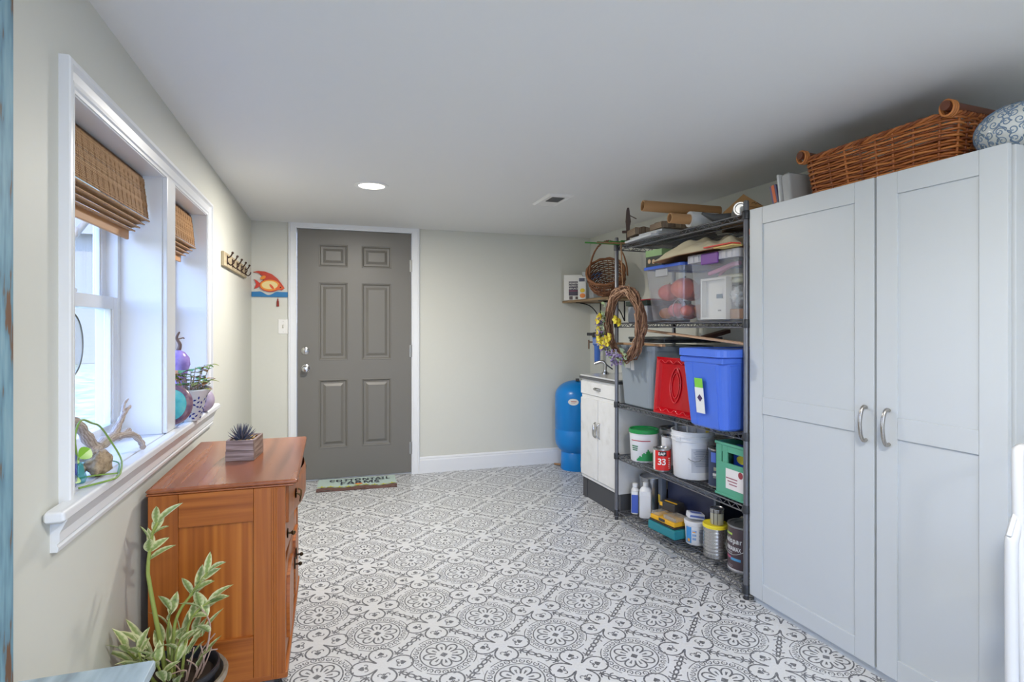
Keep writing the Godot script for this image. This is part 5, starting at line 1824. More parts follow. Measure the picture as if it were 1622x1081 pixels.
# items on the uppermost shelf
func shelf_top() -> void:
	var y := 1.7685
	var b: MB
	var card := m(176, 134, 90, 0.75)
	var tube := func(called: String, label: String, a: Vector3, e: Vector3, r: float) -> Node3D:
		var t := thing_r(called, label, "tube", a.x, a.y, a.z)
		var d := e - a
		var len := d.length()
		var z := d / len
		var x := Vector3.UP.cross(z).normalized()
		var bb := MB.new()
		bb.xf = Transform3D(Basis(x, z, x.cross(z)), Vector3.ZERO)
		bb.lathe([Vector2(r - 0.005, 0.0), Vector2(r, 0.0), Vector2(r, len), Vector2(r - 0.005, len), Vector2(r - 0.005, 0.0)], 24)
		obj("tube", bb, card, t)
		return t
	tube.call("cardboard_tube", "long brown cardboard tube lying highest across the top shelf", Vector3(-0.70, 1.938, 1.945), Vector3(-0.24, 1.918, 2.04), 0.031)
	var t2: Node3D = tube.call("cardboard_tube", "cardboard tube half wrapped in white plastic on the top shelf", Vector3(-0.70, 1.822, 2.20), Vector3(-0.41, 1.815, 2.235), 0.027)
	b = MB.new()
	var z := (Vector3(-0.41, 1.815, 2.235) - Vector3(-0.70, 1.822, 2.20)).normalized()
	var x := Vector3.UP.cross(z).normalized()
	b.xf = Transform3D(Basis(x, z, x.cross(z)), Vector3.ZERO)
	b.lathe([Vector2(0.0275, 0.115), Vector2(0.042, 0.115), Vector2(0.043, 0.12), Vector2(0.043, 0.285), Vector2(0.0275, 0.285)], 28)
	obj("plastic_wrap", b, m(206, 210, 212, 0.3), t2)
	# driftwood planks
	var old := tex_mat(noise_tex([[0.2, c8(84, 70, 58)], [0.5, c8(132, 114, 96)], [0.8, c8(170, 154, 136)]], 0.05, 256, 91, FastNoiseLite.TYPE_SIMPLEX_SMOOTH, 5, 8.0), 0.9, Vector3(6, 2, 1))
	for q in [["old_board", "rough weathered board with broken end on the top shelf", Vector3(-0.42, y + 0.045, 1.70), Vector3(0.36, 0.042, 0.15), 0.22], ["old_board", "long rough board lying under the cardboard tubes", Vector3(-0.40, y + 0.045, 1.95), Vector3(0.40, 0.034, 0.14), 0.12]]:
		var t := thing_r(q[0], q[1], "board", q[2].x, q[2].y, q[2].z, rad_to_deg(-q[4]))
		b = MB.new()
		var s: Vector3 = q[3]
		var nz := FastNoiseLite.new()
		nz.seed = int(s.x * 100)
		nz.frequency = 0.9
		var pts := PackedVector2Array()
		for k in 15:
			pts.append(Vector2(lerpf(-s.x / 2, s.x / 2, k / 14.0), s.y + 0.014 * nz.get_noise_1d(k * 1.0)))
		for k in 5:
			pts.append(Vector2(s.x / 2 + 0.02 * nz.get_noise_1d(k * 1.7 + 30), lerpf(s.y * 0.9, 0.002, k / 4.0)))
		for k in 6:
			pts.append(Vector2(lerpf(s.x / 2 - 0.02, -s.x / 2, k / 5.0), 0.0))
		for k in 4:
			pts.append(Vector2(-s.x / 2 - 0.012 * absf(nz.get_noise_1d(k * 2.3 + 60)), lerpf(0.008, s.y * 0.85, k / 3.0)))
		b.ext(pts, -s.z / 2, s.z / 2)
		obj("board", b, old, t)
	var t := thing_r("bark_chunk", "dark lump of bark on the rough weathered board", "bark", -0.36, y + 0.088, 1.86)
	b = MB.new()
	b.ball(Vector3(0, 0.018, 0), Vector3(0.07, 0.018, 0.035), 14, 8, 0.2, 5)
	b.ball(Vector3(-0.12, 0.014, -0.06), Vector3(0.035, 0.014, 0.02), 12, 8, 0.2, 3)
	obj("bark", b, m(70, 62, 56, 0.95), t)
	# white boards below the planks
	for k in 3:
		t = thing_r("white_board", ["wide white painted board at the bottom of the top shelf pile", "middle white board in the top shelf pile", "narrow white board uppermost of three under the driftwood"][k], "board", -0.42 + 0.01 * k, y + 0.0075 + k * 0.0142, 1.815 + 0.02 * k, -6.0 + 3.0 * k)
		b = MB.new()
		b.box(Vector3.ZERO, Vector3(0.44 - 0.03 * k, 0.0138, 0.34 - 0.05 * k), 0.002)
		obj("board", b, m(200, 204, 208, 0.5), t)
	# green garden stakes and brown canes over the edge
	for k in 4:
		t = thing_r("garden_stake", "thin green plastic garden stake poking out over the left shelf end", "stake", -0.60 + 0.03 * k, y + 0.006 + 0.006 * k, 1.548 + 0.01 * k, 0.0, "green garden stakes")
		b = MB.new()
		b.rod(Vector3(-0.26 + 0.05 * k, 0.0, 0.0), Vector3(0.16, 0.0, 0.010), 0.0052, 6)
		obj("stake", b, m(64, 138, 60, 0.5), t)
	for k in 4:
		t = thing_r("bamboo_cane", "thin brown cane poking out over the left shelf end below the green stakes", "cane", -0.60 + 0.02 * k, y + 0.004, 1.590 + 0.011 * k, 0.0, "brown canes")
		b = MB.new()
		b.rod(Vector3(-0.20 + 0.03 * k, 0.0, 0.0), Vector3(0.18, 0.0, 0.004), 0.0042, 6)
		obj("cane", b, m(146, 112, 78, 0.7), t)
	t = thing_r("hanging_cane", "long thin brown cane hanging down from the top shelf to the wreath", "cane", -0.645, 1.735, 1.62)
	b = MB.new()
	b.tube([Vector3(0, 0.03, 0), Vector3(-0.004, -0.10, 0.015), Vector3(0.0, -0.27, 0.025)], 0.0042, 6)
	obj("cane", b, m(150, 114, 80, 0.7), t)
	# old iron strap hinge standing on edge
	t = thing_r("iron_hinge", "rusty iron strap hinge standing upright on the top shelf", "hinge", -0.572, y, 1.580, FACE)
	b = MB.new()
	b.ext(PackedVector2Array([Vector2(-0.008, 0.0), Vector2(0.012, 0.0), Vector2(0.014, 0.12), Vector2(0.020, 0.15), Vector2(0.012, 0.22), Vector2(0.008, 0.238), Vector2(-0.004, 0.238), Vector2(-0.008, 0.22), Vector2(-0.014, 0.15), Vector2(-0.010, 0.12)]), -0.003, 0.003)
	obj("strap", b, m(84, 70, 66, 0.7, 0.4), t)
	b = MB.new()
	b.box(Vector3(0.0, 0.085, 0), Vector3(0.07, 0.016, 0.014), 0.002)
	b.rod(Vector3(0.01, 0.19, 0), Vector3(0.055, 0.165, 0), 0.003, 6)
	obj("crosspiece", b, m(72, 54, 50, 0.7, 0.4), t)
	# cardboard carton standing on its corner
	t = thing_r("cardboard_box", "small brown cardboard carton with pitched lid at the right end of the top shelf", "box", -0.285, y, 2.265, FACE + 6)
	b = MB.new()
	b.xf = Transform3D(Basis.IDENTITY, Vector3(0, 0, -0.08))
	b.ext(PackedVector2Array([Vector2(-0.105, 0.05), Vector2(0.105, 0.05), Vector2(0.105, 0.095), Vector2(-0.01, 0.172), Vector2(-0.105, 0.085)]), 0.0, 0.20)
	obj("carton", b, m(186, 142, 92, 0.75), t)
	b = MB.new()
	b.bx(Vector3(-0.09, 0.0, -0.06), Vector3(0.09, 0.05, 0.10), 0.003)
	obj("base_tray", b, m(150, 112, 72, 0.8), t)
	b = MB.new()
	var pt := [Vector3(0.03, 0.122, 0.1205), Vector3(0.045, 0.128, 0.1205), Vector3(0.05, 0.116, 0.1205), Vector3(0.06, 0.124, 0.1205), Vector3(0.075, 0.112, 0.1205)]
	b.tube(pt, 0.0016, 4)
	b.rod(Vector3(0.02, 0.105, 0.1205), Vector3(0.08, 0.098, 0.1205), 0.0012, 4)
	obj("scrawl", b, m(92, 60, 40, 0.7), t)
	# spray can lying on its side
	t = thing_r("spray_can", "silver spray can lying on the top shelf with its round base outward", "spray can", -0.555, y + 0.034, 2.555, FACE)
	b = MB.new()
	b.xf = Transform3D(Basis(Vector3.RIGHT, PI / 2), Vector3(0, 0, 0.05))
	b.lathe([Vector2(0, -0.004), Vector2(0.022, -0.004), Vector2(0.026, 0.0), Vector2(0.032, 0.0), Vector2(0.033, -0.004), Vector2(0.033, -0.14), Vector2(0.02, -0.16), Vector2(0, -0.165)], 28)
	obj("can", b, m(196, 198, 198, 0.3, 0.6), t)
	t = thing_r("caulk_gun", "black caulking gun lying behind the silver spray can", "tool", -0.52, y + 0.031, 2.395, FACE)
	b = MB.new()
	b.tube([Vector3(-0.10, 0.03, 0), Vector3(-0.04, 0.0, 0.0), Vector3(0.05, 0.0, 0.0)], [0.006, 0.022, 0.022], 10)
	b.bar(Vector3(0.05, 0.0, 0.0), Vector3(0.09, -0.018, 0.02), 0.03, 0.02)
	obj("tool", b, m(70, 72, 74, 0.5), t)

# a storage box with flared sides; returns the holder. w along z, d along x
func bin_body(called: String, parent: Node, mt: Material, w0: float, d0: float, w1: float, d1: float, h: float, th := 0.003, rc := 0.03) -> MeshInstance3D:
	var b := MB.new()
	var ring := func(w: float, d: float, y: float) -> Array:
		var p: Array = []
		for c in 4:
			var sx := 1.0 if c == 0 or c == 3 else -1.0
			var sz := 1.0 if c < 2 else -1.0
			for k in 6:
				var a := (c * 0.5 + k / 5.0 * 0.5) * PI
				p.append(Vector3(sx * (d / 2 - rc) + rc * cos(a), y, sz * (w / 2 - rc) + rc * sin(a)))
		return p
	var rows: Array = [ring.call(w0 - 0.02, d0 - 0.02, 0.0), ring.call(w0, d0, 0.008), ring.call(w1, d1, h), ring.call(w1 - th * 2, d1 - th * 2, h), ring.call(w0 - th * 2, d0 - th * 2, 0.010)]
	for r in rows.size() - 1:
		var n: int = (rows[r] as Array).size()
		for k in n:
			var e := (k + 1) % n
			var mid: Vector3 = (rows[r][k] + rows[r][e] + rows[r + 1][k]) / 3.0
			var o := Vector3(mid.x, 0, mid.z) * (1.0 if r < 3 else -1.0) + Vector3(0, -0.001 if r < 2 else 0.0, 0)
			if r == 2:
				o = Vector3.UP
			b.flat(rows[r][k], rows[r][e], rows[r + 1][e], o)
			b.flat(rows[r][k], rows[r + 1][e], rows[r + 1][k], o)
	for q in [[0, Vector3.DOWN], [4, Vector3.UP]]:
		var rr: Array = rows[q[0]]
		var c := Vector3(0, rr[0].y, 0)
		for k in rr.size():
			b.flat(c, rr[k], rr[(k + 1) % rr.size()], q[1])
	return obj(called, b, mt, parent)

func bin_lid(called: String, parent: Node, mt: Material, w: float, d: float, y: float, h: float, lip := 0.012, rc := 0.03) -> MeshInstance3D:
	var b := MB.new()
	var prof := [Vector2(-lip, -h), Vector2(0, -h), Vector2(0.0, -0.004), Vector2(-0.004, 0.0), Vector2(-0.020, 0.0), Vector2(-0.026, -0.006), Vector2(-0.06, -0.006)]
	var rings: Array = []
	for q in prof:
		var p: Array = []
		for c in 4:
			var sx := 1.0 if c == 0 or c == 3 else -1.0
			var sz := 1.0 if c < 2 else -1.0
			for k in 6:
				var a := (c * 0.5 + k / 5.0 * 0.5) * PI
				var r: float = maxf(rc + q.x, 0.002)
				p.append(Vector3(sx * (d / 2 - rc) + r * cos(a), y + q.y, sz * (w / 2 - rc) + r * sin(a)) if q.x > -rc else Vector3(sx * (d / 2 + q.x), y + q.y, sz * (w / 2 + q.x)))
		rings.append(p)
	for r in rings.size() - 1:
		var n: int = (rings[r] as Array).size()
		for k in n:
			var e := (k + 1) % n
			var mid: Vector3 = rings[r][k]
			var o := Vector3(mid.x, 0, mid.z).normalized() + Vector3(0, 1, 0) * (2.0 if r > 1 else 0.0)
			if r == 0:
				o = Vector3.DOWN
			b.flat(rings[r][k], rings[r][e], rings[r + 1][e], o)
			b.flat(rings[r][k], rings[r + 1][e], rings[r + 1][k], o)
	var rr: Array = rings[rings.size() - 1]
	for k in rr.size():
		b.flat(Vector3(0, rr[0].y, 0), rr[k], rr[(k + 1) % rr.size()], Vector3.UP)
	return obj(called, b, mt, parent)

# clear bins on the second shelf
func shelf_bins() -> void:
	var y := 1.2725
	var b: MB
	var clear := glass(206, 214, 226, 0.12, 0.12)
	# blue-lidded bin of gourds
	var t := thing_r("clear_bin", "clear plastic bin with blue lid full of orange and pink gourds", "storage bin", -0.395, y, 1.990)
	bin_body("bin", t, clear, 0.290, 0.36, 0.360, 0.41, 0.312)
	bin_lid("lid", t, m(66, 104, 204, 0.35), 0.385, 0.425, 0.326, 0.018)
	b = MB.new()
	b.bx(Vector3(-0.215, 0.258, -0.055), Vector3(-0.199, 0.303, 0.055), 0.006)
	obj("handle_latch", b, glass(206, 210, 214, 0.5, 0.2), t)
	var go := [m(216, 96, 62, 0.5), m(222, 112, 96, 0.5), m(206, 82, 70, 0.5), m(228, 140, 70, 0.5), m(214, 120, 128, 0.5)]
	var gp := [[-0.115, 0.052, -0.085, 0.040, 3], [-0.105, 0.068, 0.005, 0.050, 4], [-0.105, 0.062, 0.095, 0.038, 0], [-0.095, 0.175, -0.085, 0.062, 1], [-0.095, 0.190, 0.060, 0.074, 0], [0.03, 0.062, -0.06, 0.055, 2], [0.03, 0.062, 0.06, 0.055, 3], [0.07, 0.185, 0.07, 0.070, 2], [0.06, 0.180, -0.08, 0.064, 0]]
	for k in gp.size():
		var q: Array = gp[k]
		var g := thing_r("gourd", ["small orange gourd in the low front corner of the blue-lidded bin", "pink gourd at the bottom of the blue-lidded bin", "orange gourd low at the near end of the blue-lidded bin", "pale pink gourd in the upper far half of the blue-lidded bin", "largest orange pumpkin high in the blue-lidded bin", "red gourd at the bottom behind in the blue-lidded bin", "orange gourd at the bottom rear of the blue-lidded bin", "red pumpkin at the top rear of the blue-lidded bin", "orange pumpkin at the top far rear of the blue-lidded bin"][k], "gourd", -0.395 + q[0], y + q[1], 1.990 + q[2])
		b = MB.new()
		b.ball(Vector3.ZERO, Vector3(q[3], q[3] * 0.82, q[3]), 28, 12, 0.07, 8)
		obj("flesh", b, go[q[4]], g)
		b = MB.new()
		b.tube([Vector3(0, q[3] * 0.70, 0), Vector3(0.003, q[3] * 0.95, 0.004)], [0.006, 0.004], 6)
		obj("stalk", b, m(128, 104, 70, 0.8), g)
	# silver tinsel coil seen through the near end
	t = thing_r("tinsel_coil", "coil of silver wire inside the blue-lidded bin", "wire coil", -0.53, y + 0.075, 2.04)
	b = MB.new()
	for k in 9:
		var ring: Array = []
		for j in 20:
			ring.append(Vector3(cos(TAU * j / 20.0) * (0.03 + 0.002 * k), sin(TAU * j / 20.0) * (0.05 + 0.002 * (k % 3)), 0.002 * k))
		b.tube(ring, 0.0010, 4, false, true)
	obj("wire", b, m(220, 220, 226, 0.3, 0.6), t)
	# purple-latched bin
	t = thing_r("clear_bin", "clear plastic bin with purple latches holding a white frame and linens", "storage bin", -0.405, y, 2.420)
	bin_body("bin", t, clear, 0.322, 0.36, 0.356, 0.40, 0.315, 0.003, 0.022)
	bin_lid("lid", t, glass(220, 222, 232, 0.62, 0.2), 0.382, 0.425, 0.345, 0.042, 0.012, 0.022)
	b = MB.new()
	b.bx(Vector3(-0.224, 0.285, -0.063), Vector3(-0.208, 0.342, 0.063), 0.006)
	obj("latch", b, m(118, 70, 152, 0.35), t)
	for z in [-0.14, -0.10, 0.10, 0.14]:
		b = MB.new()
		b.bx(Vector3(-0.2155, 0.306, z - 0.014), Vector3(-0.2125, 0.338, z + 0.014), 0.001)
		obj("vent_slot", b, m(186, 188, 196, 0.4), t)
	t = thing_r("shadow_box", "white shadow box standing inside the purple-latched bin", "frame", -0.548, y + 0.011, 2.365)
	b = MB.new()
	b.xf = Transform3D(Basis(Vector3(0, 0, 1), Vector3.UP, Vector3(-1, 0, 0)), Vector3.ZERO)
	b.panel(Rect2(-0.095, 0.0, 0.19, 0.212), [Vector2(0, -0.03), Vector2(0, 0.008), Vector2(0.011, 0.008), Vector2(0.011, -0.020), Vector2(0.0115, -0.021)])
	obj("frame", b, m(232, 232, 228, 0.4), t)
	b = MB.new()
	b.box(Vector3(0.019, 0.118, 0.018), Vector3(0.001, 0.022, 0.045))
	obj("small_label", b, m(90, 112, 128, 0.5), t)
	b = MB.new()
	b.box(Vector3(0.019, 0.045, 0.018), Vector3(0.001, 0.008, 0.024))
	obj("small_mark", b, m(150, 150, 150, 0.5), t)
	t = thing_r("plastic_bag", "crumpled white plastic bag inside the purple-latched bin", "bag", -0.478, y + 0.125, 2.500)
	b = MB.new()
	var nz := FastNoiseLite.new()
	nz.seed = 9
	nz.frequency = 9.0
	var bag := func(u: float, w: float) -> Vector3:
		var d := Vector3(cos((w - 0.5) * PI) * sin(u * TAU), sin((w - 0.5) * PI), cos((w - 0.5) * PI) * cos(u * TAU))
		return d * Vector3(0.065, 0.052, 0.048) * (1.0 + 0.5 * nz.get_noise_3dv(Vector3(d.x, d.y, d.z) * 0.35))
	b.grid(28, 18, bag)
	for k in b.v.size():
		if b.n[k].dot(b.v[k]) < 0:
			b.n[k] = -b.n[k]
	obj("bag", b, m(226, 227, 226, 0.4), t)
	t = thing_r("kraft_packet", "folded brown kraft packet under the plastic bag in the purple-latched bin", "packet", -0.47, y + 0.011, 2.505)
	b = MB.new()
	b.bx(Vector3(-0.06, 0, -0.05), Vector3(0.10, 0.05, 0.065), 0.004)
	obj("packet", b, m(176, 130, 90, 0.8), t)
	t = thing_r("pink_hanger", "pink plastic hanger lying in the upper part of the purple-latched bin", "hanger", -0.54, y + 0.270, 2.42)
	b = MB.new()
	b.tube(spline([Vector3(0, -0.022, -0.10), Vector3(0, -0.008, -0.02), Vector3(0, 0.010, 0.06), Vector3(0.0, 0.012, 0.12)], 4), 0.011, 8)
	b.tube(spline([Vector3(0.03, -0.03, -0.06), Vector3(0.03, 0.0, 0.0), Vector3(0.03, 0.018, 0.09)], 4), 0.008, 8)
	obj("hanger", b, m(214, 150, 186, 0.4), t)
	t = thing_r("folded_linen", "cream folded linen inside the purple-latched bin", "linen", -0.385, y + 0.190, 2.44)
	b = MB.new()
	b.box(Vector3(0, 0.012, 0), Vector3(0.28, 0.026, 0.20), 0.012)
	b.box(Vector3(0, 0.036, 0), Vector3(0.27, 0.022, 0.19), 0.010)
	obj("linen", b, m(206, 204, 178, 0.9), t)
	t = thing_r("stored_box", "pale grey box filling the rear of the purple-latched bin", "box", -0.33, y + 0.011, 2.42)
	b = MB.new()
	b.bx(Vector3(-0.05, 0, -0.12), Vector3(0.09, 0.177, 0.05), 0.004)
	obj("box", b, m(182, 186, 190, 0.7), t)
	# green printed carton on the blue lid
	t = thing_r("bulb_carton", "green and black printed carton standing on the blue-lidded bin", "carton", -0.47, y + 0.327, 1.835, 4.0)
	b = MB.new()
	b.box(Vector3(0, 0.053, 0), Vector3(0.17, 0.106, 0.15), 0.002)
	obj("carton", b, m(52, 56, 54, 0.5), t)
	b = MB.new()
	b.box(Vector3(0, 0.087, 0), Vector3(0.1712, 0.039, 0.1512))
	obj("green_band", b, m(146, 180, 128, 0.5), t)
	for q in [[-0.0862, 0.040, -0.04], [-0.0862, 0.036, 0.0], [-0.0862, 0.034, 0.045]]:
		b = MB.new()
		b.ball(Vector3(q[0], q[1], q[2]), Vector3(0.001, 0.014, 0.014), 10, 6)
		obj("round_print", b, m(206, 176, 140, 0.5), t)
	b = MB.new()
	b.ball(Vector3(0.03, 0.065, 0.0762), Vector3(0.042, 0.022, 0.001), 12, 6)
	obj("yellow_print", b, m(206, 176, 44, 0.5), t)
	# drop cloth on the purple-latched bin
	t = thing_r("drop_cloth", "crumpled cream canvas drop cloth heaped on the purple-latched bin", "cloth", -0.40, y + 0.348, 2.42)
	b = MB.new()
	nz = FastNoiseLite.new()
	nz.seed = 12
	nz.frequency = 0.006
	nz.fractal_octaves = 2
	var cl := func(u: float, w: float) -> Vector3:
		var px := lerpf(-0.27, 0.20, u)
		var pz := lerpf(-0.42, 0.21, w)
		var edge := pow(clampf(minf(minf(u, 1.0 - u), minf(w, 1.0 - w)) * 5.0, 0.0, 1.0), 0.6)
		var lift := minf(0.112, (0.036 + 0.034 * nz.get_noise_2d(px * 1000.0, pz * 1000.0) + 0.008 * sin(px * 50.0 + pz * 34.0) + 0.040 * sin(pow(w, 0.7) * PI)) * edge)
		var fall := 0.0
		if pz < -0.19:
			fall = (-0.19 - pz) * 0.06
		return Vector3(px, 0.003 + lift - fall, pz)
	b.grid(44, 44, cl, Vector3.UP)
	var cm := m(196, 186, 158, 0.95)
	obj("cloth", b, cm, t)
	b = MB.new()
	var under := func(u: float, w: float) -> Vector3:
		return cl.call(u, w) - Vector3(0, 0.004, 0)
	b.grid(30, 30, under, Vector3.DOWN)
	obj("underside", b, m(150, 112, 84, 0.95), t)
	t = thing_r("orange_ball", "small orange ball on the drop cloth under the top shelf", "ball", -0.50, y + 0.408, 2.585)
	b = MB.new()
	b.ball(Vector3(0, 0.020, 0), Vector3(0.026, 0.020, 0.026), 18, 12)
	obj("ball", b, m(222, 112, 62, 0.5), t)
	t = thing_r("red_folder", "thin red and yellow folder sticking out by the drop cloth", "folder", -0.650, y + 0.348, 2.540)
	b = MB.new()
	b.box(Vector3(0.0, 0.012, 0.0), Vector3(0.06, 0.006, 0.19), 0.001)
	obj("red_cover", b, m(206, 66, 52, 0.5), t)
	b = MB.new()
	b.box(Vector3(0.01, 0.004, 0.03), Vector3(0.06, 0.008, 0.13), 0.001)
	obj("yellow_sheets", b, m(214, 190, 120, 0.6), t)
	t = thing_r("flat_case", "flat black and red case on the shelf behind the round basket", "case", -0.42, y, 1.66)
	b = MB.new()
	b.bx(Vector3(-0.14, 0, -0.10), Vector3(0.18, 0.105, 0.12), 0.006)
	obj("lower_case", b, m(158, 164, 172, 0.5), t)
	b = MB.new()
	b.bx(Vector3(-0.15, 0.105, -0.11), Vector3(0.18, 0.135, 0.13), 0.004)
	obj("upper_case", b, m(46, 62, 54, 0.5), t)
	b = MB.new()
	b.bx(Vector3(-0.10, 0.135, -0.09), Vector3(0.14, 0.146, 0.10), 0.003)
	obj("red_lid", b, m(196, 42, 52, 0.4), t)

# totes on the third shelf
func shelf_totes() -> void:
	var y := 0.7555
	var b: MB
	var t := thing_r("grey_tote", "large grey lidded plastic tote on the middle shelf", "tote", -0.41, y, 1.742)
	var gm := m(132, 142, 150, 0.3)
	bin_body("tub", t, gm, 0.335, 0.40, 0.375, 0.45, 0.352, 0.004, 0.045)
	bin_lid("lid", t, m(126, 136, 144, 0.32), 0.40, 0.475, 0.376, 0.030, 0.014, 0.05)
	b = MB.new()
	b.xf = Transform3D(Basis(Vector3(0, 0, 1), Vector3.UP, Vector3(-1, 0, 0)).rotated(Vector3.BACK, 0.06), Vector3(-0.219, 0.265, -0.07))
	b.box(Vector3(0, 0, 0), Vector3(0.055, 0.062, 0.0015), 0.0003)
	b.box(Vector3(0.052, -0.005, 0), Vector3(0.036, 0.072, 0.0015), 0.0003)
	obj("sticker", b, m(214, 214, 212, 0.5), t)
	b = MB.new()
	b.xf = Transform3D(Basis(Vector3(0, 0, 1), Vector3.UP, Vector3(-1, 0, 0)).rotated(Vector3.BACK, 0.06), Vector3(-0.2195, 0.265, -0.07))
	b.box(Vector3(0, 0.020, 0.001), Vector3(0.048, 0.014, 0.001))
	obj("sticker_print", b, m(190, 96, 88, 0.5), t)
	# things on its lid
	t = thing_r("black_tray", "flat black plastic tray on top of the grey tote", "tray", -0.36, y + 0.392, 1.78, 4.0)
	b = MB.new()
	b.box(Vector3(0, 0.012, 0), Vector3(0.44, 0.020, 0.34), 0.006)
	obj("base", b, m(40, 44, 50, 0.4), t)
	b = MB.new()
	b.box(Vector3(0, 0.028, 0), Vector3(0.45, 0.014, 0.35), 0.005)
	obj("lid", b, m(86, 92, 92, 0.4), t)
	for q in [["short pale wood lath on the grey tote beside the black tray", Vector3(-0.575, y + 0.383, 1.86), 0.30, -10.0], ["thin brown wood lath on the grey tote under the wreath", Vector3(-0.60, y + 0.383, 1.66), 0.22, 14.0]]:
		t = thing_r("wood_lath", q[0], "lath", q[1].x, q[1].y, q[1].z, q[3])
		b = MB.new()
		b.box(Vector3(0, 0, 0), Vector3(0.022, 0.013, q[2]), 0.001)
		obj("lath", b, m(176, 140, 106, 0.7), t)
	t = thing_r("long_moulding", "long pale wood moulding leaning under the second shelf across the totes", "moulding", -0.56, 1.196, 2.14)
	b = MB.new()
	b.bar(Vector3(0.03, 0.030, -0.46), Vector3(-0.048, -0.030, 0.515), 0.030, 0.012, Vector3.UP, 0.002)
	obj("moulding", b, m(178, 146, 118, 0.7), t)
	t = thing_r("dark_moulding", "short dark brown wood moulding leaning on the wall behind the moulding", "moulding", -0.30, 1.17, 2.06)
	b = MB.new()
	b.bar(Vector3(0.10, 0.05, 0.0), Vector3(-0.10, 0.012, 0.04), 0.05, 0.022, Vector3.UP, 0.003)
	obj("moulding", b, m(92, 56, 40, 0.5), t)
	# red serving tray on edge
	t = thing_r("red_tray", "red translucent plastic serving tray standing on edge between grey and blue totes", "tray", -0.640, y, 2.137, 0.0)
	var rm := m(176, 6, 22, 0.14)
	b = MB.new()
	# turned so that its face looks towards the room; the far edge leans on the grey tote
	var tr := Transform3D(Basis(Vector3.UP, deg_to_rad(-88.0)) * Basis(Vector3.RIGHT, -0.08), Vector3(0.012, 0.004, 0))
	b.xf = tr
	b.panel(Rect2(-0.165, 0.0, 0.33, 0.315), [Vector2(0, -0.004), Vector2(0, 0.012), Vector2(0.010, 0.015), Vector2(0.024, 0.010), Vector2(0.036, -0.002), Vector2(0.04, -0.002)])
	b.panel(Rect2(-0.165, 0.0, 0.33, 0.315), [Vector2(0, -0.004), Vector2(0.002, -0.004)])
	obj("tray", b, rm, t)
	b = MB.new()
	b.xf = tr
	var eye := func(k: float, w: float) -> Array:
		var p: Array = []
		for j in 33:
			var a := j / 32.0 * TAU
			p.append(Vector3(sin(a) * 0.045 * k, 0.165 + cos(a) * 0.085 * k * (1.0 + 0.12 * pow(absf(cos(a)), 8.0)), 0.002))
		return p
	b.tube(eye.call(1.0, 0.0), 0.004, 6, false, true)
	b.tube(eye.call(0.72, 0.0), 0.003, 6, false, true)
	for e in [0.022, 0.293]:
		var wv: Array = []
		for j in 41:
			wv.append(Vector3(lerpf(-0.14, 0.14, j / 40.0), e + 0.009 * sin(j / 40.0 * TAU * 4.0), 0.011))
		b.tube(wv, 0.003, 6)
	obj("moulded_relief", b, m(204, 44, 52, 0.14), t)
	# blue tote
	t = thing_r("blue_tote", "bright blue lidded plastic tote with a hanging tag on the middle shelf", "tote", -0.510, y, 2.4775, 0.0)
	var bm := m(72, 112, 214, 0.32)
	bin_body("tub", t, bm, 0.262, 0.37, 0.308, 0.43, 0.345, 0.004, 0.04)
	bin_lid("lid", t, m(78, 118, 222, 0.32), 0.338, 0.462, 0.384, 0.036, 0.018, 0.045)
	b = MB.new()
	b.bx(Vector3(-0.219, 0.312, -0.158), Vector3(0.219, 0.348, 0.158), 0.010)
	obj("collar", b, bm, t)
	for x in [-0.13, 0.0, 0.13]:
		b = MB.new()
		b.bar(Vector3(x, 0.01, 0.130), Vector3(x * 1.12, 0.31, 0.151), 0.05, 0.008, Vector3.BACK, 0.003)
		obj("rib", b, bm, t)
	for z in [-0.075, 0.075]:
		b = MB.new()
		b.bar(Vector3(-0.184, 0.01, z), Vector3(-0.211, 0.31, z * 1.12), 0.05, 0.008, Vector3.LEFT, 0.003)
		obj("rib", b, bm, t)
	b = MB.new()
	var lb := Transform3D(Basis(Vector3(0, 0, 1), Vector3.UP, Vector3(-1, 0, 0)).rotated(Vector3.BACK, 0.10), Vector3(-0.2065, 0.165, -0.005))
	b.xf = lb
	b.box(Vector3(0, -0.03, 0.008), Vector3(0.062, 0.125, 0.001))
	var tg := obj("paper_tag", b, m(222, 224, 222, 0.5), t)
	b = MB.new()
	b.xf = lb
	b.box(Vector3(0.0, 0.055, 0.008), Vector3(0.058, 0.046, 0.0012))
	obj("green_tag_end", b, m(126, 200, 66, 0.5), tg)
	b = MB.new()
	b.xf = lb * Transform3D(Basis(Vector3.BACK, PI / 4), Vector3(0.002, -0.018, 0.0092))
	b.box(Vector3.ZERO, Vector3(0.026, 0.026, 0.0006))
	obj("dark_emblem", b, m(72, 52, 92, 0.5), tg)

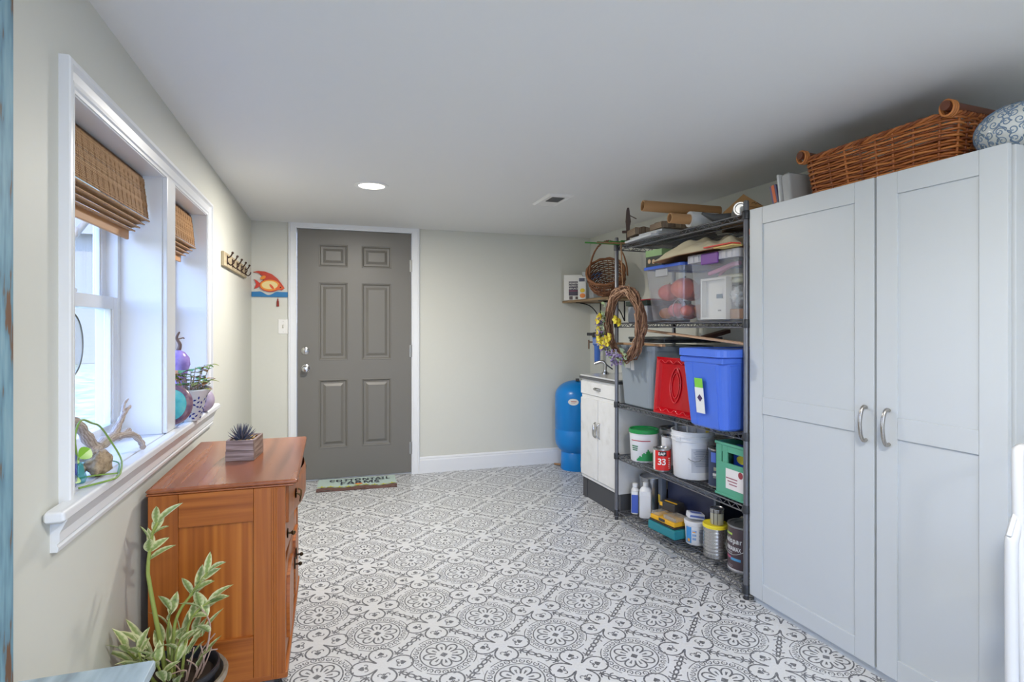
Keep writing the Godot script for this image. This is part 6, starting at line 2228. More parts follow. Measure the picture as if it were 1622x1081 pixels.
# generic round container; returns the holder
func can(called: String, label: String, category: String, x: float, y: float, z: float, r: float, h: float, body: Material, rim: Material, open := false, turn := FACE) -> Node3D:
	var t := thing_r(called, label, category, x, y, z, turn)
	var b := MB.new()
	if open:
		b.lathe([Vector2(0, 0), Vector2(r * 0.9, 0), Vector2(r, h), Vector2(r - 0.003, h), Vector2(r * 0.9 - 0.003, 0.004), Vector2(0, 0.004)], 36)
	else:
		b.lathe([Vector2(0, 0), Vector2(r, 0), Vector2(r, h - 0.004), Vector2(r * 0.98, h - 0.004)], 36)
	obj("body", b, body, t)
	if not open:
		b = MB.new()
		b.lathe([Vector2(r, h - 0.010), Vector2(r + 0.002, h - 0.008), Vector2(r + 0.002, h), Vector2(r - 0.008, h), Vector2(r - 0.010, h - 0.005), Vector2(r * 0.62, h - 0.004), Vector2(r * 0.58, h - 0.008), Vector2(0, h - 0.008)], 36)
		obj("lid", b, rim, t)
		b = MB.new()
		b.lathe([Vector2(r, 0.0), Vector2(r + 0.002, 0.001), Vector2(r + 0.002, 0.007), Vector2(r, 0.008)], 36)
		obj("base_rim", b, rim, t)
	return t

func stripes(parent: Node, r: float, y0: float, y1: float, n: int, half: float, mid: float, mt: Material, thick := 0.4) -> void:
	var b := MB.new()
	var step := (y1 - y0) / n
	for k in n:
		wrap_band(b, r, y0 + k * step, y0 + k * step + step * thick, half * (0.8 + 0.2 * ((k * 7) % 3) / 2.0), mid)
	obj("small_print", b, mt, parent)

# tubs, cans and crate on the fourth shelf
func shelf_paint() -> void:
	var y := 0.4225
	var b: MB
	var steel := m(176, 178, 180, 0.25, 0.9)
	var white := m(218, 220, 222, 0.35)
	# green-lidded tub
	var t := thing_r("joint_compound_tub", "white plastic tub with green lid and green mountain print", "tub", -0.545, y, 1.722, FACE)
	b = MB.new()
	b.lathe([Vector2(0, 0), Vector2(0.076, 0.0), Vector2(0.079, 0.004), Vector2(0.086, 0.165), Vector2(0.089, 0.167), Vector2(0.089, 0.180)], 40)
	obj("tub", b, white, t)
	b = MB.new()
	b.lathe([Vector2(0.090, 0.172), Vector2(0.092, 0.174), Vector2(0.092, 0.192), Vector2(0.088, 0.196), Vector2(0.080, 0.194), Vector2(0.076, 0.188), Vector2(0, 0.188)], 40)
	obj("lid", b, m(28, 138, 70, 0.35), t)
	b = MB.new()
	wrap_band(b, 0.0862, 0.128, 0.133, 42, -10)
	obj("red_stripe", b, m(176, 62, 70, 0.4), t)
	b = MB.new()
	for k in 12:
		var hh: float = [0.012, 0.02, 0.03, 0.026, 0.042, 0.05, 0.045, 0.058, 0.07, 0.06, 0.048, 0.052][k]
		wrap_band(b, 0.0842 + 0.0002 * (k % 2), 0.010, 0.010 + hh, 3.2, -22.0 + k * 5.6)
	obj("mountain_print", b, m(30, 140, 76, 0.4), t)
	stripes(t, 0.0858, 0.030, 0.10, 9, 14, 58, m(150, 154, 158, 0.5))
	stripes(t, 0.0856, 0.070, 0.105, 3, 15, -34, m(34, 110, 70, 0.5), 0.55)
	# 33 can
	t = can("glazing_can", "small red quart can marked 33 at the shelf edge", "can", -0.585, y, 1.970, 0.049, 0.128, m(206, 38, 36, 0.35), steel)
	b = MB.new()
	wrap_band(b, 0.0494, 0.008, 0.118, 18, -66)
	obj("white_panel", b, m(220, 220, 216, 0.4), t)
	b = MB.new()
	wrap_band(b, 0.0495, 0.088, 0.116, 26, 6)
	obj("black_panel", b, m(40, 34, 36, 0.4), t)
	var wt := m(232, 232, 228, 0.4)
	text("33", 0.038, wt, t, Vector3(0, 0.056, 0.0496), 0.0496, 0.85)
	text("DAP", 0.016, wt, t, Vector3(0, 0.101, 0.0500), 0.0500, 1.0)
	stripes(t, 0.0496, 0.018, 0.085, 6, 10, 56, wt, 0.35)
	# bucket of tools
	t = thing_r("plastic_bucket", "white plastic bucket with wire bail holding paint tools", "bucket", -0.50, y, 2.135, FACE)
	b = MB.new()
	b.lathe([Vector2(0, 0), Vector2(0.100, 0.0), Vector2(0.103, 0.004), Vector2(0.112, 0.200), Vector2(0.117, 0.203), Vector2(0.117, 0.208), Vector2(0.1125, 0.210), Vector2(0.113, 0.222), Vector2(0.119, 0.225), Vector2(0.119, 0.231), Vector2(0.114, 0.233), Vector2(0.115, 0.250), Vector2(0.118, 0.252), Vector2(0.118, 0.256), Vector2(0.111, 0.256), Vector2(0.104, 0.20), Vector2(0.098, 0.006), Vector2(0, 0.006)], 48)
	obj("bucket", b, white, t)
	b = MB.new()
	b.lathe([Vector2(0.1048, 0.04), Vector2(0.1108, 0.17)], 16, -4.0 / 360.0, 64.0 / 360.0)
	obj("grey_label", b, m(176, 180, 188, 0.5), t)
	stripes(t, 0.1112, 0.075, 0.165, 10, 28, 30, m(136, 142, 152, 0.5), 0.45)
	b = MB.new()
	var bail: Array = []
	for k in 21:
		var a := PI * k / 20.0
		bail.append(Vector3(-cos(a) * 0.122 * cos(0.9), 0.215 - sin(a) * 0.105, cos(a) * -0.122 * sin(0.9) + 0.02 + 0.12 * sin(a)))
	b.tube(bail, 0.0016, 5)
	obj("bail", b, m(110, 112, 116, 0.4, 0.8), t)
	b = MB.new()
	b.box(Vector3(-0.076, 0.214, 0.092), Vector3(0.026, 0.026, 0.012), 0.003)
	obj("bail_lug", b, white, t)
	for q in [["putty_knife", "grey putty knife standing in the white bucket", "tool", Vector3(-0.06, 0.0, 0.02), Vector3(-0.088, 0.290, 0.03), 0.010, m(104, 106, 110, 0.4, 0.4)], ["caulk_tube", "white pointed caulk tube standing in the white bucket", "caulk tube", Vector3(-0.01, 0.0, 0.045), Vector3(-0.03, 0.282, 0.060), 0.012, m(226, 226, 222, 0.4)], ["caulk_tube", "tall white caulk nozzle standing upright in the white bucket", "caulk tube", Vector3(0.02, 0.0, 0.0), Vector3(0.012, 0.297, 0.0), 0.014, m(222, 222, 220, 0.4)], ["screwdriver", "yellow-handled tool standing in the white bucket", "tool", Vector3(0.05, 0.0, 0.03), Vector3(0.080, 0.288, 0.035), 0.011, m(216, 190, 48, 0.4)]]:
		var g := thing_r(q[0], q[1], q[2], -0.50, y + 0.0065, 2.135, FACE)
		b = MB.new()
		var p0: Vector3 = q[3]
		var p1: Vector3 = q[4]
		var r: float = q[5]
		if q[0] == "caulk_tube":
			b.tube([p0, p0.lerp(p1, 0.7), p0.lerp(p1, 0.74), p1], [r, r, r * 0.6, r * 0.25], 10)
		else:
			b.tube([p0, p0.lerp(p1, 0.55), p0.lerp(p1, 0.58), p0.lerp(p1, 0.8), p1], [r * 0.4, r * 0.4, r, r * 0.85, r], 10)
		obj("tool", b, q[6], g)
	# plain white can, steel cans behind
	t = can("white_can", "plain white can squeezed between green-lidded tub and bucket", "can", -0.475, y, 1.885, 0.045, 0.178, white, steel)
	t = can("paint_can", "gallon steel paint can behind the green-lidded tub", "paint can", -0.345, y, 1.74, 0.083, 0.192, m(190, 192, 194, 0.3, 0.6), steel)
	t = can("paint_can", "steel paint can with red label behind the white can", "paint can", -0.300, y, 1.945, 0.080, 0.192, m(178, 34, 48, 0.4), steel)
	t = can("paint_can", "steel paint can behind the white bucket", "paint can", -0.265, y, 2.14, 0.080, 0.192, m(184, 186, 190, 0.3, 0.7), steel)
	t = can("paint_can", "steel paint can in the rear corner behind the green crate", "paint can", -0.275, y, 2.34, 0.080, 0.192, m(170, 172, 176, 0.3, 0.7), steel)
	# navy can
	t = can("navy_paint_can", "navy blue gallon paint can beside the white bucket", "paint can", -0.490, y, 2.352, 0.064, 0.196, m(46, 58, 84, 0.35), steel)
	b = MB.new()
	wrap_band(b, 0.0684, 0.130, 0.180, 12, -38)
	obj("blue_badge", b, m(80, 110, 196, 0.4), t)
	b = MB.new()
	wrap_band(b, 0.0684, 0.088, 0.106, 38, 2)
	obj("pale_lettering", b, m(150, 148, 128, 0.4), t)
	b = MB.new()
	wrap_band(b, 0.0684, 0.050, 0.078, 40, 2)
	obj("picture_band", b, m(122, 124, 122, 0.4), t)
	b = MB.new()
	wrap_band(b, 0.0686, 0.062, 0.074, 10, -30)
	obj("white_patch", b, m(206, 206, 204, 0.4), t)
	# green crate
	t = thing_r("green_crate", "sea green plastic crate with hand holes and white card", "crate", -0.405, y, 2.543)
	var gm := m(84, 158, 130, 0.45)
	# open box; outer face looks towards the room with a hand slot cut by separate bars
	b = MB.new()
	var w := 0.20
	b.bx(Vector3(-0.19, 0.0, -w / 2), Vector3(0.19, 0.006, w / 2), 0.002)
	obj("base", b, gm, t)
	b = MB.new()
	b.bx(Vector3(0.184, 0.006, -w / 2), Vector3(0.19, 0.262, w / 2), 0.002)
	b.bx(Vector3(-0.19, 0.006, w / 2 - 0.006), Vector3(0.19, 0.262, w / 2), 0.002)
	obj("wall_panel", b, gm, t)
	b = MB.new()
	b.bx(Vector3(-0.19, 0.006, -w / 2), Vector3(0.19, 0.262, -w / 2 + 0.006), 0.002)
	obj("wall_panel", b, gm, t)
	var f := MB.new()
	var fb := func(z0: float, z1: float, y0: float, y1: float) -> void:
		f.bx(Vector3(-0.196, y0, z0), Vector3(-0.188, y1, z1), 0.0015)
	fb.call(-0.1, 0.1, 0.0, 0.165)
	fb.call(-0.1, -0.062, 0.165, 0.262)
	fb.call(-0.054, -0.020, 0.165, 0.262)
	fb.call(-0.062, -0.054, 0.215, 0.262)
	fb.call(-0.020, 0.1, 0.216, 0.262)
	fb.call(0.088, 0.1, 0.165, 0.216)
	f.bx(Vector3(-0.201, 0.248, -0.104), Vector3(-0.188, 0.262, 0.104), 0.002)
	f.bx(Vector3(-0.201, 0.0, -0.104), Vector3(-0.188, 0.012, 0.104), 0.002)
	obj("front_panel", f, gm, t)
	b = MB.new()
	b.box(Vector3(-0.1975, 0.092, 0.03), Vector3(0.0012, 0.096, 0.118))
	var card := obj("white_card", b, m(222, 218, 216, 0.5), t)
	b = MB.new()
	for k in 3:
		b.box(Vector3(-0.1985, 0.096 - 0.014 * k, 0.012 + 0.004 * k), Vector3(0.001, 0.005, 0.075 - 0.012 * k))
	obj("small_print", b, m(150, 92, 104, 0.5), card)
	b = MB.new()
	b.ball(Vector3(-0.1982, 0.124, 0.07), Vector3(0.001, 0.016, 0.016), 12, 8)
	obj("red_emblem", b, m(150, 56, 66, 0.5), card)
	t = thing_r("blue_packet", "blue and yellow packet inside the green crate", "packet", -0.53, y + 0.0065, 2.563)
	b = MB.new()
	b.box(Vector3(0, 0.12, 0.0), Vector3(0.04, 0.24, 0.12), 0.004)
	obj("packet", b, m(40, 84, 190, 0.4), t)
	b = MB.new()
	b.ball(Vector3(-0.021, 0.175, 0.0), Vector3(0.001, 0.020, 0.034), 14, 8)
	obj("yellow_print", b, m(226, 206, 70, 0.4), t)
	t = thing_r("roller_tray", "dark paint roller frame lying on the green crate", "roller", -0.40, y + 0.263, 2.545)
	b = MB.new()
	b.rod(Vector3(-0.12, 0.014, -0.06), Vector3(0.08, 0.014, 0.02), 0.012, 8)
	b.rod(Vector3(0.0, 0.012, -0.02), Vector3(0.10, 0.012, 0.07), 0.005, 6)
	obj("roller", b, m(54, 56, 58, 0.5), t)

# items on the lowest shelf
func shelf_floor() -> void:
	var y := 0.0575
	var b: MB
	var steel := m(176, 178, 180, 0.25, 0.9)
	var white := m(222, 224, 226, 0.35)
	var t := thing_r("galvanized_pail", "shiny galvanized pail behind the two white bottles", "pail", -0.43, y, 1.635, FACE)
	b = MB.new()
	b.lathe([Vector2(0, 0), Vector2(0.064, 0), Vector2(0.075, 0.225), Vector2(0.079, 0.228), Vector2(0.079, 0.234), Vector2(0.073, 0.234), Vector2(0.062, 0.004), Vector2(0, 0.004)], 36)
	obj("pail", b, m(168, 172, 178, 0.25, 0.85), t)
	b = MB.new()
	b.lathe([Vector2(0.074, 0.205), Vector2(0.03, 0.202), Vector2(0, 0.202)], 28)
	obj("contents", b, m(196, 198, 200, 0.4), t)
	var bottle := func(label: String, x: float, z: float, w: float, d: float, h: float, band: Material) -> void:
		var o := thing_r("detergent_bottle", label, "bottle", x, y, z, FACE)
		var bb := MB.new()
		bb.box(Vector3(0, h * 0.39, 0), Vector3(w, h * 0.78, d), 0.010)
		bb.xf = Transform3D(Basis.from_scale(Vector3(w / 0.08, 1, d / 0.08)), Vector3(0, h * 0.765, 0))
		bb.lathe([Vector2(0.042, 0), Vector2(0.030, h * 0.08), Vector2(0.015, h * 0.13), Vector2(0.014, h * 0.16)], 20)
		obj("bottle", bb, white, o)
		bb = MB.new()
		bb.xf = Transform3D(Basis.IDENTITY, Vector3(0, h * 0.89, 0))
		bb.lathe([Vector2(0.0, 0.0), Vector2(0.017, 0.0), Vector2(0.017, h * 0.10), Vector2(0.014, h * 0.11), Vector2(0, h * 0.11)], 20)
		obj("cap", bb, m(214, 216, 216, 0.4), o)
		bb = MB.new()
		bb.box(Vector3(0, h * 0.36, d / 2 + 0.0004), Vector3(w * 0.86, h * 0.58, 0.0012))
		obj("label", bb, band, o)
	bottle.call("slim white bottle with blue label by the shelf post", -0.545, 1.625, 0.048, 0.045, 0.196, m(66, 92, 178, 0.4))
	bottle.call("large white bottle with blank front beside the blue-labelled bottle", -0.525, 1.712, 0.074, 0.06, 0.222, m(216, 218, 220, 0.4))
	# navy storage box lying open towards the room
	t = thing_r("navy_box", "dark navy storage box with grey frame at the back of the lowest shelf", "storage box", -0.32, y, 2.020)
	b = MB.new()
	b.bx(Vector3(-0.10, 0.0, -0.235), Vector3(0.12, 0.26, 0.22), 0.010)
	obj("body", b, m(36, 44, 72, 0.35), t)
	b = MB.new()
	b.bx(Vector3(-0.135, 0.0, -0.285), Vector3(-0.09, 0.285, -0.245), 0.010)
	b.bx(Vector3(-0.125, 0.262, -0.285), Vector3(-0.09, 0.290, 0.232), 0.006)
	b.bx(Vector3(-0.125, 0.0, 0.214), Vector3(-0.09, 0.285, 0.234), 0.006)
	obj("frame", b, m(104, 112, 124, 0.4), t)
	b = MB.new()
	b.bx(Vector3(-0.138, 0.10, -0.275), Vector3(-0.134, 0.150, -0.255), 0.001)
	obj("yellow_mark", b, m(206, 176, 66, 0.5), t)
	# teal case, drill bit set, small parts box
	t = thing_r("teal_case", "flat teal plastic case at the edge of the lowest shelf", "case", -0.528, y, 1.975, 4.0)
	b = MB.new()
	b.box(Vector3(0, 0.026, 0), Vector3(0.150, 0.050, 0.235), 0.006)
	obj("case", b, m(36, 128, 140, 0.4), t)
	t = thing_r("bit_set", "yellow and black drill bit set with clear lid on the teal case", "drill bit set", -0.525, y + 0.0515, 1.965, 6.0)
	b = MB.new()
	b.box(Vector3(0, 0.005, 0), Vector3(0.135, 0.010, 0.215), 0.003)
	obj("black_base", b, m(44, 44, 46, 0.5), t)
	b = MB.new()
	b.box(Vector3(0, 0.023, 0), Vector3(0.128, 0.026, 0.205), 0.005)
	obj("yellow_tray", b, m(226, 172, 36, 0.4), t)
	b = MB.new()
	b.box(Vector3(-0.0645, 0.026, 0.0), Vector3(0.002, 0.016, 0.05))
	obj("dark_badge", b, m(56, 56, 58, 0.5), t)
	b = MB.new()
	for k in 10:
		b.rod(Vector3(-0.045, 0.034, 0.012 + 0.009 * k), Vector3(-0.045, 0.056, 0.012 + 0.009 * k), 0.0025, 6)
	obj("bits", b, steel, t)
	b = MB.new()
	b.box(Vector3(-0.01, 0.048, 0.052), Vector3(0.10, 0.026, 0.098), 0.006)
	b.box(Vector3(-0.01, 0.044, -0.065), Vector3(0.10, 0.018, 0.07), 0.005)
	obj("clear_lid", b, glass(196, 196, 190, 0.3, 0.1), t)
	t = thing_r("bit_organizer", "black bit organizer with yellow trim on top of the drill bit set", "organizer", -0.485, y + 0.113, 1.925, 10.0)
	b = MB.new()
	b.box(Vector3(0, 0.024, 0), Vector3(0.085, 0.046, 0.120), 0.006)
	obj("body", b, m(50, 50, 52, 0.45), t)
	b = MB.new()
	b.box(Vector3(-0.02, 0.0478, 0.012), Vector3(0.012, 0.003, 0.09))
	b.box(Vector3(-0.043, 0.03, -0.045), Vector3(0.002, 0.022, 0.022))
	obj("yellow_trim", b, m(220, 170, 40, 0.45), t)
	# white tub with blue label
	t = thing_r("spackle_tub", "white lidded tub with blue label on the lowest shelf", "tub", -0.492, y, 2.150, FACE)
	b = MB.new()
	b.lathe([Vector2(0, 0), Vector2(0.051, 0), Vector2(0.053, 0.003), Vector2(0.058, 0.112)], 32)
	obj("tub", b, white, t)
	b = MB.new()
	b.lathe([Vector2(0.059, 0.104), Vector2(0.0625, 0.106), Vector2(0.0625, 0.124), Vector2(0.058, 0.127), Vector2(0.052, 0.123), Vector2(0, 0.123)], 32)
	obj("lid", b, m(214, 216, 218, 0.35), t)
	b = MB.new()
	wrap_band(b, 0.0572, 0.012, 0.098, 18, -42)
	obj("blue_label", b, m(60, 136, 196, 0.4), t)
	b = MB.new()
	wrap_band(b, 0.0576, 0.018, 0.034, 8, -40)
	wrap_band(b, 0.0576, 0.070, 0.076, 8, -10)
	obj("orange_print", b, m(216, 150, 60, 0.4), t)
	stripes(t, 0.0574, 0.016, 0.090, 10, 20, 36, m(120, 128, 150, 0.5), 0.5)
	stripes(t, 0.0574, 0.030, 0.090, 3, 12, -8, m(130, 160, 200, 0.5), 0.6)
	t = thing_r("tape_box", "small white and blue box with a window on the white lidded tub", "box", -0.495, y + 0.1275, 2.150, FACE + 20)
	b = MB.new()
	b.xf = Transform3D(Basis(Vector3.BACK, -0.16), Vector3(0.0, 0.022, 0.0))
	b.box(Vector3.ZERO, Vector3(0.085, 0.030, 0.055), 0.002)
	obj("box", b, m(206, 210, 218, 0.4), t)
	b = MB.new()
	b.xf = Transform3D(Basis(Vector3.BACK, -0.16), Vector3(0.0, 0.022, 0.0))
	b.box(Vector3(0, 0.0153, 0.0), Vector3(0.060, 0.0012, 0.034))
	b.box(Vector3(0, 0.0, 0.0278), Vector3(0.078, 0.010, 0.0012))
	obj("blue_print", b, m(86, 104, 170, 0.4), t)
	# ribbed steel tin with yellow lid, glass on it
	t = thing_r("coffee_tin", "ribbed steel tin with bright yellow plastic lid", "tin", -0.505, y, 2.325, FACE)
	b = MB.new()
	var pr: Array = [Vector2(0, 0), Vector2(0.062, 0), Vector2(0.062, 0.006)]
	for k in 8:
		var yy := 0.012 + k * 0.018
		pr.append_array([Vector2(0.0605, yy), Vector2(0.0625, yy + 0.006), Vector2(0.0605, yy + 0.012)])
	pr.append(Vector2(0.0605, 0.160))
	b.lathe(pr, 40)
	obj("tin", b, m(196, 196, 194, 0.22, 0.9), t)
	b = MB.new()
	b.lathe([Vector2(0.062, 0.148), Vector2(0.065, 0.150), Vector2(0.065, 0.163), Vector2(0.061, 0.166), Vector2(0.055, 0.162), Vector2(0, 0.162)], 36)
	obj("lid", b, m(230, 210, 48, 0.4), t)
	t = thing_r("glass_jar", "small glass jar with steel lid standing on the yellow lid", "jar", -0.50, y + 0.1625, 2.330, FACE)
	b = MB.new()
	b.lathe([Vector2(0, 0), Vector2(0.031, 0), Vector2(0.034, 0.004), Vector2(0.034, 0.062)], 28)
	obj("jar", b, m(176, 174, 158, 0.2), t)
	b = MB.new()
	b.lathe([Vector2(0.0345, 0.060), Vector2(0.036, 0.062), Vector2(0.036, 0.082), Vector2(0.033, 0.084), Vector2(0.030, 0.080), Vector2(0, 0.080)], 28)
	obj("lid", b, steel, t)
	b = MB.new()
	for a in [-0.5, 0.0]:
		b.rod(Vector3(sin(a) * 0.0365, 0.006, cos(a) * 0.0365), Vector3(sin(a) * 0.0375, 0.08, cos(a) * 0.0375), 0.0014, 5)
	obj("wire_clip", b, m(60, 60, 62, 0.4, 0.5), t)
	# paint can with brown label
	t = can("brown_paint_can", "gallon paint can with dark brown label and colour swoosh", "paint can", -0.487, y, 2.515, 0.080, 0.222, m(76, 62, 68, 0.35), m(150, 152, 154, 0.3, 0.7), false, FACE - 52.0)
	b = MB.new()
	wrap_band(b, 0.0804, 0.176, 0.186, 24, -22)
	obj("green_print", b, m(170, 196, 84, 0.4), t)
	text("valspar", 0.024, m(206, 210, 212, 0.4), t, Vector3(0.0, 0.150, 0.0806), 0.0806, 0.95)
	text("DURAMAX", 0.020, m(216, 218, 220, 0.4), t, Vector3(0, 0.112, 0.0806), 0.0806, 0.75)
	stripes(t, 0.0804, 0.082, 0.100, 2, 16, -12, m(170, 170, 176, 0.5), 0.5)
	b = MB.new()
	wrap_band(b, 0.0804, 0.062, 0.072, 16, -20)
	obj("pink_swoosh", b, m(186, 84, 120, 0.4), t)
	b = MB.new()
	wrap_band(b, 0.0804, 0.056, 0.068, 20, 14)
	obj("blue_swoosh", b, m(80, 150, 196, 0.4), t)
	stripes(t, 0.0804, 0.022, 0.036, 2, 14, -8, m(150, 140, 144, 0.5), 0.4)
	b = MB.new()
	var bail: Array = []
	for k in 17:
		var a := lerpf(-1.5, 1.5, k / 16.0)
		bail.append(Vector3(sin(a) * 0.086, 0.17 - 0.085 * cos(a), cos(a) * 0.087))
	b.tube(bail, 0.0016, 5)
	obj("bail", b, m(170, 172, 174, 0.3, 0.8), t)
	b = MB.new()
	b.lathe([Vector2(0.0803, 0.0), Vector2(0.0808, 0.0), Vector2(0.0808, 0.016), Vector2(0.0803, 0.016)], 32)
	obj("pale_base", b, m(190, 188, 190, 0.4), t)
	can("paint_can", "steel paint can behind the brown-labelled can on the lowest shelf", "paint can", -0.30, y, 2.50, 0.080, 0.196, m(196, 198, 200, 0.35, 0.4), steel)
	t = thing_r("clear_jug", "cloudy plastic jug behind the yellow-lidded tin", "jug", -0.375, y, 2.36 + 0.03, FACE)
	b = MB.new()
	b.box(Vector3(0, 0.10, 0), Vector3(0.05, 0.20, 0.06), 0.012)
	obj("jug", b, m(150, 150, 136, 0.4), t)
	# flat metal strip lying on the tiles before the shelves
	t = thing_r("metal_strip", "thin flat grey metal strip lying on the floor tiles by the shelves", "metal strip", -0.646, 0.0, 1.96, 0.0)
	b = MB.new()
	b.bar(Vector3(0.012, 0.0045, -0.36), Vector3(0.008, 0.0045, 0.04), 0.020, 0.005, Vector3.UP, 0.001)
	b.bar(Vector3(0.008, 0.0045, 0.04), Vector3(-0.004, 0.010, 0.19), 0.026, 0.005, Vector3.UP, 0.001)
	b.box(Vector3(-0.004, 0.0085, 0.20), Vector3(0.042, 0.010, 0.02), 0.002)
	obj("strip", b, m(186, 190, 196, 0.35, 0.3), t)

func build_wreath() -> void:
	var t := thing_r("grapevine_wreath", "round grapevine wreath with yellow and lavender flowers hung on the shelf post", "wreath", -0.694, 1.258, 1.735)
	var vine := [m(128, 94, 72, 0.8), m(152, 116, 90, 0.8), m(100, 70, 54, 0.8), m(176, 142, 116, 0.8)]
	var b: MB
	for k in 84:
		var ph := rng.randf() * TAU
		var tw := rng.randf_range(-1.4, 1.4)
		var rr := rng.randf_range(0.003, 0.031)
		var a0 := rng.randf() * TAU
		var sp := rng.randf_range(0.45, 0.95)
		var pts: Array = []
		var n := int(44 * sp)
		for j in n + 1:
			var a := a0 + TAU * sp * j / n
			var w := ph + a * tw
			var r := 0.183 + rr * cos(w) + 0.007 * sin(7.0 * a + ph) + 0.004 * sin(13.0 * a + 2.0 * ph)
			pts.append(Vector3(rr * sin(w) * 0.9 + 0.005 * sin(5.0 * a + ph), sin(a) * (r + 0.022), cos(a) * r))
		b = MB.new()
		b.tube(pts, rng.randf_range(0.0020, 0.0046), 5)
		obj("vine", b, vine[k % 4], t)
	for k in 14:
		var a := rng.randf() * TAU
		var p := Vector3(-0.01, sin(a) * 0.215, cos(a) * 0.195)
		b = MB.new()
		b.tube(spline([p, p + Vector3(-0.01, sin(a) * 0.02, cos(a) * 0.02), p + Vector3(rng.randf_range(-0.02, 0.01), sin(a + 0.4) * 0.05, cos(a + 0.4) * 0.05)], 3), 0.0016, 4)
		obj("vine_end", b, vine[k % 4], t)
	# flowers along the far lower part of the ring
	var yel := [m(206, 192, 52, 0.6), m(186, 160, 40, 0.6), m(222, 210, 84, 0.6)]
	var sp := [[0.05, -0.17], [0.03, -0.19], [-0.03, -0.215], [-0.045, -0.20], [-0.08, -0.19], [-0.10, -0.14], [-0.09, -0.10], [-0.075, -0.06], [-0.11, -0.07], [-0.12, -0.11], [-0.13, -0.15], [0.03, 0.03], [0.015, 0.05], [-0.10, -0.17]]
	for k in sp.size():
		var c := Vector3(-0.052 + rng.randf_range(-0.012, 0.01), sp[k][0], sp[k][1])
		var fl := Node3D.new()
		fl.name = "yellow_flower"
		t.add_child(fl, true)
		fl.position = c
		for j in 5:
			var a := TAU * j / 5.0 + k
			b = MB.new()
			b.leaf(Vector3.ZERO, Vector3(-0.45, cos(a), sin(a)), Vector3(-1, 0.1, 0.2), 0.034, 0.030, -0.25, 0.3)
			obj("petal", b, yel[(j + k) % 3], fl)
		b = MB.new()
		b.ball(Vector3(-0.006, 0, 0), Vector3.ONE * 0.006, 8, 6)
		obj("flower_eye", b, m(150, 116, 34, 0.7), fl)
	var lav := [m(140, 120, 172, 0.7), m(112, 100, 140, 0.7), m(160, 150, 180, 0.7)]
	for k in 40:
		var a := rng.randf_range(PI * 0.90, PI * 1.62)
		var q := Vector3(-0.035, sin(a) * 0.205, cos(a) * 0.185)
		var d := Vector3(rng.randf_range(-0.8, -0.1), rng.randf_range(-0.7, 0.6), rng.randf_range(-0.8, 0.5)).normalized()
		var sprig := Node3D.new()
		sprig.name = "lavender_sprig"
		t.add_child(sprig, true)
		sprig.position = q
		b = MB.new()
		b.rod(Vector3.ZERO, d * 0.055, 0.0012, 4)
		obj("stalk", b, m(122, 136, 104, 0.7), sprig)
		b = MB.new()
		for j in 9:
			var e := Vector3(rng.randf_range(-1, 1), rng.randf_range(-1, 1), rng.randf_range(-1, 1)) * 0.006
			b.ball(d * (0.022 + 0.0042 * j) + e, Vector3.ONE * rng.randf_range(0.0035, 0.0055), 6, 4)
		obj("blossoms", b, lav[k % 3], sprig)
	var lf := [m(140, 160, 120, 0.7), m(160, 176, 144, 0.7), m(120, 138, 110, 0.7)]
	for k in 90:
		var a := rng.randf_range(PI * 0.82, PI * 1.66)
		b = MB.new()
		b.leaf(Vector3(-0.036, sin(a) * 0.205 + rng.randf_range(-0.03, 0.03), cos(a) * 0.185 + rng.randf_range(-0.03, 0.03)), Vector3(rng.randf_range(-0.9, -0.2), rng.randf_range(-0.8, 0.8), rng.randf_range(-0.8, 0.8)), Vector3(-1, 0.3, 0), rng.randf_range(0.022, 0.04), rng.randf_range(0.010, 0.018), 0.2, 0.2)
		obj("leaf", b, lf[k % 3], t)

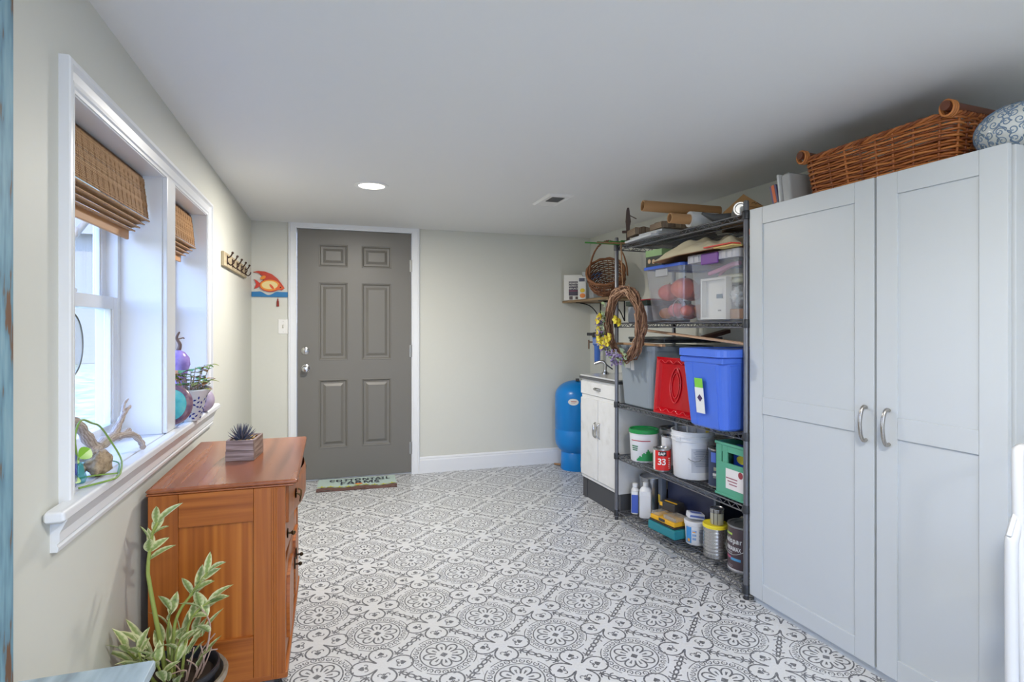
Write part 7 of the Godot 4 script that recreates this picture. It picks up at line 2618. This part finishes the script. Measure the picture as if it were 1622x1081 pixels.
# ---------------------------------------------------------------- wardrobe and what stands on it
func build_wardrobe() -> void:
	var b: MB
	var gm := m(190, 196, 200, 0.36)
	var t := thing_r("wardrobe", "tall pale grey two-door wardrobe with shaker panels and nickel handles", "wardrobe", 0, 0, 0)
	b = MB.new()
	b.bx(Vector3(-0.598, 0.0, 2.692), Vector3(-0.020, 1.772, 2.710), 0.001)
	b.bx(Vector3(-0.598, 0.0, 3.686), Vector3(-0.020, 1.772, 3.704), 0.001)
	b.bx(Vector3(-0.598, 1.754, 2.710), Vector3(-0.020, 1.772, 3.686), 0.001)
	b.bx(Vector3(-0.598, 0.030, 2.710), Vector3(-0.020, 0.048, 3.686), 0.001)
	b.bx(Vector3(-0.024, 0.030, 2.710), Vector3(-0.020, 1.754, 3.686))
	b.bx(Vector3(-0.598, 0.048, 3.283), Vector3(-0.030, 1.754, 3.299))
	obj("carcass", b, gm, t)
	b = MB.new()
	b.bx(Vector3(-0.602, 0.0, 2.706), Vector3(-0.586, 0.031, 3.700))
	obj("plinth", b, gm, t)
	b = MB.new()
	b.bx(Vector3(-0.590, 0.0, 2.689), Vector3(-0.578, 0.028, 2.6915))
	obj("chipped_edge", b, m(150, 106, 74, 0.8), t)
	for q in [[2.688, 3.2865, 3.258], [3.2955, 3.6955, 3.343]]:
		var dn := Node3D.new()
		dn.name = "door"
		t.add_child(dn, true)
		var z0: float = q[0]
		var z1: float = q[1]
		var x0 := -0.620
		var x1 := -0.602
		var sw := 0.0755
		for p in [["stile", z0, z0 + sw, 0.033, 1.776], ["stile", z1 - sw, z1, 0.033, 1.776], ["rail", z0 + sw, z1 - sw, 1.700, 1.776], ["rail", z0 + sw, z1 - sw, 0.860, 0.934], ["rail", z0 + sw, z1 - sw, 0.033, 0.106]]:
			b = MB.new()
			b.bx(Vector3(x0, p[3], p[1]), Vector3(x1, p[4], p[2]), 0.0016)
			obj(p[0], b, gm, dn)
		for p in [[0.106, 0.860], [0.934, 1.700]]:
			b = MB.new()
			b.bx(Vector3(x0 + 0.007, p[0] - 0.005, z0 + sw - 0.005), Vector3(x1 - 0.002, p[1] + 0.005, z1 - sw + 0.005))
			obj("panel", b, gm, dn)
		b = MB.new()
		var hz: float = q[2]
		b.tube(spline([Vector3(x0, 0.955, hz), Vector3(x0 - 0.014, 0.958, hz), Vector3(x0 - 0.027, 0.938, hz), Vector3(x0 - 0.033, 0.897, hz), Vector3(x0 - 0.027, 0.856, hz), Vector3(x0 - 0.014, 0.836, hz), Vector3(x0, 0.839, hz)], 5), 0.0065, 10)
		obj("handle", b, m(178, 174, 168, 0.25, 0.95), dn)
	# wicker hamper on top
	var wy := 1.7725
	var wk := [m(150, 84, 40, 0.5), m(178, 106, 52, 0.5), m(126, 66, 32, 0.5), m(196, 124, 66, 0.5)]
	t = thing_r("wicker_hamper", "long rectangular orange-brown wicker basket with wooden pole handles on the wardrobe", "basket", -0.385, wy, 3.19)
	var L := 0.57
	var Wd := 0.26
	var path := func(s: float, grow: float) -> Vector3:      # s 0..1 round a rounded rectangle
		var hl := L / 2 + grow
		var hw := Wd / 2 + grow
		var a := s * TAU
		var c := cos(a)
		var q := sin(a)
		var k := pow(pow(absf(c), 8.0) + pow(absf(q), 8.0), -1.0 / 8.0)
		return Vector3(q * k * hw, 0, c * k * hl)
	var n := 120
	for row in 18:
		var pts: Array = []
		var yy := 0.007 + row * 0.0094
		var gr := 0.022 * row / 17.0 - 0.008
		for j in n:
			var s := float(j) / n
			var w := 0.0042 * cos(s * TAU * 15.0 + PI * row)
			pts.append(path.call(s, gr + w) + Vector3(0, yy + 0.0012 * sin(j * 0.7 + row), 0))
		b = MB.new()
		b.tube(pts, 0.0047, 5, false, true)
		obj("weaver", b, wk[row % 4], t)
	for j in 30:
		var s := j / 30.0
		b = MB.new()
		b.tube([path.call(s, -0.008) + Vector3(0, 0.002, 0), path.call(s, 0.004) + Vector3(0, 0.09, 0), path.call(s, 0.014) + Vector3(0, 0.170, 0)], 0.0046, 6)
		obj("stake", b, wk[(j + 1) % 3], t)
	for e in 3:
		var pts: Array = []
		for j in n:
			var s := float(j) / n
			pts.append(path.call(s, 0.014 + 0.006 * cos(s * TAU * 22.0 + e * TAU / 3.0)) + Vector3(0, 0.178 + 0.006 * sin(s * TAU * 22.0 + e * TAU / 3.0), 0))
		b = MB.new()
		b.tube(pts, 0.0055, 6, false, true)
		obj("braided_rim", b, wk[e], t)
	b = MB.new()
	b.bx(Vector3(-Wd / 2 + 0.01, 0.0, -L / 2 + 0.01), Vector3(Wd / 2 - 0.01, 0.006, L / 2 - 0.01), 0.002)
	obj("bottom", b, wk[2], t)
	for sg in [-1.0, 1.0]:
		b = MB.new()
		b.tube([Vector3(-0.165, 0.198, sg * 0.290), Vector3(0.165, 0.198, sg * 0.290)], 0.016, 14)
		obj("pole_handle", b, m(104, 58, 40, 0.45), t)
		b = MB.new()
		for x in [-0.145, 0.145]:
			for k in 3:
				var ring: Array = []
				for j in 14:
					ring.append(Vector3(x + 0.010 * (k - 1), 0.191 + sin(TAU * j / 14.0) * 0.026, sg * 0.290 + cos(TAU * j / 14.0) * 0.022))
				b.tube(ring, 0.0042, 5, false, true)
		obj("lashing", b, wk[3], t)
	# blue and white rounded porcelain jar
	t = thing_r("porcelain_jar", "round blue and white scroll-patterned porcelain bowl on the wardrobe", "porcelain", -0.395, wy, 3.58 - 0.03 + 0.02)
	t.position = R(-0.42, wy, 3.632)
	b = MB.new()
	var jp: Array = []
	for k in 15:
		var a := lerpf(-1.1, 1.45, k / 14.0)
		jp.append(Vector2(cos(a) * 0.125, 0.080 + sin(a) * 0.088))
	jp.push_front(Vector2(0, 0.002))
	jp.append(Vector2(0, 0.1678))
	b.lathe(jp, 48)
	var jar := obj("jar", b, m(208, 212, 210, 0.14), t)
	var curl := MB.new()
	var onjar := func(a: float, e: float) -> Vector3:
		return Vector3(sin(a) * cos(e) * 0.1252, 0.080 + sin(e) * 0.0883, cos(a) * cos(e) * 0.1252)
	for ring in 7:
		var e0 := -0.80 + ring * 0.30
		var cnt: int = (int(24 * cos(e0)) / 2 + 1) * 2
		for k in cnt:
			var a0 := TAU * (k + 0.5 * (ring % 2)) / cnt
			var sg := 1.0 if (k + ring) % 2 == 0 else -1.0
			var up := 1.0 if k % 2 == 0 else -1.0
			var wide := TAU / cnt * 0.44
			var pts: Array = []
			for j in 26:
				var th := j / 25.0 * 8.2
				var r := 1.0 - 0.78 * j / 25.0
				pts.append(onjar.call(a0 + sg * cos(th) * r * wide, clampf(e0 + up * sin(th) * r * 0.15, -1.2, 1.5)))
			curl.tube(pts, 0.0015, 4)
			var s2: Array = []
			for j in 9:
				var f := j / 8.0
				s2.append(onjar.call(a0 + sg * wide * (1.0 - 0.9 * f) + 0.05 * sin(f * TAU), clampf(e0 + up * 0.30 * f, -1.2, 1.5)))
			curl.tube(s2, 0.0017, 4)
	obj("painted_scrolls", curl, m(116, 140, 166, 0.2), jar)
	# plastic box and packet left of the hamper
	t = thing_r("clear_tub", "small frosted plastic box standing beside the wicker basket on the wardrobe", "box", -0.44, wy, 2.815)
	b = MB.new()
	b.xf = Transform3D(Basis(Vector3.RIGHT, -0.12), Vector3(0, 0.004, 0))
	b.bx(Vector3(-0.09, 0.0, -0.026), Vector3(0.09, 0.148, 0.026), 0.012)
	obj("box", b, glass(214, 216, 216, 0.55, 0.2), t)
	b = MB.new()
	b.xf = Transform3D(Basis(Vector3.RIGHT, -0.12), Vector3(0, 0.004, 0))
	b.bx(Vector3(-0.096, 0.0, -0.040), Vector3(0.096, 0.154, -0.026), 0.005)
	obj("lid", b, m(206, 208, 208, 0.35), t)
	t = thing_r("orange_packet", "orange blue and white packet leaning beside the frosted box on the wardrobe", "packet", -0.44, wy, 2.735)
	b = MB.new()
	b.xf = Transform3D(Basis(Vector3.RIGHT, -0.22), Vector3(0, 0.006, 0))
	b.bx(Vector3(-0.07, 0.0, -0.020), Vector3(0.07, 0.115, 0.020), 0.004)
	obj("packet", b, m(96, 92, 132, 0.4), t)
	b = MB.new()
	b.xf = Transform3D(Basis(Vector3.RIGHT, -0.22), Vector3(0, 0.006, 0))
	b.bx(Vector3(-0.0712, 0.03, -0.006), Vector3(-0.0695, 0.114, 0.010))
	b.bx(Vector3(-0.05, 0.06, 0.0195), Vector3(0.05, 0.112, 0.021))
	obj("orange_print", b, m(226, 110, 56, 0.4), t)
	b = MB.new()
	b.xf = Transform3D(Basis(Vector3.RIGHT, -0.22), Vector3(0, 0.006, 0))
	b.bx(Vector3(-0.0712, 0.0, -0.018), Vector3(-0.0695, 0.028, 0.018))
	b.bx(Vector3(-0.06, 0.004, 0.0195), Vector3(0.06, 0.05, 0.021))
	obj("white_print", b, m(214, 216, 214, 0.4), t)
	# folding step stool at the wardrobe's near side
	t = thing_r("step_stool", "white tubular steel folding step stool beside the wardrobe", "step stool", -0.692, 0, 3.86)
	var wm := m(206, 209, 212, 0.28)
	b = MB.new()
	b.tube(spline([Vector3(-0.195, 0.0, 0.03), Vector3(-0.190, 0.86, 0.0), Vector3(-0.165, 0.93, 0.0), Vector3(-0.12, 0.945, 0.0), Vector3(0.12, 0.945, 0.0), Vector3(0.165, 0.93, 0.0), Vector3(0.190, 0.86, 0.0), Vector3(0.195, 0.0, 0.03)], 6), 0.013, 12)
	obj("front_frame", b, wm, t)
	for sg in [-1.0, 1.0]:
		b = MB.new()
		b.tube(spline([Vector3(sg * 0.212, 0.0, 0.0), Vector3(sg * 0.214, 0.40, 0.0), Vector3(sg * 0.216, 0.69, 0.0), Vector3(sg * 0.210, 0.735, 0.0), Vector3(sg * 0.192, 0.775, 0.0)], 5), 0.0135, 12)
		var lg := obj("rear_leg", b, wm, t)
		b = MB.new()
		b.bar(Vector3(sg * 0.214, 0.73, 0.0), Vector3(sg * 0.186, 0.785, 0.0), 0.034, 0.012, Vector3.BACK, 0.003)
		obj("hinge_plate", b, wm, lg)
		b = MB.new()
		b.lathe([Vector2(0, 0), Vector2(0.016, 0), Vector2(0.016, 0.02), Vector2(0.0, 0.024)], 12)
		for k in b.v.size():
			b.v[k] += Vector3(sg * 0.212, 0, 0)
		obj("rubber_foot", b, m(46, 46, 48, 0.7), lg)
	for y in [0.26, 0.52]:
		b = MB.new()
		b.box(Vector3(0, y, 0.02), Vector3(0.36, 0.20, 0.018), 0.006)
		obj("folded_step", b, m(150, 158, 170, 0.4), t)
		for x in [-0.172, 0.172]:
			b = MB.new()
			b.rod(Vector3(x, y, 0.028), Vector3(x, y, 0.040), 0.006, 8)
			obj("rivet", b, m(120, 130, 150, 0.3, 0.7), t)
